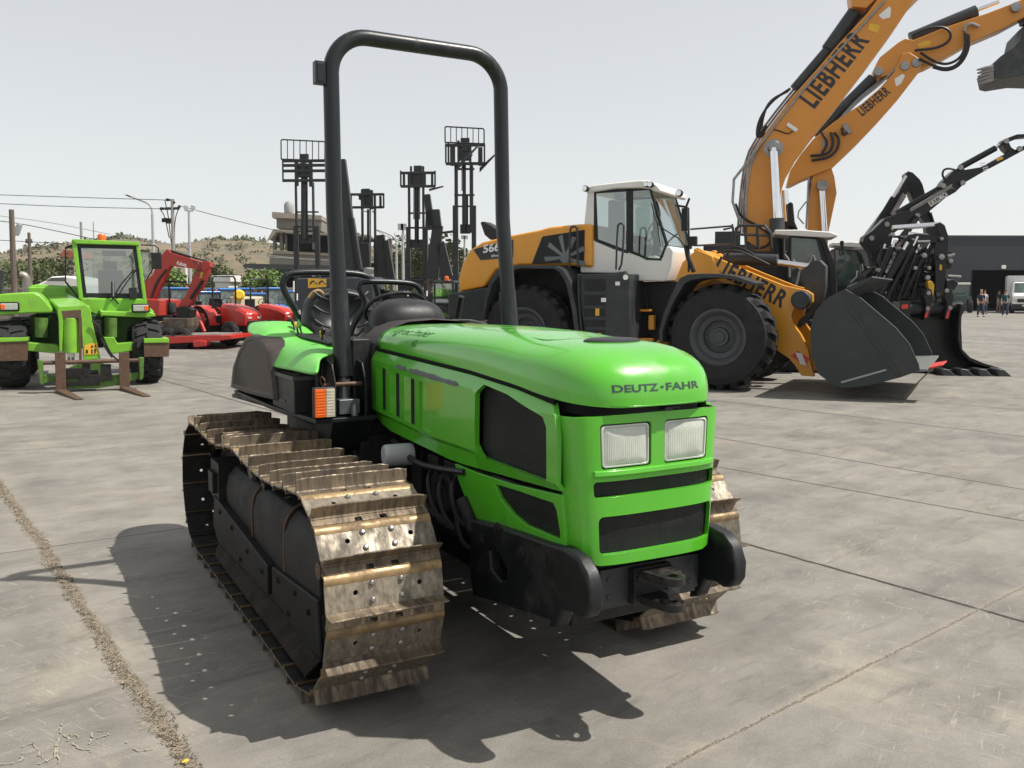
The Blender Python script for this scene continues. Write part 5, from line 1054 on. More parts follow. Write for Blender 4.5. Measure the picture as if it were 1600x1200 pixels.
for px in ((757, 397), (1070, 95), (1165, 150), (615, 418), (430, 632), (210, 695), (100, 795), (740, 285)): c0 = X3.on(*za([px])[0], 1, -.26); m.lathe([(.001, -.05), (.055, -.05), (.06, -.03), (.06, 0)], c0, (0, 1, 0), 14)
m.build('pin_caps', K['steel'], bb3)
m = MB(); slab(m, X3, [(1352, 480), (1352, 430), (1368, 415), (1388, 420), (1395, 470), (1395, 540), (1350, 540)], .0, .9); m.build('swing_frame', K['blk_mach'], e3, bevel=.03)
# folded arm behind
X4 = Frame(atd(1430, 520, 23.0)[:2], -10)
e4 = thing('excavator', 'black excavator with folded arm, its pointed elbow just behind the outstretched black arm', 'excavator', X4)
m = MB(); slab(m, X4, za([(345, 330), (370, 308), (400, 320), (450, 370), (470, 405), (490, 480), (520, 600), (560, 690), (500, 700), (450, 640), (400, 520), (360, 420), (350, 380)]), -.2, .2); m.build('stick', K['blk_mach'], e4, bevel=.02)
m = MB(); slab(m, X4, za([(350, 360), (390, 400), (350, 480), (250, 640), (140, 760), (60, 830), (40, 800), (100, 720), (220, 560), (300, 460)]), -.2, .2); m.build('boom', K['blk_mach'], e4, bevel=.02)
chain(X4, -.25, za([(350, 345), (250, 510)]), .04, 'chrome', e4, 'stick_rod'); chain(X4, -.25, za([(255, 500), (110, 740)]), .06, 'blk_mach', e4, 'stick_cylinder')
m = MB()
for k in range(4): m.tube(X4.pts(za([(330+6*k, 470+6*k), (240+6*k, 620+4*k)]), 1, -.23), .02, 6)
m.build('hydraulic_pipe', K['steel'], e4)
m = MB(); slab(m, X4, za([(480, 600), (520, 600), (555, 690), (545, 780), (500, 780)]), -.2, .1); m.tube(X4.pts(za([(525, 610), (550, 690)]), 1, -.25), .03, 6); m.build('arm_link', K['blk_mach'], e4)
m = MB(); slab(m, X4, [(1380, 520), (1372, 430), (1400, 390), (1440, 380), (1455, 520)], -.5, .6); m.build('swing_frame', K['blk_mach'], e4, bevel=.03)
# near folded arm holding the big black bucket
X5 = Frame(atd(1440, 560, 18.6)[:2], -8)
e5 = thing('excavator', 'black excavator with folded arm curled over its big toothed black bucket', 'excavator', X5)
m = MB(); slab(m, X5, za([(560, 690), (600, 680), (630, 700), (660, 790), (655, 900), (640, 1040), (620, 1180), (560, 1190), (560, 1000), (555, 850), (590, 780)]), -.2, .2); stk = m.build('stick', K['blk_mach'], e5, bevel=.015)
m = MB(); slab(m, X5, za([(370, 770), (420, 760), (570, 770), (620, 790), (610, 830), (520, 830), (420, 840), (340, 900), (300, 1000), (270, 1180), (200, 1180), (240, 1000), (300, 860)]), -.2, .2); m.build('boom', K['blk_mach'], e5, bevel=.015)
chain(X5, -.1, za([(370, 765), (590, 790)]), .05, 'chrome', e5, 'stick_rod'); chain(X5, -.1, za([(250, 720), (600, 695)]), .055, 'chrome', e5, 'arm_rod')
chain(X5, -.28, za([(400, 810), (180, 1180)]), .05, 'blk_mach', e5, 'boom_cylinder'); chain(X5, -.28, za([(385, 830), (310, 960)]), .035, 'chrome', e5, 'boom_rod')
m = MB(); rn = random.Random(11)
for k in range(60):
    x0, y0_ = rn.uniform(150, 580), rn.uniform(850, 1230); a = rn.uniform(0, 6.28); P_ = [(x0, y0_)]
    for j in range(4): a += rn.uniform(-1.0, 1.0); P_.append((P_[-1][0]+45*math.cos(a), P_[-1][1]+45*math.sin(a)))
    m.tube(X5.pts(za(P_), 1, rn.uniform(-.15, .3)), rn.uniform(.014, .032), 6, 1)
m.build('hose_bundle', K['blk_mach'], e5)
for k, (xa, ya, xb_, yb_, r_) in enumerate(((160, 1200, 330, 880, .07), (210, 1230, 400, 850, .05), (120, 1160, 250, 860, .06), (290, 1240, 420, 900, .045), (330, 1220, 500, 870, .05), (250, 1240, 310, 960, .05), (390, 1230, 450, 1000, .06), (130, 1050, 190, 870, .05), (350, 1060, 520, 1060, .04))):
    c_ = chain(X5, -.35+.05*k, za([(xa, ya), (xb_, yb_)]), r_, 'blk_mach', e5, 'link_cylinder'); dx, dy = xb_-xa, yb_-ya; chain(X5, -.35+.05*k, za([(xb_, yb_), (xb_+dx*.18, yb_+dy*.18)]), r_*.5, 'chrome', c_, 'link_rod')
m = MB()
for px in ((475, 920, 30), (500, 1080, 30), (600, 930, 34), (410, 1010, 24), (440, 870, 20), (395, 810, 22), (600, 800, 20), (665, 960, 26), (510, 1010, 22), (300, 870, 18), (265, 1110, 18), (250, 770, 24), (150, 1025, 26)): c0 = X5.on(*za([px[:2]])[0], 1, -.22); r_ = px[2]/4.615*18/1400*.6; m.lathe([(.001, -.08), (r_, -.07), (r_*1.1, -.04), (r_*1.1, .05)], c0, (0, 1, 0), 12)
for px in ([(650, 925), (700, 910)], [(650, 1068), (745, 1072)], [(430, 820), (520, 818)]): m.tube(X5.pts(za(px), 1, -.2), .03, 8)
m.build('arm_fittings', K['steel'], e5)
m = MB(); slab(m, X5, za([(505, 1110), (530, 1100), (555, 1130), (548, 1190), (530, 1260), (518, 1260), (530, 1180), (510, 1150)]), -.3, -.1); m.build('yellow_lever', K['ydecal'], e5, bevel=.01)
m = MB(); slab(m, X5, za([(592, 985), (608, 985), (608, 1025), (592, 1025)]), -.21, -.2); m.build('yellow_sticker', K['ydecal'], stk)
m = MB(); slab(m, X5, za([(650, 950), (690, 960), (680, 1010), (640, 1020)]), -.1, .1); slab(m, X5, za([(640, 1100), (700, 1090), (730, 1120), (700, 1170), (640, 1180)]), -.15, .15); slab(m, X5, za([(240, 1180), (290, 1000), (400, 960), (540, 1120), (560, 1300), (220, 1300)]), .5, 1.4); m.build('arm_housing', K['blk_mach'], e5, bevel=.02)
K['tooth'] = pm('worn_tooth', (.055, .058, .06), .45, metal=.4, dirt=(.02, .02, .02), damt=.5)
# bucket : ears, top tube, curved shell opening towards the camera, side plates, lip, teeth
BX = Frame(gnd(1490, 592)[:2], -62)          # local x points out of the mouth towards the camera side, y across
def bfp(px, y0=None): return px
bk5 = bpy.data.objects.new('big_bucket', None); col.objects.link(bk5); bk5.parent = e5
bf = X5
m = MB(); t0, t1 = bf.on(*zb([(835, 600)])[0], 1, -.6), bf.on(*zb([(1170, 585)])[0], 1, -.6)
m.cyl(t0, t1, .14, seg=24); m.build('top_tube', K['blk_mach'], bk5)
outl = zb([(800, 545), (850, 540), (870, 600), (1100, 600), (1130, 545), (1170, 545), (1182, 575), (1168, 660), (1158, 760), (1180, 840), (1230, 890), (1300, 920), (1420, 955), (1420, 985), (1040, 985), (900, 900), (820, 760), (790, 640)])
P0 = bf.pts(outl, 1, -.62)
m = MB(); back = bf.pts(zb([(812, 560), (1172, 560), (1168, 700), (1175, 840), (1230, 890), (1420, 960), (1420, 985), (960, 985), (860, 860), (815, 700)]), 1, -.45); m.prism(back, (0, .06, 0)); m.build('back_plate', K['blk_mach'], bk5)
m = MB()
for px in ([(1166, 560), (1182, 570), (1180, 600), (1164, 680), (1158, 760), (1176, 835), (1225, 885), (1300, 915), (1420, 952), (1420, 972), (1290, 935), (1215, 905), (1165, 850), (1146, 770), (1150, 660)], [(800, 545), (860, 545), (862, 640), (850, 660), (870, 640), (900, 800), (980, 930), (960, 985), (880, 900), (820, 760), (795, 640)]): slab(m, bf, zb(px), -.95, -.42)
m.build('side_plate', K['blk_mach'], bk5, bevel=.012)
lip = bf.pts(zb([(960, 962), (1420, 952), (1425, 970), (980, 978)]), 1, -1.05); m = MB(); m.prism(lip, (0, .6, 0)); m.build('lip', K['grey'], bk5, bevel=.01)
for k in range(4):
    a0 = 1055+k*112; m = MB(); slab(m, bf, zb([(a0-10, 962), (a0+5, 952), (a0+40, 958), (a0+92, 1005), (a0+98, 1016), (a0+50, 1022), (a0+8, 1008)]), -1.45, -1.02); m.build('tooth', K['tooth'], bk5, bevel=.02)
m = MB()
for x0 in (940, 1065): slab(m, bf, zb([(x0+10, 480), (x0+50, 470), (x0+60, 520), (x0+35, 650), (x0, 660), (x0+15, 560), (x0, 520)]), -.85, -.60)
m.build('bucket_ear', K['blk_mach'], bk5, bevel=.015)
m = MB()
for px in ([(945, 640), (972, 575), (980, 580), (960, 645)], [(1072, 645), (1098, 572), (1106, 578), (1088, 650)], [(808, 566), (848, 562), (848, 588), (810, 592)]): slab(m, bf, zb(px), -.965 if px[0][0] == 808 else -.86, -.84)
m.build('red_sticker', K['redwhite'], bk5)
m = MB()
for px in ((965, 590), (1100, 585), (1080, 480), (970, 495)): c0 = bf.on(*zb([px])[0], 1, -.86); m.lathe([(.001, -.03), (.04, -.03), (.045, 0)], c0, (0, 1, 0), 12)
m.build('bucket_pin', K['steel'], bk5)
# ================================================================ GREEN TELEHANDLER (left)
z5 = Z(0, 340, 3.478)
M_ = Frame(gnd(146, 612)[:2], -65)
te = thing('telehandler', 'lime green telehandler with rusty pallet forks lowered to the ground, amber beacon on its cab', 'telehandler', M_)
def fs(m, px, x0, x1, zz=z5, F=M_): return slab(m, F, zz(px), x0, x1, 0)
K['lime'] = pm('lime_paint', (.185, .45, .03), .35, var=.08, scale=3, dirt=(.12, .2, .04), damt=.45, dscale=5, coat=.2)
K['lime_d'] = pm('grimy_lime_paint', (.085, .19, .022), .6, var=.25, scale=3, dirt=(.035, .05, .02), damt=.8, dscale=14, dlo=.35, dhi=.75)
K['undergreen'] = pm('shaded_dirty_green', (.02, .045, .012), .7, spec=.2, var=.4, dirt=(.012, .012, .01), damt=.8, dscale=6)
def ftyre(F, par, px, x, r, w, hubm='lime'):
    c = F.on(px[0], px[1], 0, x); c.z = r; 
    return c
for px, out in (((228, 552), 1), ((20, 552), -1)):
    c = M_.on(px[0], px[1], 0, -1.25); c.z = .57; wheel(M_, te, (c.x, c.y+out*.26, .57), .57, .5, 'wheel', 'lime', lug=.04, lugs=16, ax=(0, -out, 0), hub=.5)
    wheel(M_, te, (c.x-2.6, c.y+out*.26, .57), .57, .5, 'wheel', 'lime', lug=.04, lugs=16, ax=(0, -out, 0), hub=.5)
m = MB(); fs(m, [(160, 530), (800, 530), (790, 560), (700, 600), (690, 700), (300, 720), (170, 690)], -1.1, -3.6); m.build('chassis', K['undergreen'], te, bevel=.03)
m = MB(); fs(m, [(155, 372), (200, 362), (420, 372), (500, 450), (300, 450), (160, 430)], -3.0, -4.2); fs(m, [(150, 375), (360, 378), (370, 480), (150, 470)], -2.4, -3.9); m.build('rear_body', K['lime'], te, bevel=.03)
m = MB(); L = []
for k, dx in ((1.0, 0), (.95, -.5), (.85, -1.1)): L.append([p+V((dx, 0, .05*(1-k))) for p in M_.pts(z5([(-60, 430), (0, 415), (100, 408), (180, 406), (215, 420), (250, 455), (285, 500), (282, 518), (150, 520), (0, 532), (-60, 540)]), 0, -.95)])
m.ring(L, True, True); m.build('front_fender', K['lime'], te, bevel=.03, smooth=50)
m = MB(); fs(m, [(540, 500), (560, 508), (700, 512), (800, 508), (842, 520), (845, 538), (800, 545), (560, 535), (548, 545)], -1.0, -1.9); m.build('front_fender', K['lime'], te, bevel=.02)
m = MB(); fs(m, [(430, 436), (797, 440), (802, 475), (840, 515), (800, 560), (700, 620), (690, 530), (520, 530), (450, 500)], -1.75, -3.2); m.build('cab_base', K['lime'], te, bevel=.03)
cb = bpy.data.objects.new('cab', None); col.objects.link(cb); cb.parent = te
m = MB(); 
fs(m, [(388, 124), (416, 124), (452, 440), (430, 450)], -1.75, -1.83); fs(m, [(738, 148), (757, 148), (800, 470), (776, 442)], -1.75, -1.83)
fs(m, [(388, 120), (400, 116), (757, 132), (759, 152), (410, 142)], -1.72, -3.1); m.build('cab_frame', K['lime'], cb, bevel=.015)
m = MB(); fs(m, [(416, 138), (738, 150), (774, 440), (452, 432)], -1.79, -1.80)
m.v = []; m.f = []; m.mi = []
A = M_.pts(z5([(418, 138), (738, 150), (774, 440), (450, 432)]), 0, -1.77); B = M_.pts(z5([(440, 165), (722, 172), (755, 412), (470, 410)]), 0, -1.77)
for i in range(4): j = (i+1) % 4; m.prism([A[i], A[j], B[j], B[i]], (-.02, 0, 0))
m.build('windscreen_seal', K['black'], cb, bevel=.004)
m = MB(); m.add(B, [(0, 1, 2, 3)]); m.build('windscreen', K['glass_d'], cb, smooth=0, recalc=False)
m = MB(); P_ = M_.pts(z5([(392, 150), (350, 165), (352, 350), (435, 440)]), 0, -1.8); q = [P_[0], P_[0]+V((-1.2, -.02, -.03)), V((P_[3].x-1.2, P_[3].y-.03, P_[3].z+.15)), P_[3]]; m.add(q, [(0, 1, 2, 3)]); m.build('side_window', K['glass'], cb, smooth=0, recalc=False)
m = MB(); P_ = M_.pts(z5([(352, 160), (395, 146), (400, 158), (358, 172), (360, 345), (428, 430), (424, 440), (352, 352)]), 0, -1.85); m.prism(P_, (-.02, 0, 0)); m.build('door_frame', K['black'], cb)
m = MB(); P_ = M_.pts(z5([(758, 180), (800, 182), (828, 205), (836, 270), (790, 350)]), 0, -2.2); m.add(P_, [tuple(range(5))]); m.build('door_window', K['glass'], cb, smooth=0, recalc=False)
m = MB(); m.tube(M_.pts(z5([(758, 178), (800, 180), (828, 205), (836, 270), (792, 345)]), 0, -2.19), .012, 6); m.tube(M_.pts(z5([(765, 148), (840, 152), (860, 165), (862, 200)]), 0, -1.8), .014, 6); c0 = M_.on(*z5([(850, 235)])[0], 0, -1.78); m.box(c0, (.05, .17, .30)); m.build('mirror', K['black'], cb, bevel=.01)
m = MB(); c0 = M_.on(*z5([(600, 330)])[0], 0, -2.6)
m.box(c0+V((0, 0, -.1)), (.15, .42, .5)); m.box(c0+V((0, 0, .24)), (.1, .24, .16)); m.box(c0+V((.35, 0, -.35)), (.5, .45, .12)); m.tube([c0+V((.75+.06*math.cos(a), .02+.19*math.sin(a), -.02+.10*math.cos(a))) for a in np.linspace(0, 2*math.pi, 24)], .014, 6); m.tube([c0+V((.78, .02, -.02)), c0+V((.95, .02, -.35))], .03, 8); m.box(c0+V((.9, .35, -.28)), (.3, .12, .2)); m.build('cab_interior', K['black_plastic'], cb, bevel=.05, seg=3)
m = MB()
for k in range(6): c0 = M_.on(*z5([(460+k*48, 160)])[0], 0, -1.9); m.box(c0, (.05, .10, .06))
m.box(M_.on(*z5([(620, 195)])[0], 0, -1.95), (.05, .4, .10)); m.build('sun_visor', K['black'], cb)
m = MB(); m.tube(M_.pts(z5([(612, 438), (660, 360), (722, 290), (744, 284)]), 0, -1.74), .012, 6); m.tube(M_.pts(z5([(632, 440), (690, 350), (740, 286)]), 0, -1.735), .010, 6); m.tube(M_.pts(z5([(600, 450), (620, 440), (645, 470)]), 0, -1.735), .012, 6); m.build('wiper', K['black'], cb)
c0 = M_.on(*z5([(553, 122)])[0], 0, -2.3); m = MB(); m.lathe([(.075, -.02), (.075, .03), (.07, .08), (.05, .11), (.001, .12)], c0, (0, 0, 1), 18); m.build('beacon', K['amber'], cb)
for px in ((50, 484), (764, 492)):
    c0 = M_.on(*z5([px])[0], 0, -.93); m = MB(); m.box(c0, (.10, .30, .155)); hl = m.build('headlight', K['black'], te, bevel=.03)
    m = MB(); m.box(c0+V((.045, 0, 0)), (.03, .25, .11)); m.build('lens', K['lens'], hl, bevel=.02)
    m = MB(); m.box(c0+V((.055, .09 if px[0] > 400 else -.09, 0)), (.02, .07, .08)); m.build('turn_lamp', K['amber'], hl, bevel=.01)
    m = MB(); m.box(c0+V((.035, 0, 0)), (.02, .22, .09)); m.build('reflector', K['reflector'], hl)
# boom from rear top down to the front head
a = M_.pts(z5([(205, 392), (330, 386), (330, 430), (215, 430)]), 0, -3.6); b_ = M_.pts(z5([(330, 494), (488, 478), (492, 540), (335, 560)]), 0, -.55)
m = MB(); m.ring([a, b_], True, True); bo_ = m.build('boom', K['lime'], te, bevel=.02)
m = MB(); fs(m, [(310, 500), (328, 484), (470, 474), (492, 500), (500, 560), (547, 768), (452, 778), (440, 540), (345, 540), (338, 728), (322, 728), (318, 560)], -.35, -.60); m.build('boom_head', K['lime'], te, bevel=.012)
m = MB(); fs(m, [(335, 508), (440, 500), (445, 775), (430, 778), (426, 545), (345, 545)], -.345, -.35); m.build('rust_edge', K['rust'], te)
m = MB(); m.cyl(M_.on(*z5([(382, 545)])[0], 0, -.45), M_.on(*z5([(385, 735)])[0], 0, -.45), .125, seg=24); cy_ = m.build('tilt_cylinder', K['lime'], te, bevel=.008)
m = MB()
for x_ in (374, 396): m.cyl(M_.on(*z5([(x_, 735)])[0], 0, -.45), M_.on(*z5([(x_, 800)])[0], 0, -.45), .025)
m.build('cylinder_rod', K['chrome'], cy_)
m = MB(); fs(m, [(458, 695), (490, 684), (530, 682), (530, 742), (458, 746)], -.342, -.35); st = m.build('warning_sticker', K['ydecal'], te)
m = MB(); fs(m, [(492, 706), (500, 690), (508, 706)], -.338, -.342); fs(m, [(512, 704), (518, 688), (526, 702)], -.338, -.342); fs(m, [(466, 718), (478, 718), (478, 738), (466, 738)], -.338, -.342); fs(m, [(496, 716), (504, 716), (504, 738), (496, 738)], -.338, -.342); fs(m, [(512, 714), (524, 712), (520, 738), (514, 738)], -.338, -.342); m.build('sticker_symbol', K['decal'], st)
m = MB()
for x_ in (225, 602): m.cyl(M_.on(*z5([(x_, 545)])[0], 0, -.98), M_.on(*z5([(x_, 650)])[0], 0, -.98), .10, seg=20)
m.build('stabiliser_cylinder', K['lime_d'], te)
m = MB(); fs(m, [(150, 678), (300, 690), (320, 700), (320, 740), (150, 725)], -.8, -1.2); fs(m, [(560, 650), (620, 650), (640, 685), (785, 668), (785, 715), (600, 742), (560, 700)], -.8, -1.2); m.build('front_axle', K['lime'], te, bevel=.015)
for pl in ([(-60, 655), (150, 653), (153, 672), (-60, 680)], [(782, 658), (918, 656), (920, 680), (782, 682)]):
    m = MB(); fs(m, pl, -.6, -1.2); sp = m.build('stabiliser_foot', K['lime'], te, bevel=.01)
    x0, x1 = pl[0][0], pl[1][0]; m = MB(); fs(m, [(x0, 672 if x0 < 0 else 680), (x1+3, 672 if x0 < 0 else 680), (x1, 778 if x0 < 0 else 756), (x0, 782 if x0 < 0 else 758)], -.62, -.68); m.build('rusty_pad', K['rust'], sp, bevel=.006)
# fork carriage
m = MB(); m.cyl(M_.on(*z5([(232, 790)])[0], 0, -.06), M_.on(*z5([(760, 775)])[0], 0, -.06), .032); m.build('fork_shaft', K['rust'], te)
m = MB(); fs(m, [(205, 768), (236, 775), (238, 905), (220, 898)], -.2, -.02); fs(m, [(752, 758), (780, 758), (776, 868), (758, 882)], -.2, -.02); fs(m, [(236, 850), (300, 860), (300, 890), (236, 900)], -.15, -.08); fs(m, [(355, 868), (560, 862), (640, 850), (760, 840), (762, 868), (640, 905), (540, 922), (360, 925)], -.25, -.1); fs(m, [(440, 780), (560, 776), (570, 860), (360, 870), (365, 820)], -.35, -.2); m.build('fork_carriage', K['lime_d'], te, bevel=.01)
m = MB()
for x_, y_, a_, b_ in ((400, 845, .25, .16), (470, 830, .12, .25), (575, 830, .16, .2), (520, 870, .5, .10), (430, 900, .6, .08)): m.box(M_.on(*z5([(x_, y_)])[0], 0, -.09), (.06, a_, b_))
m.build('carriage_block', K['engine'], te, bevel=.01)
m = MB()
for px in ([(545, 650), (580, 720), (610, 760)], [(555, 640), (600, 740), (640, 775)], [(500, 560), (540, 590), (545, 640)]): m.tube(M_.pts(z5(px), 0, -.3), .016, 6, 1)
m.box(M_.on(*z5([(520, 590)])[0], 0, -.6), (.2, .16, .2)); m.box(M_.on(*z5([(480, 850)])[0], 0, -.19), (.05, .3, .12)); m.build('hose_block', K['engine'], te)
for (x0, x1, t_) in ((297, 356, (410, 1008)), (645, 702, (780, 990))):
    m = MB(); A = M_.pts(z5([(x0, 732), (x1, 730), (x1+3, 938), (x0+6, 945)]), 0, 0); m.prism(A, (-.045, 0, 0))
    y0_, y1_ = A[3].y, A[2].y; m.add([V((x, y, z)) for x, y, z in ((0, y0_, .0), (0, y1_, .0), (0, y1_, .06), (0, y0_, .06), (1.15, y0_+.30, .004), (1.15, y1_+.26, .004), (1.15, y1_+.26, .02), (1.15, y0_+.30, .02))], [(0, 1, 2, 3), (4, 5, 6, 7), (0, 1, 5, 4), (3, 2, 6, 7), (0, 3, 7, 4), (1, 2, 6, 5)]); m.build('fork', K['rust'], te, bevel=.006)
m = MB(); m.tube(M_.pts(z5([(148, 410), (148, 345), (135, 315), (108, 312)]), 0, -3.0), .075, 16, 2); m.build('exhaust', pm('exhaust_steel', (.3, .27, .24), .45, metal=.7, var=.2), te, smooth=60)
m = MB(); fs(m, [(-20, 280), (22, 284), (18, 380), (8, 412), (-20, 412)], -1.0, -1.1); m.build('side_mirror', K['grey'], te, bevel=.02)
# ================================================================ RED MINI EXCAVATOR ON A RED TRAILER
R_ = Frame(gnd(285, 546)[:2], -4)
tl = thing('trailer', 'low red flatbed trailer with dark wheels carrying the red mini excavator', 'trailer', R_)
def rs(m, px, y0, y1, zz=z5): return slab(m, R_, zz(px), y0, y1)
m = MB(); rs(m, [(620, 652), (870, 652), (1100, 640), (1255, 640), (1256, 660), (1180, 672), (870, 688), (620, 690)], 0, 2.0); m.build('deck', K['red'], tl, bevel=.015)
m = MB(); rs(m, [(640, 646), (1200, 634), (1200, 641), (640, 653)], .1, 1.9); m.build('deck_boards', pm('grey_boards', (.2, .19, .17), .8, var=.25), tl)
for x_ in (978, 900): c0 = R_.on(*z5([(x_, 690)])[0], 1, .1); m = MB(); tyre(m, (c0.x, c0.y, .30), .30, .25, (0, 1, 0), 32); wh = m.build('wheel', K['rubber'], tl)
m = MB(); rs(m, [(1045, 672), (1085, 665), (1120, 672), (1118, 700), (1050, 706)], -.05, .3); m.build('coupling_box', K['red'], tl, bevel=.03)
me_ = thing('mini_excavator', 'red mini excavator with curled arm and brown bucket standing on the red trailer', 'mini excavator', R_)
K['red_ex'] = pm('faded_red_paint', (.38, .034, .022), .4, var=.1, scale=3, dirt=(.3, .06, .05), damt=.3)
m = MB(); rs(m, [(785, 352), (830, 308), (866, 205), (882, 198), (905, 172), (916, 172), (925, 190), (1098, 242), (1105, 235), (1140, 240), (1142, 268), (1110, 290), (1080, 282), (950, 264), (925, 262), (905, 290), (890, 340), (850, 402), (830, 462), (800, 478), (788, 420)], .7, .95); bm_ = m.build('boom', K['red_ex'], me_, bevel=.01)
m = MB(); rs(m, [(1085, 272), (1140, 262), (1130, 300), (1095, 380), (1060, 420), (1035, 470), (1000, 502), (953, 502), (1010, 420), (1050, 320)], .72, .93); st_ = m.build('stick', K['red_ex'], me_, bevel=.01)
m = MB(); m.cyl(R_.on(*z5([(925, 183)])[0], 1, .82), R_.on(*z5([(1032, 216)])[0], 1, .82), .05); m.cyl(R_.on(*z5([(1032, 212)])[0], 1, .82), R_.on(*z5([(1130, 240)])[0], 1, .82), .022); m.build('stick_cylinder', K['black'], me_)
m = MB(); m.cyl(R_.on(*z5([(1105, 340)])[0], 1, .65), R_.on(*z5([(1035, 440)])[0], 1, .65), .045); m.build('bucket_cylinder', K['black'], me_)
m = MB(); m.tube(R_.pts(z5([(1050, 238), (1085, 250), (1080, 300), (1090, 320)]), 1, .65), .02, 6, 1); m.tube(R_.pts(z5([(905, 280), (850, 350), (820, 440)]), 1, .66), .03, 6, 1); m.build('hose', K['hose'], me_)
m = MB(); a_, b_ = z5([(960, 255), (1012, 268)]); plane_text(m, R_, 'Kubota', a_, b_, .7, .11, bold=.03); m.build('maker_name', K['wdecal'], bm_, smooth=0, recalc=False)
m = MB(); rs(m, [(1086, 300), (1104, 295), (1098, 325), (1084, 330)], .712, .72); m.build('yellow_sticker', K['ydecal'], st_)
m = MB(); rs(m, [(884, 545), (1018, 548), (1020, 590), (1000, 620), (960, 636), (900, 632), (884, 600)], .4, 1.2); m.build('bucket', pm('brown_bucket', (.10, .075, .055), .5, metal=.3, var=.3, dirt=(.3, .28, .25), damt=.5), me_, bevel=.02)
m = MB(); rs(m, [(955, 490), (1000, 480), (1040, 500), (1030, 545), (960, 550)], .6, 1.0); m.build('bucket_link', K['engine'], me_, bevel=.01)
m = MB(); rs(m, [(780, 440), (868, 448), (868, 535), (780, 540)], .3, 1.7); m.build('engine_cover', K['red_ex'], me_, bevel=.03)
m = MB(); rs(m, [(872, 465), (915, 462), (930, 520), (875, 525)], .8, 1.3); m.build('seat', K['seat'], me_, bevel=.03)
m = MB(); m.tube(R_.pts(z5([(918, 362), (922, 510)]), 1, .9), .025, 8); m.tube(R_.pts(z5([(875, 345), (1015, 352)]), 1, .9), .03, 8); m.build('canopy_post', K['black'], me_)
for yy in (.3, 1.3): m = MB(); rs(m, [(700, 570), (870, 570), (885, 590), (885, 630), (870, 645), (700, 650)], yy, yy+.3); m.build('rubber_track', K['rubber'], me_, bevel=.04)
m = MB(); rs(m, [(780, 535), (930, 530), (930, 560), (780, 570)], .5, 1.5); m.build('swing_frame', K['engine'], me_, bevel=.02)
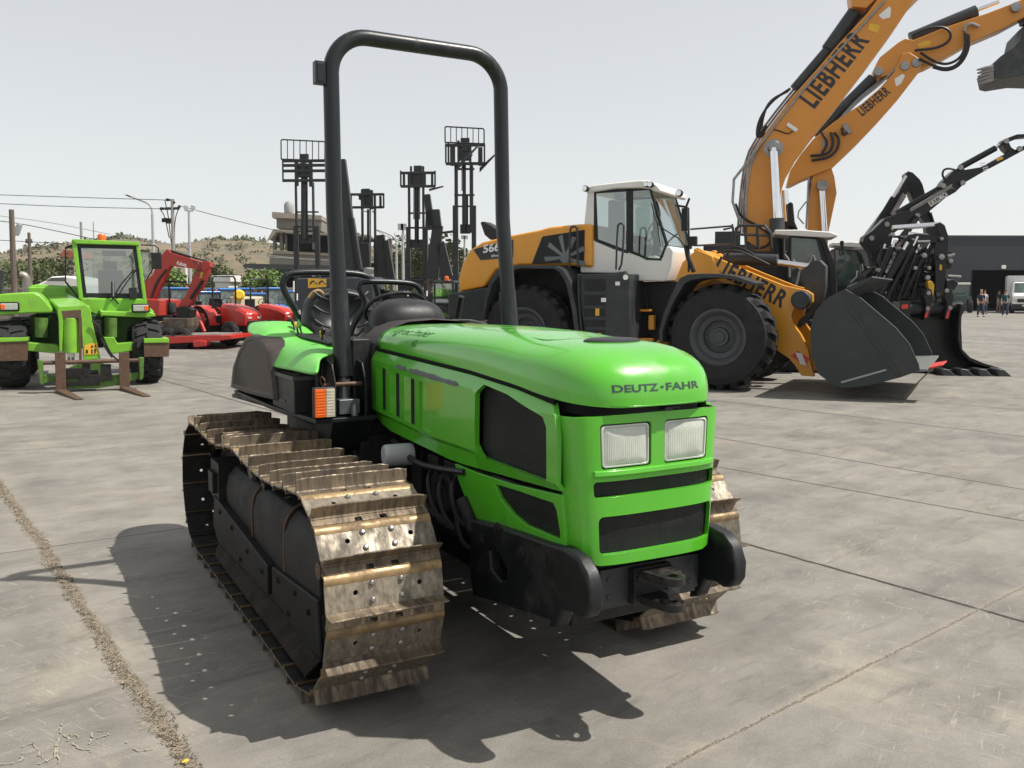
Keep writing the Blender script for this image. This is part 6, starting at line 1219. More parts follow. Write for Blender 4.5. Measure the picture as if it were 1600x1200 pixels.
# ================================================================ ROWS OF SMALL TRACTORS
PX1 = lambda p: p
K['glass_far'] = pm('far_cab_glass', (.05, .065, .06), .12, spec=.6, var=.7, scale=2.5, dirt=(.3, .33, .3), damt=.5, dscale=2)
def small_tractor(label, px, d, deg, hoodm, cab=None, scale=1.0, group='small tractors parked in a row', rops=False, arms=False):
    F = Frame(atd(px, 500, d)[:2], deg); r = thing('small_tractor', label, 'tractor', F, group); S_ = scale
    def P(x, y, z): return V((x*S_, y*S_, z*S_))
    m = MB(); L = []
    for x, w, zb_, zt_ in ((.05, .25, .78, .98), (.0, .30, .62, 1.04), (-.3, .31, .6, 1.17), (-.8, .32, .62, 1.26), (-1.25, .31, .66, 1.30)): L.append([P(x, y, z) for y, z in ((-w, zb_), (-w, zt_-.12), (-w*.75, zt_-.02), (0, zt_), (w*.75, zt_-.02), (w, zt_-.12), (w, zb_))])
    m.ring(L, True, True); hd_ = m.build('hood', K[hoodm], r, bevel=.02*S_, smooth=60)
    m = MB(); m.bx(-.02*S_, .065*S_, -.24*S_, .24*S_, .60*S_, .78*S_); m.bx(-.4*S_, .055*S_, -.27*S_, .27*S_, .38*S_, .62*S_); m.build('front_grille', K['black_plastic'], r, bevel=.02)
    for sy in (-1, 1): m = MB(); m.box(P(.045, sy*.17, .86), (.06*S_, .14*S_, .07*S_)); m.build('headlight', K['lens'], hd_, bevel=.01)
    m = MB(); m.bx(-2.2*S_, 0, -.2*S_, .2*S_, .38*S_, .65*S_); m.bx(-2.3*S_, -1.2*S_, -.5*S_, .5*S_, .6*S_, .9*S_); m.build('chassis', K['engine'], r, bevel=.02)
    for x, rr_, w_ in ((-.35, .38, .24), (-1.85, .58, .32)):
        for sy in (-1, 1): 
            m = MB(); tyre(m, P(x, sy*.72, rr_), rr_*S_, w_*S_, (0, -sy, 0), 28, .025*S_, 14); wh = m.build('wheel', K['rubber'], r, smooth=40)
            m = MB(); m.lathe([(.02, .05), (rr_*.25*S_, .04), (rr_*.5*S_, .0), (rr_*.52*S_, .03)], P(x, sy*.72, rr_), (0, -sy, 0), 20); m.build('rim', K['yellow' if hoodm == 'blue' else 'grey'], wh)
    for sy in (-1, 1):
        m = MB(); arcs = [P(-1.85+.66*math.cos(a), sy*.74, .58+.66*math.sin(a)) for a in np.linspace(.1, 2.4, 9)]; m.ring([[p, p+V((0, -sy*.36*S_, 0)), p+V((0, -sy*.36*S_, -.03)), p+V((0, 0, -.03))] for p in arcs], True, True); m.build('fender', K[hoodm], r)
    m = MB(); m.bx(-1.95*S_, -1.55*S_, -.22*S_, .22*S_, .95*S_, 1.05*S_); m.bx(-2.02*S_, -1.93*S_, -.22*S_, .22*S_, 1.0*S_, 1.45*S_); m.build('seat', K['seat'], r, bevel=.03)
    m = MB(); m.tube([P(-1.38+.05*math.cos(a), .17*math.sin(a), 1.36+.1*math.cos(a)) for a in np.linspace(0, 6.283, 16)], .012, 6); m.tube([P(-1.38, 0, 1.36), P(-1.22, 0, 1.05)], .02, 6); m.build('steering_wheel', K['black'], r)
    if cab:
        cbm = bpy.data.objects.new('cab', None); col.objects.link(cbm); cbm.parent = r
        m = MB(); m.bx(-2.25*S_, -1.05*S_, -.58*S_, .58*S_, 2.02*S_, 2.12*S_); m.build('cab_roof', K[cab], cbm, bevel=.04*S_, seg=3)
        for x, sx in ((-1.12, .18), (-2.2, 0)):
            for sy in (-1, 1): m = MB(); m.tube([P(x+sx, sy*.50, .95), P(x, sy*.54, 2.04)], .03*S_, 6); m.build('cab_pillar', K['black'], cbm)
        m = MB(); m.bx(-2.2*S_, -.98*S_, -.54*S_, .54*S_, .9*S_, 1.02*S_); m.build('cab_sill', K['black'], cbm)
        for q in ([P(-.96, -.48, 1.0), P(-.96, .48, 1.0), P(-1.12, .52, 2.02), P(-1.12, -.52, 2.02)], [P(-.98, -.51, 1.0), P(-2.2, -.51, 1.0), P(-2.2, -.54, 2.02), P(-1.14, -.54, 2.02)], [P(-.98, .51, 1.0), P(-2.2, .51, 1.0), P(-2.2, .54, 2.02), P(-1.14, .54, 2.02)]): m = MB(); m.add(q, [(0, 1, 2, 3)]); m.build('cab_window', K['glass_far'], cbm, smooth=0, recalc=False)
        m = MB(); m.lathe([(.05*S_, 0), (.05*S_, .06*S_), (.02*S_, .09*S_)], P(-1.2, .4, 2.12), (0, 0, 1), 10); m.build('beacon', K['amber'], cbm)
    if rops:
        m = MB(); m.tube([P(-1.5, -.42, .8), P(-1.5, -.42, 2.05), P(-1.5, -.36, 2.14), P(-1.5, .36, 2.14), P(-1.5, .42, 2.05), P(-1.5, .42, .8)], .03*S_, 8); m.build('roll_bar', K['black'], r)
    if arms:
        for sy in (-1, 1): m = MB(); m.prism([P(-1.2, sy*.45, 1.25), P(-1.1, sy*.45, 1.35), P(-.2, sy*.45, 1.15), P(.45, sy*.45, .5), P(.4, sy*.45, .35), P(-.25, sy*.45, .98)], (0, .08*S_, 0)); m.build('loader_arm', K['red'], r, bevel=.01)
    return r
small_tractor('red small tractor with rounded hood nose just left of the green fender', 396, 27.0, -38, 'red', None, .98, rops=True)
small_tractor('red small tractor whose low hood shows right behind the green fender', 455, 29.5, -30, 'red', None, .95, rops=True)
small_tractor('dark red small tractor with loader arms half hidden behind the mini excavator bucket', 330, 27.5, -48, 'red', None, .92, arms=True)
for i, (px, d, lab) in enumerate(((342, 36, 'blue small cab tractor seen just right of the curled red excavator arm'), (378, 39, 'blue small cab tractor second from the left in the back row'), (424, 36.5, 'blue small cab tractor behind the tall black roll bar of the red ones'), (449, 41, 'blue small cab tractor peeking out left of the black curved rail'), (478, 44, 'blue small cab tractor mostly hidden behind the black curved rail'))):
    small_tractor(lab, px, d-2, -42+7*(i % 3-1), 'blue', 'blue', (.78, .84, .75, .86, .8)[i], 'blue cab tractors in the back row')
for i, (px, d, lab) in enumerate(((300, 38, 'blue small cab tractor glimpsed behind the red excavator boom'), (400, 42, 'blue small cab tractor deep in the back row above the red hoods'))): small_tractor(lab, px, d, -42, 'blue', 'blue', .86, 'blue cab tractors in the back row')
small_tractor('dark red small tractor with thin roll bar just right of the mini excavator bucket', 352, 30.5, -40, 'red', None, .9, rops=True)
small_tractor('yellow small tractor with a bare hood between the red and the blue tractors', 418, 32.5, -38, 'yellow', None, .80, 'yellow hooded tractors')
small_tractor('yellow small tractor hood peeking out beside the black tractor rail', 466, 33.5, -32, 'yellow', None, .82, 'yellow hooded tractors')
F = Frame(atd(385, 470, 33)[:2], -40); cr = thing('generator_lamp', 'cream machine with a yellow round head standing among the blue cab tractors', 'machine', F)
m = MB(); m.bx(-.35, .35, -.5, .5, .6, 1.45); m.build('housing', pm('cream_paint', (.5, .46, .33), .5), cr, bevel=.05)
m = MB(); m.lathe([(.16, -.05), (.2, 0), (.2, .14), (.13, .2)], (.36, -.55, 1.5), (1, -.5, .1), 18); m.build('round_head', K['yellow'], cr)
# ================================================================ FORKLIFTS WITH RAISED MASTS
z7 = Z(400, 180, 3.81)
K['mast'] = pm('black_mast_steel', (.016, .017, .019), .42, var=.2, dirt=(.05, .048, .045), damt=.4)
def forklift(label, cx, d, deg, rails, inner, carriage, bars, backrest=None, forks=(), legs_y=None, cyl=(), lean=0, bodym='mast'):
    """all numbers are read in the enlarged crop z7; y plane is the mast plane"""
    F = Frame(atd(400+cx/3.81, 460, d)[:2], deg); r = thing('forklift', label, 'forklift', F, 'forklifts with raised masts')
    def on(x, y, dx=0): return F.on(*z7([(x, y)])[0], 1, dx)
    ground = lambda x, dx: V((on(x, 1000, dx).x, dx, .12))
    for x0, x1, yt in rails:
        m = MB(); a, b_ = on(x0, yt), on(x1, yt); m.box(((a.x+b_.x)/2, .0, (a.z+.12)/2), (abs(b_.x-a.x), .16, a.z-.12)); m.build('outer_rail', K['mast'], r, bevel=.01)
    for x0, x1, yt, yb in inner:
        m = MB(); a, b_ = on(x0, yt, -.04), on(x1, yb, -.04); m.box(((a.x+b_.x)/2, -.05, (a.z+b_.z)/2), (abs(b_.x-a.x), .13, a.z-b_.z)); m.build('inner_rail', K['mast'], r, bevel=.01)
    m = MB()
    for x0, x1, y0_, y1_ in bars: a, b_ = on(x0, y0_), on(x1, y1_); m.box(((a.x+b_.x)/2, .03, (a.z+b_.z)/2), (abs(b_.x-a.x), .08, abs(a.z-b_.z)))
    m.build('cross_bar', K['mast'], r)
    for x, yt, yb, rr_, mt in cyl: m = MB(); m.cyl(on(x, yt, -.02), on(x, yb, -.02), rr_, seg=12); m.build('lift_cylinder', K[mt], r)
    x0, x1, yt, yb, hb, vb = carriage; ca = bpy.data.objects.new('carriage', None); col.objects.link(ca); ca.parent = r
    m = MB()
    for y_ in hb: a, b_ = on(x0, y_, -.2), on(x1, y_+7, -.2); h = .085; m.box(((a.x+b_.x)/2, -.2, (a.z+b_.z)/2), (abs(b_.x-a.x), .06, h))
    for xx, w_, ya, yz in vb: a, b_ = on(xx-w_/2, ya, -.2), on(xx+w_/2, yz, -.2); m.box(((a.x+b_.x)/2, -.17, (a.z+b_.z)/2), (abs(b_.x-a.x), .10, abs(a.z-b_.z)))
    for xx in (x0, x1): a, b_ = on(xx-5, yt, -.2), on(xx+5, yb, -.2); m.box(((a.x+b_.x)/2, -.2, (a.z+b_.z)/2), (abs(b_.x-a.x), .06, abs(a.z-b_.z)))
    m.build('carriage_frame', K['mast'], ca, bevel=.01)
    m = MB(); rn = random.Random(int(cx)); xm = (x0+x1)/2; ym = (yt+yb)/2
    for k in range(7): P_ = [on(xm+rn.uniform(-45, 45), ym+rn.uniform(-50, 45), -.1) for _ in range(3)]; m.tube(P_, .035, 6, 1)
    m.box(on(xm, ym, -.1), (.35, .15, .4)); m.box(on(xm, yt-5, -.1), (.25, .12, .25)); m.build('carriage_rollers', K['mast'], ca, bevel=.01)
    if backrest:
        bx0, bx1, by0, by1, n = backrest; m = MB(); m.tube([on(bx0, by1, -.22), on(bx0-1, by0+6, -.22), on(bx0+6, by0, -.22), on(bx1-6, by0+12, -.22), on(bx1, by0+20, -.22), on(bx1, by1+8, -.22)], .022, 6, 0)
        m.tube([on(bx0, by1, -.22), on(bx1, by1+8, -.22)], .022, 6)
        for k in range(1, n): t = k/n; m.tube([on(bx0+(bx1-bx0)*t, by0+14*t, -.22), on(bx0+(bx1-bx0)*t, by1+8*t, -.22)], .014, 5)
        m.build('load_backrest', K['mast'], ca)
    for (fa, fb, th) in forks: m = MB(); a = on(*fa, -.25); b_ = on(*fb, -.25); b_ = b_+V((0, -.9, 0)); m.prism([a, b_, b_+V((0, 0, -.03)), a+V((0, 0, -th))], (.0, .12, 0)); m.build('fork', K['mast'], ca)
    # truck body standing on the ground behind the mast
    xm_ = (rails[0][0]+rails[-1][1])/2; c0 = on(xm_, 1000); bd = bpy.data.objects.new('truck_body', None); col.objects.link(bd); bd.parent = r
    m = MB(); m.bx(c0.x-.55, c0.x+.55, .3, 2.2, .35, 1.15); m.bx(c0.x-.5, c0.x+.5, 1.5, 2.4, .35, 1.3); m.build('counterweight', K['grey'], bd, bevel=.06)
    m = MB()
    for sx in (-.5, .5):
        m.tube([V((c0.x+sx, .4, .9)), V((c0.x+sx*.9, .8, 2.05))], .03, 6); m.tube([V((c0.x+sx, 1.9, 1.2)), V((c0.x+sx*.9, 1.8, 2.05))], .03, 6)
    m.bx(c0.x-.5, c0.x+.5, .75, 1.85, 2.02, 2.09); m.build('overhead_guard', K['mast'], bd)
    for sx in (-1, 1):
        for yy, rr_ in ((.45, .32), (1.9, .27)): m = MB(); tyre(m, (c0.x+sx*.62, yy, rr_), rr_, .22, (-sx, 0, 0), 24); m.build('wheel', K['rubber'], r)
    return r, F, on
forklift('leftmost forklift with raised mast and wide barred load backrest, left of roll bar post', 290, 27, -3,
    [(226, 251, 660), (353, 378, 665)], [(233, 248, 400, 760), (335, 350, 400, 760)], (160, 415, 262, 398, (268, 295, 328, 385), ((240, 22, 280, 420), (325, 22, 280, 425), (282, 26, 275, 330))), [(235, 370, 572, 580), (228, 375, 660, 668), (262, 325, 728, 760), (235, 350, 690, 697)], (150, 410, 145, 262, 7), (), None, ((288, 300, 740, .10, 'mast'), (298, 590, 720, .06, 'mast')))
forklift('shortest raised forklift mast, seen right beside the roll bar post', 672, 31, -3,
    [(612, 640, 745), (702, 730, 735)], [(626, 643, 445, 900), (702, 718, 470, 900)], (552, 760, 465, 550, (468, 545), ((637, 24, 440, 555), (685, 22, 445, 560), (740, 14, 480, 552), (565, 10, 468, 548))), [(612, 730, 745, 755), (625, 720, 880, 905)], None, (((630, 565), (690, 585), .03), ((690, 572), (745, 582), .03)), None, ((667, 560, 880, .04, 'mast'), (680, 560, 880, .03, 'steel')))
forklift('forklift with raised mast and square carriage with one long thin fork, third from the left', 958, 28.5, -3,
    [(895, 918, 665), (998, 1022, 668)], [(905, 922, 425, 960), (990, 1006, 430, 960)], (862, 1066, 330, 425, (340, 420), ((880, 14, 340, 425), (915, 26, 350, 430), (998, 26, 350, 430), (1048, 14, 340, 425), (922, 12, 303, 340), (995, 12, 303, 340))), [(905, 1010, 578, 587), (898, 1020, 665, 675), (920, 1000, 740, 790), (900, 1020, 980, 1010)], None, (((1030, 438), (1136, 440), .06),), None, ((957, 430, 760, .07, 'mast'), (942, 430, 620, .03, 'steel'), (972, 430, 620, .03, 'steel')))
forklift('tallest forklift mast with barred backrest and long slanting forks, next to the loader', 1243, 26, -3,
    [(1172, 1203, 538), (1284, 1310, 540)], [(1182, 1203, 290, 700), (1272, 1294, 300, 700)], (1130, 1360, 168, 288, (175, 285), ((1170, 30, 180, 300), (1335, 26, 190, 300), (1145, 10, 165, 280), (1205, 14, 150, 290), (1245, 40, 165, 215), (1275, 14, 170, 290))), [(1172, 1310, 538, 546), (1180, 1300, 315, 325), (1180, 1300, 470, 480), (1215, 1275, 650, 705)], (1126, 1358, 68, 162, 7), (((1195, 300), (1350, 195), .12), ((1330, 312), (1447, 248), .12)), None, ((1240, 290, 700, .05, 'mast'), (1228, 300, 450, .025, 'steel'), (1245, 480, 650, .09, 'mast')))
# leaning lift arms of machines parked among them
def arm_machine(label, d, segs, name='telescopic_arm'):
    F = Frame(atd(400+segs[0][0]/3.81, 460, d)[:2], -3); r = thing('arm_machine', label, 'lifting machine', F)
    for x0, y0_, x1, y1_, rr_ in segs:
        a = F.on(*z7([(x0, y0_)])[0], 1, 0); b_ = F.on(*z7([(x1, y1_)])[0], 1, 0); d_ = (b_-a).normalized(); n_ = V((-d_.z, 0, d_.x))*rr_
        m = MB(); m.prism([a-n_*.8, a+n_*.8, b_+n_, b_-n_], (0, .22, 0)); m.build('lift_arm', K['mast'], r, bevel=.015)
    b_ = F.on(*z7([(segs[0][2], 1060)])[0], 1, 0); m = MB(); m.bx(b_.x-.6, b_.x+.6, 0.1, 2.2, .3, max(.6, b_.z)); m.build('machine_body', K['mast'], r, bevel=.05)
    for sx in (-1, 1):
        m = MB(); tyre(m, (b_.x+sx*.7, .5, .4), .4, .25, (-sx, 0, 0), 24); m.build('wheel', K['rubber'], r)
    return r
arm_machine('black machine with thick twin arms leaning left, directly right of the roll bar post', 27.5, [(497, 262, 575, 925, .20), (560, 610, 605, 920, .12), (548, 600, 560, 600, .08)])
arm_machine('black machine with short leaning arms between the second and third mast', 30, [(737, 712, 760, 970, .17), (765, 745, 800, 975, .14), (640, 760, 640, 900, .22)])
arm_machine('black machine with crooked leaning arms between the third and the tallest mast', 28, [(1015, 470, 1040, 660, .12), (1050, 560, 1055, 680, .26), (1080, 655, 1045, 975, .20), (1095, 760, 1140, 975, .17), (1095, 700, 1180, 690, .035)])
# small forklift cab next to the loader
F = Frame(atd(690, 470, 24)[:2], -20); r = thing('forklift', 'small black forklift cab with orange beacon in front of the masts', 'forklift', F)
q = lambda x, y: F.on(*z7([(x, y)])[0], 1, 0); a = q(1050, 985); b_ = q(1180, 1000)
m = MB(); m.bx(a.x, b_.x, 0, 1.2, a.z-.08, a.z); m.build('cab_roof', K['grey'], r, bevel=.03)
for x_ in (a.x+.05, b_.x-.05):
    for yy in (.05, 1.15): m = MB(); m.tube([(x_, yy, .8), (x_, yy, a.z-.05)], .04, 6); m.build('cab_post', K['mast'], r)
m = MB(); m.add([V((a.x, .03, .95)), V((b_.x, .03, .95)), V((b_.x, .03, a.z-.08)), V((a.x, .03, a.z-.08))], [(0, 1, 2, 3)]); m.build('cab_window', K['glass_d'], r, smooth=0, recalc=False)
m = MB(); m.bx(a.x-.1, b_.x+.1, 0, 1.6, .3, .95); m.bx(a.x+.2, b_.x-.2, .4, .8, .9, 1.5); m.build('truck_body', K['mast'], r, bevel=.05)
m = MB(); m.lathe([(.06, 0), (.06, .09), (.03, .12)], q(1135, 984), (0, 0, 1), 10); m.build('beacon', K['amber'], r)
for sx in (a.x, b_.x): m = MB(); tyre(m, (sx, .3, .35), .35, .25, (1, 0, 0), 24); m.build('wheel', K['rubber'], r)
# black forklift with mustard sign behind the seat
F = Frame(atd(500, 440, 15)[:2], -5); r = thing('forklift', 'dark forklift rear with a mustard yellow sign, just behind the tractor seat', 'forklift', F)
z5b = Z(420, 400, 4.617); q = lambda x, y, yy=0: F.on(*z5b([(x, y)])[0], 1, yy)
m = MB(); m.prism([q(200, 160), q(750, 150), q(770, 480), q(190, 480)], (0, .8, 0)); m.prism([q(200, 480), q(770, 480), V((q(770, 480).x, 0, .3)), V((q(200, 480).x, 0, .3))], (0, 1.2, 0)); m.build('counterweight', pm('bluish_black_paint', (.03, .036, .045), .45), r, bevel=.03)
m = MB(); m.prism([q(282, 160, -.02), q(412, 166, -.02), q(412, 222, -.02), q(284, 232, -.02)], (0, .015, 0)); sg = m.build('sign', K['ydecal'], r)
m = MB()
for cx_ in (322, 385): m.tube([q(cx_+22*math.cos(a), 205-24*math.sin(a), -.026) for a in np.linspace(0, 3.1, 10)], .012, 6)
m.build('sign_letters', K['decal'], sg)
m = MB()
for px in ([(180, 180), (180, 260)], [(205, 270), (205, 320)], [(1003, 250), (1003, 290)], [(1140, 250), (1140, 290)]): m.tube([q(*p, -.05) for p in px], .013, 8)
m.build('lamp_tubes', K['white'], r)
m = MB(); rn = random.Random(2)
for k in range(8): P_ = [q(rn.uniform(760, 880), rn.uniform(220, 330), .3) for _ in range(4)]; m.tube(P_, .02, 6, 1)
m.prism([q(770, 165), q(1120, 175), q(1120, 195), q(770, 185)], (0, .5, 0)); m.prism([q(930, 195), q(1000, 195), q(1010, 480), q(930, 480)], (0, .3, 0)); m.build('engine_parts', K['engine'], r)
for sx in (0, 1): m = MB(); tyre(m, (q(220+500*sx, 300).x, .4, .38), .38, .3, (1, 0, 0), 24); m.build('wheel', K['rubber'], r)
# ================================================================ FAR SETTING
def leafmat(name, c, v=.35):
    m = pm(name, c, .6, var=v, scale=.9, spec=.3); return m
K['leaf'] = leafmat('olive_foliage', (.075, .095, .032)); K['leaf2'] = leafmat('fresh_foliage', (.11, .17, .04)); K['scrub'] = leafmat('dry_scrub', (.085, .085, .042), .25); K['bark'] = pm('bark', (.10, .075, .05), .9, var=.3, bump=.01, bscale=20)
def hz(px, py): return (HOR-py)
SKY = [(-300, 402), (-60, 400), (0, 398), (30, 392), (60, 388), (100, 382), (160, 377), (200, 375), (245, 379), (290, 381), (330, 378), (385, 376), (425, 379), (480, 383), (540, 386), (610, 388), (660, 392), (720, 398), (780, 404), (900, 418), (1050, 430), (1250, 440), (1500, 447), (2000, 450)]
def ridge_z(px, d): return CAM_H+(HOR-float(np.interp(px, [a for a, _ in SKY], [b for _, b in SKY])))/FPX*d
YR = [95, 105, 120, 140, 165, 190, 215, 240, 262, 285, 305, 325, 340, 350, 365, 400]
m = MB(); PXS = list(range(-1400, 2001, 12)); cols = []
def hill(px, Y):
    zr = ridge_z(px, 340); t = max(0, min(1, (Y-100)/240)); z = zr*(t*t*(3-2*t)*.75+t*.25)
    if Y > 345: z = zr-(Y-345)*.12
    x = (px-800)/FPX*Y; n = noise.fractal(V((x*.018, Y*.018, 1)), 1, 2, 5)
    return V((x, Y, z*(1+.10*n)*(1 if t < 1 else 1)+(1.0*n*t if t < .97 else .35*n) - (.06 if t <= 0 else 0)))
for Y in YR: cols.append([hill(p, Y) for p in PXS])
vs = [p for r_ in cols for p in r_]; n = len(PXS)
m.add(vs, [(k*n+i, k*n+i+1, (k+1)*n+i+1, (k+1)*n+i) for k in range(len(YR)-1) for i in range(n-1)])
hm = bpy.data.materials.new('dry_hillside'); hm.use_nodes = True; t = hm.node_tree; N = t.nodes; L_ = t.links; b = N['Principled BSDF']; geo = N.new('ShaderNodeNewGeometry')
def hn(scale, det, lo, hi, sc_=(1, 1, 1)):
    mp = N.new('ShaderNodeMapping'); mp.inputs['Scale'].default_value = sc_; L_.new(geo.outputs['Position'], mp.inputs[0]); x = N.new('ShaderNodeTexNoise'); x.inputs['Scale'].default_value = scale; x.inputs['Detail'].default_value = det; x.inputs['Roughness'].default_value = .7; L_.new(mp.outputs[0], x.inputs[0]); r_ = N.new('ShaderNodeValToRGB'); r_.color_ramp.elements[0].position = lo; r_.color_ramp.elements[1].position = hi; L_.new(x.outputs[0], r_.inputs[0]); return r_
r1 = hn(.03, 8, .35, .65, (1, .5, 1)); r1.color_ramp.elements[0].color = (.145, .108, .066, 1); r1.color_ramp.elements[1].color = (.215, .165, .104, 1)
r2 = hn(.05, 10, .48, .60, (1, .5, 1)); r3 = hn(.35, 6, .5, .62)
mx = N.new('ShaderNodeMix'); mx.data_type = 'RGBA'; L_.new(r2.outputs[0], mx.inputs[0]); L_.new(r1.outputs[0], mx.inputs[6]); mx.inputs[7].default_value = (.09, .092, .046, 1)
mx2 = N.new('ShaderNodeMix'); mx2.data_type = 'RGBA'; mt_ = N.new('ShaderNodeMath'); mt_.operation = 'MULTIPLY'; mt_.inputs[1].default_value = .6; L_.new(r3.outputs[0], mt_.inputs[0]); L_.new(mt_.outputs[0], mx2.inputs[0]); L_.new(mx.outputs[2], mx2.inputs[6]); mx2.inputs[7].default_value = (.10, .095, .05, 1); L_.new(mx2.outputs[2], b.inputs['Base Color']); b.inputs['Roughness'].default_value = .95
tag(m.build('hills', hm, smooth=180), kind='structure')
def clump(m, c, r, n, leaf, rn, flat=.8):
    for _ in range(n):
        u = V((rn.gauss(0, 1), rn.gauss(0, 1), rn.gauss(0, 1))).normalized(); rad = r*(rn.random()**.35)*(1+.25*noise.noise(u*2.1+c*.7)); p = c+V((u.x*rad, u.y*rad, u.z*rad*flat))
        a = V((rn.gauss(0, 1), rn.gauss(0, 1), rn.gauss(0, 1))).normalized(); b_ = a.orthogonal().normalized(); s = leaf*rn.uniform(.5, 1.2)
        m.add([p+a*s, p+b_*s*.7, p-a*s, p-b_*s*.7], [(0, 1, 2, 3)])
rn = random.Random(21)
m = MB()
for _ in range(2000):
    px = rn.uniform(-20, 800); Y = rn.choice([rn.uniform(110, 345), rn.uniform(110, 200)]); dens = noise.noise(V(((px-800)/FPX*Y*.03, Y*.03, 4)))
    if dens < -.05 and rn.random() < .8: continue
    p = hill(px, Y); s = rn.uniform(.3, 1.0)*(1+Y/400); clump(m, p+V((0, 0, s*.3)), s, 14, s*.33, rn, .6)
tag(m.build('hillside_scrub', K['scrub'], smooth=0), 'olive scrub bushes dotted over the dry hillside', 'scrub', kind='stuff')
m = MB()
for px, s in ((180, 3.2), (196, 4.5), (205, 3), (222, 3), (248, 2.5), (285, 2.0), (345, 3.5), (368, 3.6), (377, 3.4), (383, 4.2), (392, 3), (170, 2), (300, 2.0), (330, 2.2), (412, 1.6), (620, 3), (650, 4), (668, 4), (700, 5)):
    p = hill(px, 340); clump(m, p+V((0, 0, s*.1)), s*.8, 60, s*.22, rn, .55)
tag(m.build('ridge_bushes', K['leaf'], smooth=0), 'dark bushes standing along the ridge of the dry hill', 'bushes', kind='stuff')
m = MB()
for _ in range(420):
    px = rn.uniform(-40, 380) if rn.random() < .75 else rn.uniform(560, 740); Y = rn.uniform(92, 120); s = rn.uniform(.9, 2.2); p = V(((px-800)/FPX*Y, Y, rn.uniform(.2, 1.6)))
    clump(m, p, s, 40, .30, rn, .8)
tag(m.build('scrub_thicket', K['leaf'], smooth=0), 'dense olive green thicket along the foot of the hill', 'thicket', kind='stuff')
def tree(label, px, Y, h, r, mat='leaf', group='trees beyond the yard'):
    x = (px-800)/FPX*Y; F = Frame((x, Y), rn.uniform(0, 360)); t = thing('tree', label, 'tree', F, group)
    m = MB(); m.tube([(0, 0, 0), (.05*h*.3, 0, h*.3), (0, .03*h, h*.62)], [h*.035, h*.025, h*.012], 8, 1)
    for k in range(5): a = k*1.3; m.tube([(0, 0, h*(.28+.05*k)), (r*.35*math.cos(a), r*.35*math.sin(a), h*(.45+.05*k)), (r*.7*math.cos(a), r*.7*math.sin(a), h*(.6+.04*k))], [h*.014, h*.009, h*.004], 6, 1)
    m.build('trunk', K['bark'], t); m = MB()
    for k in range(16): a = rn.uniform(0, 6.28); q = r*rn.uniform(0, .75); clump(m, V((q*math.cos(a), q*math.sin(a), h*(.42+.45*rn.random()))), r*rn.uniform(.28, .48), 130, h*.035, rn, .8)
    m.build('crown', K[mat], t, smooth=0); return t
tree('bright green leafy tree under the dark canopy roof', 418, 47, 2.9, 1.2, 'leaf2')
tree('darker green tree at the left end of the dark canopy', 384, 49, 2.6, 1.0, 'leaf')
tree('olive tree left of the white tank below the hill', 322, 70, 4.0, 2.6, 'leaf')
tree('yellowish green young tree behind the red excavator elbow', 275, 48, 3.0, 1.2, 'leaf2')
tree('wide green tree mass seen between the second and third forklift mast', 640, 85, 6.2, 4.0, 'leaf')
tree('wide green tree seen between the third and tallest forklift mast', 672, 80, 6.6, 4.0, 'leaf')
tree('green tree just left of the telehandler cab', 80, 85, 5.0, 3.6, 'leaf'); tree('rounded green tree far left behind the wooden pole', 52, 80, 4.6, 3.2, 'leaf')
# ---- concrete block wall at the yard edge
F = Frame(atd(250, 470, 46)[:2], 0); wall = thing('boundary_wall', 'grey block wall along the far edge of the yard', 'wall', F)
bw = pm('block_wall', (.22, .205, .18), .9, var=.1, scale=2, dirt=(.12, .11, .09), damt=.5); t = bw.node_tree; N = t.nodes; L_ = t.links; bb_ = N['Principled BSDF']
bt = N.new('ShaderNodeTexBrick'); bt.inputs['Scale'].default_value = 1; bt.inputs['Brick Width'].default_value = .5; bt.inputs['Row Height'].default_value = .22; bt.inputs['Mortar Size'].default_value = .02; tc = N.new('ShaderNodeTexCoord'); mp = N.new('ShaderNodeMapping'); mp.inputs['Rotation'].default_value = (R(90), 0, 0); L_.new(tc.outputs['Object'], mp.inputs[0]); L_.new(mp.outputs[0], bt.inputs[0]); bn = N.new('ShaderNodeBump'); bn.inputs['Distance'].default_value = .03; L_.new(bt.outputs['Fac'], bn.inputs['Height']); bn.invert = True; L_.new(bn.outputs[0], bb_.inputs['Normal'])
bt.inputs['Color1'].default_value = (.27, .25, .22, 1); bt.inputs['Color2'].default_value = (.2, .185, .16, 1); bt.inputs['Mortar'].default_value = (.1, .09, .08, 1); L_.new(bt.outputs[0], bb_.inputs['Base Color'])
m = MB(); m.bx(-22, 9, 0, .3, 0, 1.75); m.build('wall', bw, wall); m = MB(); m.bx(-22, 9, -.04, .34, 1.75, 1.85); m.build('coping', pm('coping', (.3, .28, .25), .8), wall)
# ---- unfinished concrete building
K['conc'] = pm('raw_concrete', (.30, .265, .215), .9, var=.12, scale=.6, dirt=(.18, .16, .13), damt=.5, dscale=.8); K['conc_d'] = pm('plain_plaster', (.20, .185, .165), .9, var=.1, scale=.6)
BF = Frame(atd(430, 430, 92)[:2], 4)
bld = thing('concrete_building', 'unfinished grey brown concrete building with dark open storeys behind the forklift masts', 'building', BF)
def bs(m, px, y0, y1): return slab(m, BF, z7(px), y0, y1)
m = MB(); bs(m, [(95, 575), (390, 597), (390, 622), (95, 610)], -.6, 9); m.build('roof_slab', K['conc'], bld)
m = MB(); bs(m, [(122, 610), (390, 622), (390, 690), (122, 672)], 0, 8); m.build('attic_wall', K['conc_d'], bld)
m = MB(); bs(m, [(68, 740), (102, 678), (240, 684), (400, 700), (680, 712), (680, 722), (400, 712), (120, 696), (82, 744)], -1.2, 9); m.build('eave', K['conc'], bld)
m = MB()
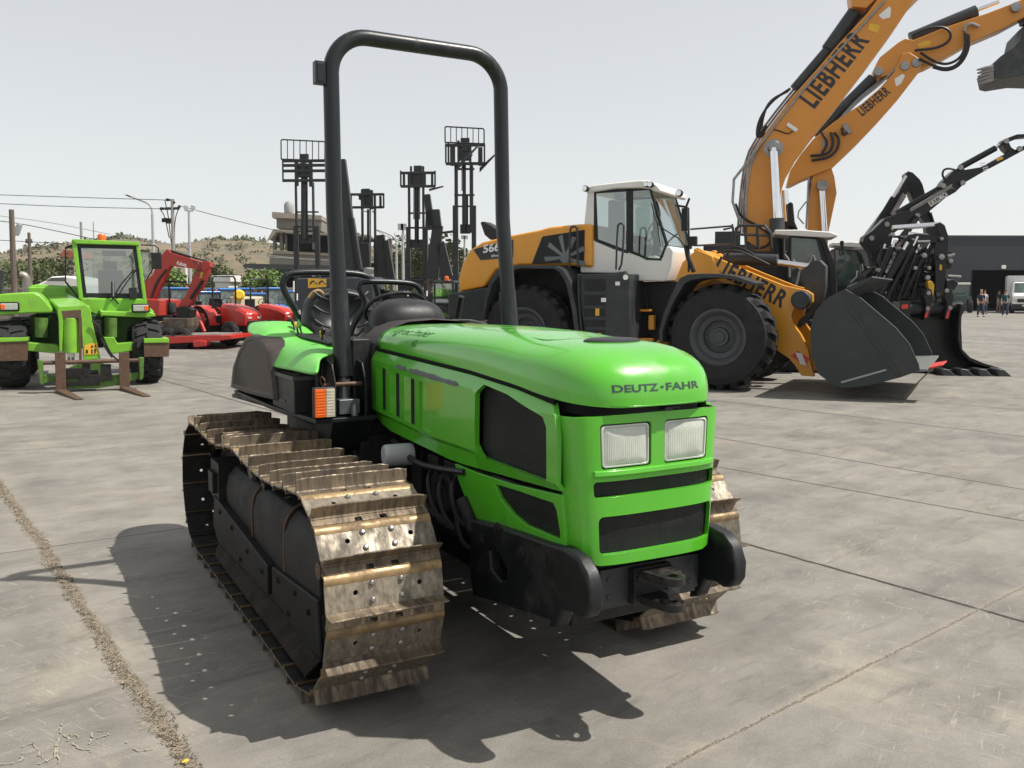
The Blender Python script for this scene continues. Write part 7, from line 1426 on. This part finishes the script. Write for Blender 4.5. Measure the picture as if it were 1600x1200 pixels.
for x0, x1 in ((100, 116), (140, 160), (172, 182), (335, 350), (520, 535), (600, 615)): bs(m, [(x0, 700), (x1, 700), (x1, 800), (x0, 800)], .2, .9)
m.build('column', K['conc_d'], bld)
m = MB(); bs(m, [(100, 805), (640, 832), (640, 846), (100, 822)], -.3, 9); m.build('floor_slab', K['conc'], bld)
m = MB(); bs(m, [(80, 842), (100, 820), (640, 844), (700, 1050), (80, 1040)], 0, 8); m.build('wall', K['conc_d'], bld)
m = MB(); bs(m, [(182, 698), (640, 716), (640, 830), (182, 806)], 1.2, 8); m.build('dark_opening', K['dark'], bld)
m = MB(); c0 = BF.on(*z7([(197, 580)])[0], 1, 3); m.lathe([(.9, 0), (.95, .4), (.95, 1.3), (.6, 1.8), (.1, 1.95)], c0, (0, 0, 1), 16); m.v = [((x-c0.x)*.55+c0.x, (y-c0.y)*.55+c0.y, (z-c0.z)*.62+c0.z) for x, y, z in m.v]; m.build('roof_tank', pm('grey_tank', (.3, .31, .31), .6), bld)
# ---- dark canopy shed
F = Frame(atd(400, 440, 50.5)[:2], 0); sh = thing('open_shed', 'dark open shed with thin truss roof beside the green tree', 'shed', F)
zf = z5; q = lambda x, y: F.on(*zf([(x, y)])[0], 1, 0)
a = q(1318, 262); b_ = q(1900, 285)
m = MB(); m.prism([q(1318, 262), q(1345, 250), q(1900, 262), q(1900, 290), q(1330, 272)], (0, 9, 0)); m.build('roof', pm('dark_sheet', (.05, .055, .05), .6), sh)
m = MB()
for k in range(9): x_ = 1330+k*62; m.tube([q(x_, 274), q(x_+31, 292), q(x_+62, 276)], .04, 5)
m.tube([q(1330, 292), q(1900, 305)], .05, 5); m.build('truss', K['grey'], sh)
m = MB()
for x_ in (1495, 1700): c0 = q(x_, 275); m.bx(c0.x-.08, c0.x+.08, .1, .26, 0, c0.z)
m.build('post', pm('galvanised', (.4, .41, .41), .5, metal=.4), sh)
m = MB(); m.prism([q(1330, 272), q(1900, 290), V((q(1900, 290).x, 0, 0)), V((a.x+.3, 0, 0))], (0, .3, 0)); m.v = [(x, y+6, z) for x, y, z in m.v]; m.build('back_wall', K['dark'], sh)
# ---- white container on frame
F = Frame(atd(346, 445, 48)[:2], -6); wt = thing('white_cabin', 'small white cabin with flat overhanging lid above the tractors', 'cabin', F); q = lambda x, y: F.on(*z5([(x, y)])[0], 1, 0)
a, b_ = q(1168, 350), q(1244, 385); m = MB(); m.bx(a.x, b_.x, 0, 1.2, .6, a.z); m.build('cabin_body', K['white'], wt, bevel=.03); m = MB(); m.bx(a.x-.15, b_.x+.15, -.1, 1.3, a.z, a.z+.35); m.build('cabin_roof', K['white'], wt, bevel=.03)
# ---- red roofed house on the hill, parked cars behind the telehandler
F = Frame(atd(96, 400, 130)[:2], 0); hs_ = thing('house', 'distant house with red tiled roof just left of the telehandler cab', 'house', F); q = lambda x, y: F.on(*z5([(x, y)])[0], 1, 0)
m = MB(); m.prism([q(318, 214), q(345, 174), q(395, 180), q(400, 218)], (0, 6, 0)); m.build('roof', pm('red_tiles', (.42, .13, .08), .8), hs_); m = MB(); a = q(325, 214); b_ = q(395, 218); m.bx(a.x, b_.x, .2, 6, 0, a.z); m.build('wall', K['conc'], hs_)
for px, lab in (((238, 330, 352), 'white car roof showing behind the telehandler boom'),):
    F = Frame(atd(85, 450, 33)[:2], 0); c_ = thing('parked_car', 'white car with dark windows parked behind the telehandler boom', 'car', F); q = lambda x, y: F.on(*z5([(x, y)])[0], 1, 0)
    m = MB(); m.prism([q(200, 362), q(245, 342), q(275, 320), (q(360, 316)), q(440, 330), q(470, 362), q(480, 430), q(190, 430)], (0, 1.7, 0)); m.build('body', K['white'], c_, bevel=.08, seg=3)
    m = MB(); m.prism([q(250, 345), q(278, 327), q(355, 324), q(355, 346)], (0, .01, 0)); m.v = [(x, y-.012, z) for x, y, z in m.v]; m.build('window', K['glass_win'], c_)
    for x_ in (250, 420): m = MB(); c0 = q(x_, 430); tyre(m, (c0.x, .0, .33), .33, .22, (0, 1, 0), 20); m.build('wheel', K['rubber'], c_)
# ---- poles, lamps, wires
z6 = Z(0, 280, 3.478); K['wood'] = pm('weathered_wood_pole', (.12, .095, .075), .9, var=.25, streak=(1, 1, .1)); K['galv'] = pm('galvanised_pole', (.42, .43, .43), .5, metal=.3, var=.08); K['cpole'] = pm('grey_concrete_pole', (.3, .29, .27), .8, var=.1)
def pole(name, label, cat, px, Y, r0, r1, mat, zz=z6, group=None):
    p = atd(*zz([px])[0], Y); F = Frame((p.x, Y), 0); t = thing(name, label, cat, F, group); m = MB(); m.cyl((0, 0, 0), (0, 0, p.z), r0, r1, 10); m.build('pole', K[mat], t)
    return t, (lambda x, y: F.i @ atd(*zz([(x, y)])[0], Y))
t, q = pole('utility_pole', 'dark wooden pole with a box lamp at the far left', 'utility pole', (62, 165), 44, .16, .12, 'wood')
m = MB(); m.prism([q(72, 270), q(95, 240), q(106, 246), q(92, 290), q(84, 306), q(68, 306)], (0, .3, 0)); m.build('box_lamp', K['galv'], t)
t, q = pole('utility_pole', 'short utility pole with small crossarm left of the telehandler cab', 'utility pole', (157, 290), 60, .16, .10, 'wood'); m = MB(); m.tube([q(140, 342), q(176, 340)], .08, 6); m.tube([q(143, 325), q(143, 342)], .06, 6); m.tube([q(170, 325), q(170, 340)], .06, 6); m.build('crossarm', K['wood'], t)
pole('mast_pole', 'thin grey pole rising right above the telehandler cab roof', 'pole', (440, 232), 70, .12, .10, 'cpole'); pole('mast_pole', 'very thin faint pole behind the amber beacon', 'pole', (507, 232), 110, .08, .06, 'cpole')
t, q = pole('street_lamp', 'curved neck street lamp reaching left above the red excavator', 'street lamp', (828, 190), 62, .12, .09, 'galv'); m = MB(); m.tube([q(828, 195), q(826, 165), q(815, 140), q(790, 124), q(745, 107), q(715, 96)], .07, 8, 1); m.build('lamp_arm', K['galv'], t); m = MB(); m.prism([q(672, 84), q(690, 84), q(722, 98), q(705, 98)], (0, .3, 0)); m.build('lamp_head', K['grey'], t)
t, q = pole('power_pole', 'tall grey power pole with crossarm and insulators behind the red arm', 'power pole', (936, 110), 58, .15, .10, 'cpole')
m = MB(); m.tube([q(895, 160), q(975, 158)], .09, 6); m.tube([q(903, 113), q(945, 113)], .06, 6); m.tube([q(905, 235), q(936, 235)], .08, 6); m.tube([q(958, 160), q(978, 145)], .05, 6); m.build('crossarm', K['grey'], t)
m = MB()
for a, b_ in (((870, 160), (890, 160)), ((903, 112), (918, 112)), ((940, 126), (950, 126)), ((886, 212), (886, 234)), ((900, 210), (900, 234)), ((914, 212), (914, 234)), ((928, 212), (928, 234)), ((975, 142), (975, 155))): m.tube([q(*a), q(*b_)], .09, 6)
m.build('insulator', K['engine'], t)
m = MB(); m.tube([q(895, 112), q(915, 200), q(925, 300), q(932, 360)], .03, 5, 1); m.tube([q(970, 160), q(950, 220), q(948, 320), q(952, 400)], .03, 5, 1); m.tube([q(870, 162), q(895, 200), q(920, 320)], .03, 5, 1); m.build('drop_cable', K['hose'], t)
t, q = pole('floodlight_pole', 'slim pole with two floodlights next to the power pole', 'floodlight', (1026, 172), 56, .11, .07, 'galv'); m = MB(); m.tube([q(1005, 170), q(1050, 172)], .05, 6); m.build('bracket', K['galv'], t)
for x_ in (1008, 1046): m = MB(); m.prism([q(x_-10, 142), q(x_+10, 146), q(x_+12, 170), q(x_-10, 164)], (0, .25, 0)); fl = m.build('floodlight', K['galv'], t); m = MB(); m.prism([q(x_-6, 148)+V((0, -.02, 0)), q(x_+6, 151)+V((0, -.02, 0)), q(x_+7, 163)+V((0, -.02, 0)), q(x_-6, 159)+V((0, -.02, 0))], (0, .01, 0)); m.build('lamp_glass', K['white'], fl)
pole('mast_pole', 'pale short pole just left of the floodlight pole base', 'pole', (1010, 480), 52, .09, .08, 'white')
t, q = pole('street_lamp', 'curved neck street lamp seen between the second and third mast', 'street lamp', (836, 770), 75, .12, .09, 'galv', z7); m = MB(); m.tube([q(836, 775), q(834, 745), q(815, 720), (q(770, 700)), q(720, 682)], .07, 8, 1); m.build('lamp_arm', K['galv'], t)
t, q = pole('floodlight_pole', 'tall pole with a cluster of floodlights left of the third mast', 'floodlight', (874, 660), 72, .13, .09, 'galv', z7); m = MB()
for a in (862, 880): m.box(q(a, 665), (.45, .3, .5))
m.tube([q(862, 718), q(890, 720)], .06, 6); m.build('floodlight', K['galv'], t)
t, q = pole('utility_pole', 'brownish utility pole between the second and third mast', 'utility pole', (802, 735), 66, .15, .11, 'wood', z7); m = MB(); m.tube([q(782, 742), q(806, 738)], .07, 6); m.build('crossarm', K['wood'], t)
t, q = pole('floodlight_pole', 'slim pole with twin lamps behind the tallest mast', 'floodlight', (1241, 722), 78, .11, .08, 'galv', z7); m = MB(); m.box(q(1233, 726), (.35, .3, .3)); m.box(q(1249, 727), (.35, .3, .3)); m.build('floodlight', K['galv'], t)
WIRES = [([(-60, 83), (0, 85), (450, 100), (903, 113)], 58, z6, 'uppermost power line running level to the pole'), ([(-60, 130), (0, 133), (430, 152), (872, 161)], 58, z6, 'second power line running level to the crossarm'), ([(-60, 190), (0, 200), (280, 235), (600, 300)], 90, z6, 'faint thin cable sloping down behind the beacon'), ([(-60, 224), (60, 232), (280, 275), (520, 328)], 50, z6, 'dark cable from the wooden pole sloping to the telehandler roof'), ([(-60, 328), (157, 340), (350, 350)], 60, z6, 'low cable from the left past the short pole'), ([(978, 145), (1200, 205), (1400, 255), (1600, 302)], 60, z6, 'cable sloping down from the power pole to the concrete building'), ([(760, 328), (1000, 362), (1300, 398), (1640, 432)], 54, z6, 'pale cable crossing in front of the hillside'), ([(700, 675), (800, 735), (1100, 870)], 74, z7, 'cable sloping down between the forklift masts'), ([(-5, 840), (400, 862), (760, 880)], 50, z7, 'pale cable crossing in front of the concrete building'), ([(1490, 300+12), (1490+4, 312)], 50, z6, None)]
for pts, Y, zz, lab in WIRES:
    if not lab: continue
    m = MB(); m.tube([atd(*p, Y) for p in zz(pts)], .022, 5, 2); tag(m.build('overhead_wire', K['cpole'] if 'pale' in lab else K['grey']), lab, 'wire', 'overhead cables')
# ================================================================ DARK HALL, TRUCK, PEOPLE (right)
HF = Frame(atd(1479, 488, 76)[:2], 2); hall = thing('warehouse', 'long dark grey warehouse with a wide open black doorway', 'warehouse', HF)
K['hall'] = pm('dark_cladding', (.020, .023, .031), .55, var=.06, scale=.5); K['hall_in'] = pm('hall_interior', (.008, .010, .018), .9)
Hh = HF.on(1481, 371, 1, 0).z; dx0 = HF.on(1516, 480, 1, 0).x; dz = HF.on(1550, 422, 1, 0).z
m = MB(); m.bx(0, dx0, 0, .3, 0, Hh); m.bx(dx0, 34, 0, .3, dz, Hh); m.bx(dx0+10, 34, 0, .3, 0, dz); m.bx(0, .3, .3, 30, 0, Hh); m.bx(0, 34, .3, 30, Hh-.3, Hh-.01); m.build('wall', K['hall'], hall)
m = MB(); m.bx(-.1, 34, -.08, .35, Hh, Hh+.18); m.build('roof_edge', K['grey'], hall)
m = MB(); m.bx(.3, 34, 18, 18.3, 0, Hh-.3); m.bx(33.7, 34, .3, 18, 0, Hh-.3); m.bx(dx0-.02, dx0+.3, .32, .6, 0, dz); m.build('inner_wall', K['hall_in'], hall)
m = MB(); m.box(HF.on(1568, 417, 1, -.1), (.35, .15, .3)); m.build('wall_lamp', K['white'], hall)
m = MB(); rn = random.Random(9)
m.bx(dx0+.5, dx0+1.0, 3, 3.4, 1.8, 3.3); m.build('roll_of_sheet', K['white'], hall)
# dark green cab tractor in front of the hall
F = Frame(atd(1500, 485, 72)[:2], -115); small = thing('parked_tractor', 'green grey cab tractor with white roof beside the dark warehouse', 'tractor', F)
m = MB(); m.bx(-1.0, .5, -.55, .55, 1.0, 1.5); m.build('body', pm('green_grey', (.08, .13, .11), .5), small, bevel=.05); m = MB(); m.bx(-.9, .4, -.6, .6, 1.5, 2.2); m.build('cab_window', K['glass_win'], small, bevel=.04); m = MB(); m.bx(-1.0, .5, -.68, .68, 2.2, 2.38); m.build('cab_roof', K['white'], small, bevel=.05)
for x_ in (-.9, 1.2):
    for sy in (-1, 1): m = MB(); tyre(m, (x_, sy*.85, .65 if x_ < 0 else .5), .65 if x_ < 0 else .5, .35, (0, -sy, 0), 24, .03, 12); m.build('wheel', K['rubber'], small)
m = MB(); m.bx(.4, 1.9, -.35, .35, .7, 1.35); m.build('hood', pm('green_hood', (.03, .06, .045), .4), small, bevel=.06)
# white box truck, cut by the frame
F = Frame(atd(1603, 488, 68)[:2], -117); tk = thing('delivery_truck', 'white delivery truck with grey box body facing out beside the warehouse door', 'truck', F)
m = MB(); m.bx(-6.5, -1.9, -1.25, 1.25, .8, 2.9); m.build('box_body', pm('light_grey_box', (.55, .56, .56), .5), tk, bevel=.02)
m = MB(); L = []
for x, zt_, w_ in ((0, 1.15, .85), (-.05, 1.35, .92), (-.55, 1.55, .95), (-1.25, 2.35, .88), (-1.85, 2.42, .88)): L.append([V((x, -w_, .45)), V((x, -w_, zt_-.1)), V((x, -w_*.85, zt_)), V((x, w_*.85, zt_)), V((x, w_, zt_-.1)), V((x, w_, .45))])
m.ring(L, True, True); m.build('cab', K['white'], tk, bevel=.04)
m = MB(); m.add([V((-.60, -.80, 1.58)), V((-.60, .80, 1.58)), V((-1.24, .76, 2.30)), V((-1.24, -.76, 2.30))], [(0, 1, 2, 3)]); m.v = [(x+.03, y, z+.03) for x, y, z in m.v]; m.build('windscreen', K['glass_win'], tk, smooth=0)
m = MB(); m.bx(-.05, .04, -.6, .6, .85, 1.12); m.bx(-.1, .06, -.95, .95, .35, .72); m.build('front_grille', K['black_plastic'], tk, bevel=.02)
m = MB(); m.bx(.05, .07, -.26, .26, .55, .66); m.build('number_plate', K['white'], tk)
for sy in (-1, 1): m = MB(); m.box((-.02, sy*.75, 1.02), (.08, .26, .2)); m.build('headlight', K['lens'], tk, bevel=.02)
for x_ in (-.9, -4.8):
    for sy in (-1, 1): m = MB(); tyre(m, (x_, sy*.98, .36), .36, .24, (0, -sy, 0), 24); m.build('wheel', K['rubber'], tk)
K['skin'] = pm('skin', (.42, .25, .17), .55, var=.05); K['navy'] = pm('navy_cloth', (.018, .024, .045), .9); K['jeans'] = pm('denim', (.03, .042, .075), .9); K['beige'] = pm('beige_cloth', (.36, .32, .25), .9); K['teal'] = pm('teal_cloth', (.01, .075, .075), .9); K['pale'] = pm('pale_cloth', (.5, .5, .5), .9); K['hair'] = pm('short_hair', (.05, .04, .035), .8); K['shoe_k'] = pm('shoe', (.04, .04, .042), .7); K['shoe_w'] = pm('white_shoe', (.6, .6, .6), .7)
def skin_obj(name, chain_, mat, par):
    """chain_: list of (pos, radius, parent index)"""
    me = bpy.data.meshes.new(name); me.from_pydata([c[0] for c in chain_], [(i, c[2]) for i, c in enumerate(chain_) if c[2] is not None], [])
    o = bpy.data.objects.new(name, me); col.objects.link(o); o.parent = par; me.materials.append(K[mat])
    s = o.modifiers.new('skin', 'SKIN'); 
    for v, c in zip(me.skin_vertices[0].data, chain_): r_ = c[1]; v.radius = r_ if hasattr(r_, '__len__') else (r_, r_)
    me.skin_vertices[0].data[0].use_root = True; s.use_smooth_shade = True; q = o.modifiers.new('sub', 'SUBSURF'); q.levels = 1; q.render_levels = 2; return o
def person(label, px, py, deg, shirt, trousers, stride=.22, arm=.2, short=False, h=1.76, shoe='shoe_k', hair='hair'):
    F = Frame(gnd(px, py)[:2], deg); t = thing('person', label, 'person', F, 'people walking by the warehouse'); k = h/1.76
    def S(l): return [((x*k, y*k, z*k), (r*k if not hasattr(r, '__len__') else (r[0]*k, r[1]*k)), p) for (x, y, z), r, p in l]
    s = stride; b = [((0, 0, .95), (.12, .09), None), ((0, 0, 1.12), (.13, .09), 0), ((0, 0, 1.32), (.15, .10), 1), ((.01, 0, 1.45), (.10, .07), 2), ((.02, 0, 1.52), .055, 3), ((.03, 0, 1.60), (.075, .085), 4), ((.035, 0, 1.70), (.070, .08), 5)]
    for sy in (1, -1):
        f = s*sy; i = len(b); b += [((0, .09*sy, .90), .085, 0), ((f*.45+.03, .10*sy, .50), .062, i), ((f*.9-.02, .10*sy, .10), .042, i+1), ((f*.9+.11, .11*sy, .04), .032, i+2)]
        a = -arm*sy; i = len(b); b += [((0, .17*sy, 1.42), .055, 3), ((a*.4, .235*sy, 1.16), .042, i), ((a*.9+.05, .25*sy, .93), .032, i+1), ((a+.08, .25*sy, .85), .028, i+2)]
        for fg in range(3): b += [((a+.09+.012*fg, (.24+.012*fg)*sy, .78), .009, i+3)]
        b += [((a+.12, .225*sy, .83), .010, i+3)]
    skin_obj('body', S(b), 'skin', t)
    sh_ = [((0, 0, .93), (.145, .115), None), ((0, 0, 1.12), (.15, .115), 0), ((0, 0, 1.33), (.17, .12), 1), ((.01, 0, 1.45), (.10, .08), 2)]
    for sy in (1, -1): a = -arm*sy; i = len(sh_); sh_ += [((0, .175*sy, 1.41), .07, 3), ((a*.35, .23*sy, 1.20), .062, i)]
    skin_obj('shirt', S(sh_), shirt, t)
    tr_ = [((0, 0, .97), (.14, .11), None)]
    for sy in (1, -1):
        f = s*sy; i = len(tr_); tr_ += [((0, .09*sy, .88), .105, 0), ((f*.45+.03, .10*sy, .52), .085, i)]
        if not short: tr_ += [((f*.85-.02, .10*sy, .13), .062, i+1)]
    skin_obj('trousers', S(tr_), trousers, t)
    for sy in (1, -1): f = s*sy; m = MB(); m.ball(((f*.9+.05)*k, .105*sy*k, .045), .14*k, 10, (1, .36, .34)); m.build('shoe', K[shoe], t, smooth=90)
    m = MB(); m.ball((.015*k, 0, 1.725*k), .098*k, 12, (1, .88, .75)); m.build('hair', K[hair], t, smooth=90)
    m = MB(); m.ball((.115*k, 0, 1.655*k), .018*k, 6); m.build('nose', K['skin'], t, smooth=90)
person('man in navy t-shirt and dark jeans walking forward, leftmost of the people', 1532, 495.5, -100, 'navy', 'jeans', .26, .16, hair='skin')
person('person in a pale shirt mostly hidden behind the man in navy', 1537.5, 490.5, -95, 'pale', 'jeans', .1, .1)
person('person in dark top and beige shorts standing sideways by the door', 1560, 488, -60, 'navy', 'beige', .08, .14, True)
person('person in teal t-shirt and jeans walking with white shoes beside the truck', 1570, 495.5, -110, 'teal', 'jeans', .2, .2, shoe='shoe_w')
# ================================================================ HAZE
hz2 = bpy.data.materials.new('haze_air'); hz2.use_nodes = True; N = hz2.node_tree.nodes; N.clear(); o_ = N.new('ShaderNodeOutputMaterial'); pv = N.new('ShaderNodeVolumePrincipled')
pv.inputs['Color'].default_value = (.93, .95, 1, 1); pv.inputs['Density'].default_value = .00018; pv.inputs['Anisotropy'].default_value = .2
hz2.node_tree.links.new(pv.outputs[0], o_.inputs['Volume'])
m = MB(); m.bx(-600, 800, -60, 520, -5, 45); ho = m.build('haze', hz2, smooth=0); tag(ho, 'thin pale haze over the distant hill', 'haze', kind='stuff')
# ================================================================ pieces that are separate things become separate parts
def split(o):
    me = o.data; n = len(me.vertices); par = list(range(n))
    def find(i):
        while par[i] != i: par[i] = par[par[i]]; i = par[i]
        return i
    for e in me.edges: a, b = find(e.vertices[0]), find(e.vertices[1]); par[a] = b
    comp = {}
    for p in me.polygons: comp.setdefault(find(p.vertices[0]), []).append(p)
    if len(comp) < 2: return
    groups = list(comp.values()); first = True; parts = []
    for g_ in groups:
        idx = {}; vs = []; fs = []
        for p in g_:
            f = []
            for v in p.vertices:
                if v not in idx: idx[v] = len(vs); vs.append(me.vertices[v].co[:])
                f.append(idx[v])
            fs.append(f)
        nm = bpy.data.meshes.new(o.name); nm.from_pydata(vs, [], fs)
        for m_ in me.materials: nm.materials.append(m_)
        for p, q in zip(nm.polygons, g_): p.material_index = q.material_index
        nm.polygons.foreach_set('use_smooth', [True]*len(nm.polygons)); nm.set_sharp_from_angle(angle=R(40)); parts.append(nm)
    for nm in parts[1:]:
        c = o.copy(); c.data = nm; col.objects.link(c)
    o.data = parts[0]
SPLIT = ('track_wheel', 'track_roller', 'weight_bolt', 'seat_rib', 'roll_bar_sleeve', 'window_frame', 'rear_pillar', 'loader_bucket', 'step', 'chassis_hoses', 'hydraulic_pipe', 'hydraulic_hose', 'column', 'pin_caps', 'stick_pins', 'side_plate', 'red_sticker', 'bucket_pin', 'bucket_ear', 'label_plate', 'warning_sticker', 'boom_lamp', 'stabiliser_cylinder', 'insulator', 'post', 'lamp_tubes', 'cylinder_rod', 'hose', 'wiper', 'arm_hoses', 'cross_bar', 'floodlight', 'engine_hose', 'white_sticker', 'bare_patch', 'gap_shade_strip', 'cab_frame', 'front_axle', 'outer_rail', 'drop_cable', 'sun_visor', 'hose_block', 'vent_slot', 'nose_grille', 'arm_fittings', 'canopy_post')
for o in list(bpy.data.objects):
    if o.type == 'MESH' and o.name.split('.')[0] in SPLIT and o.parent: split(o)
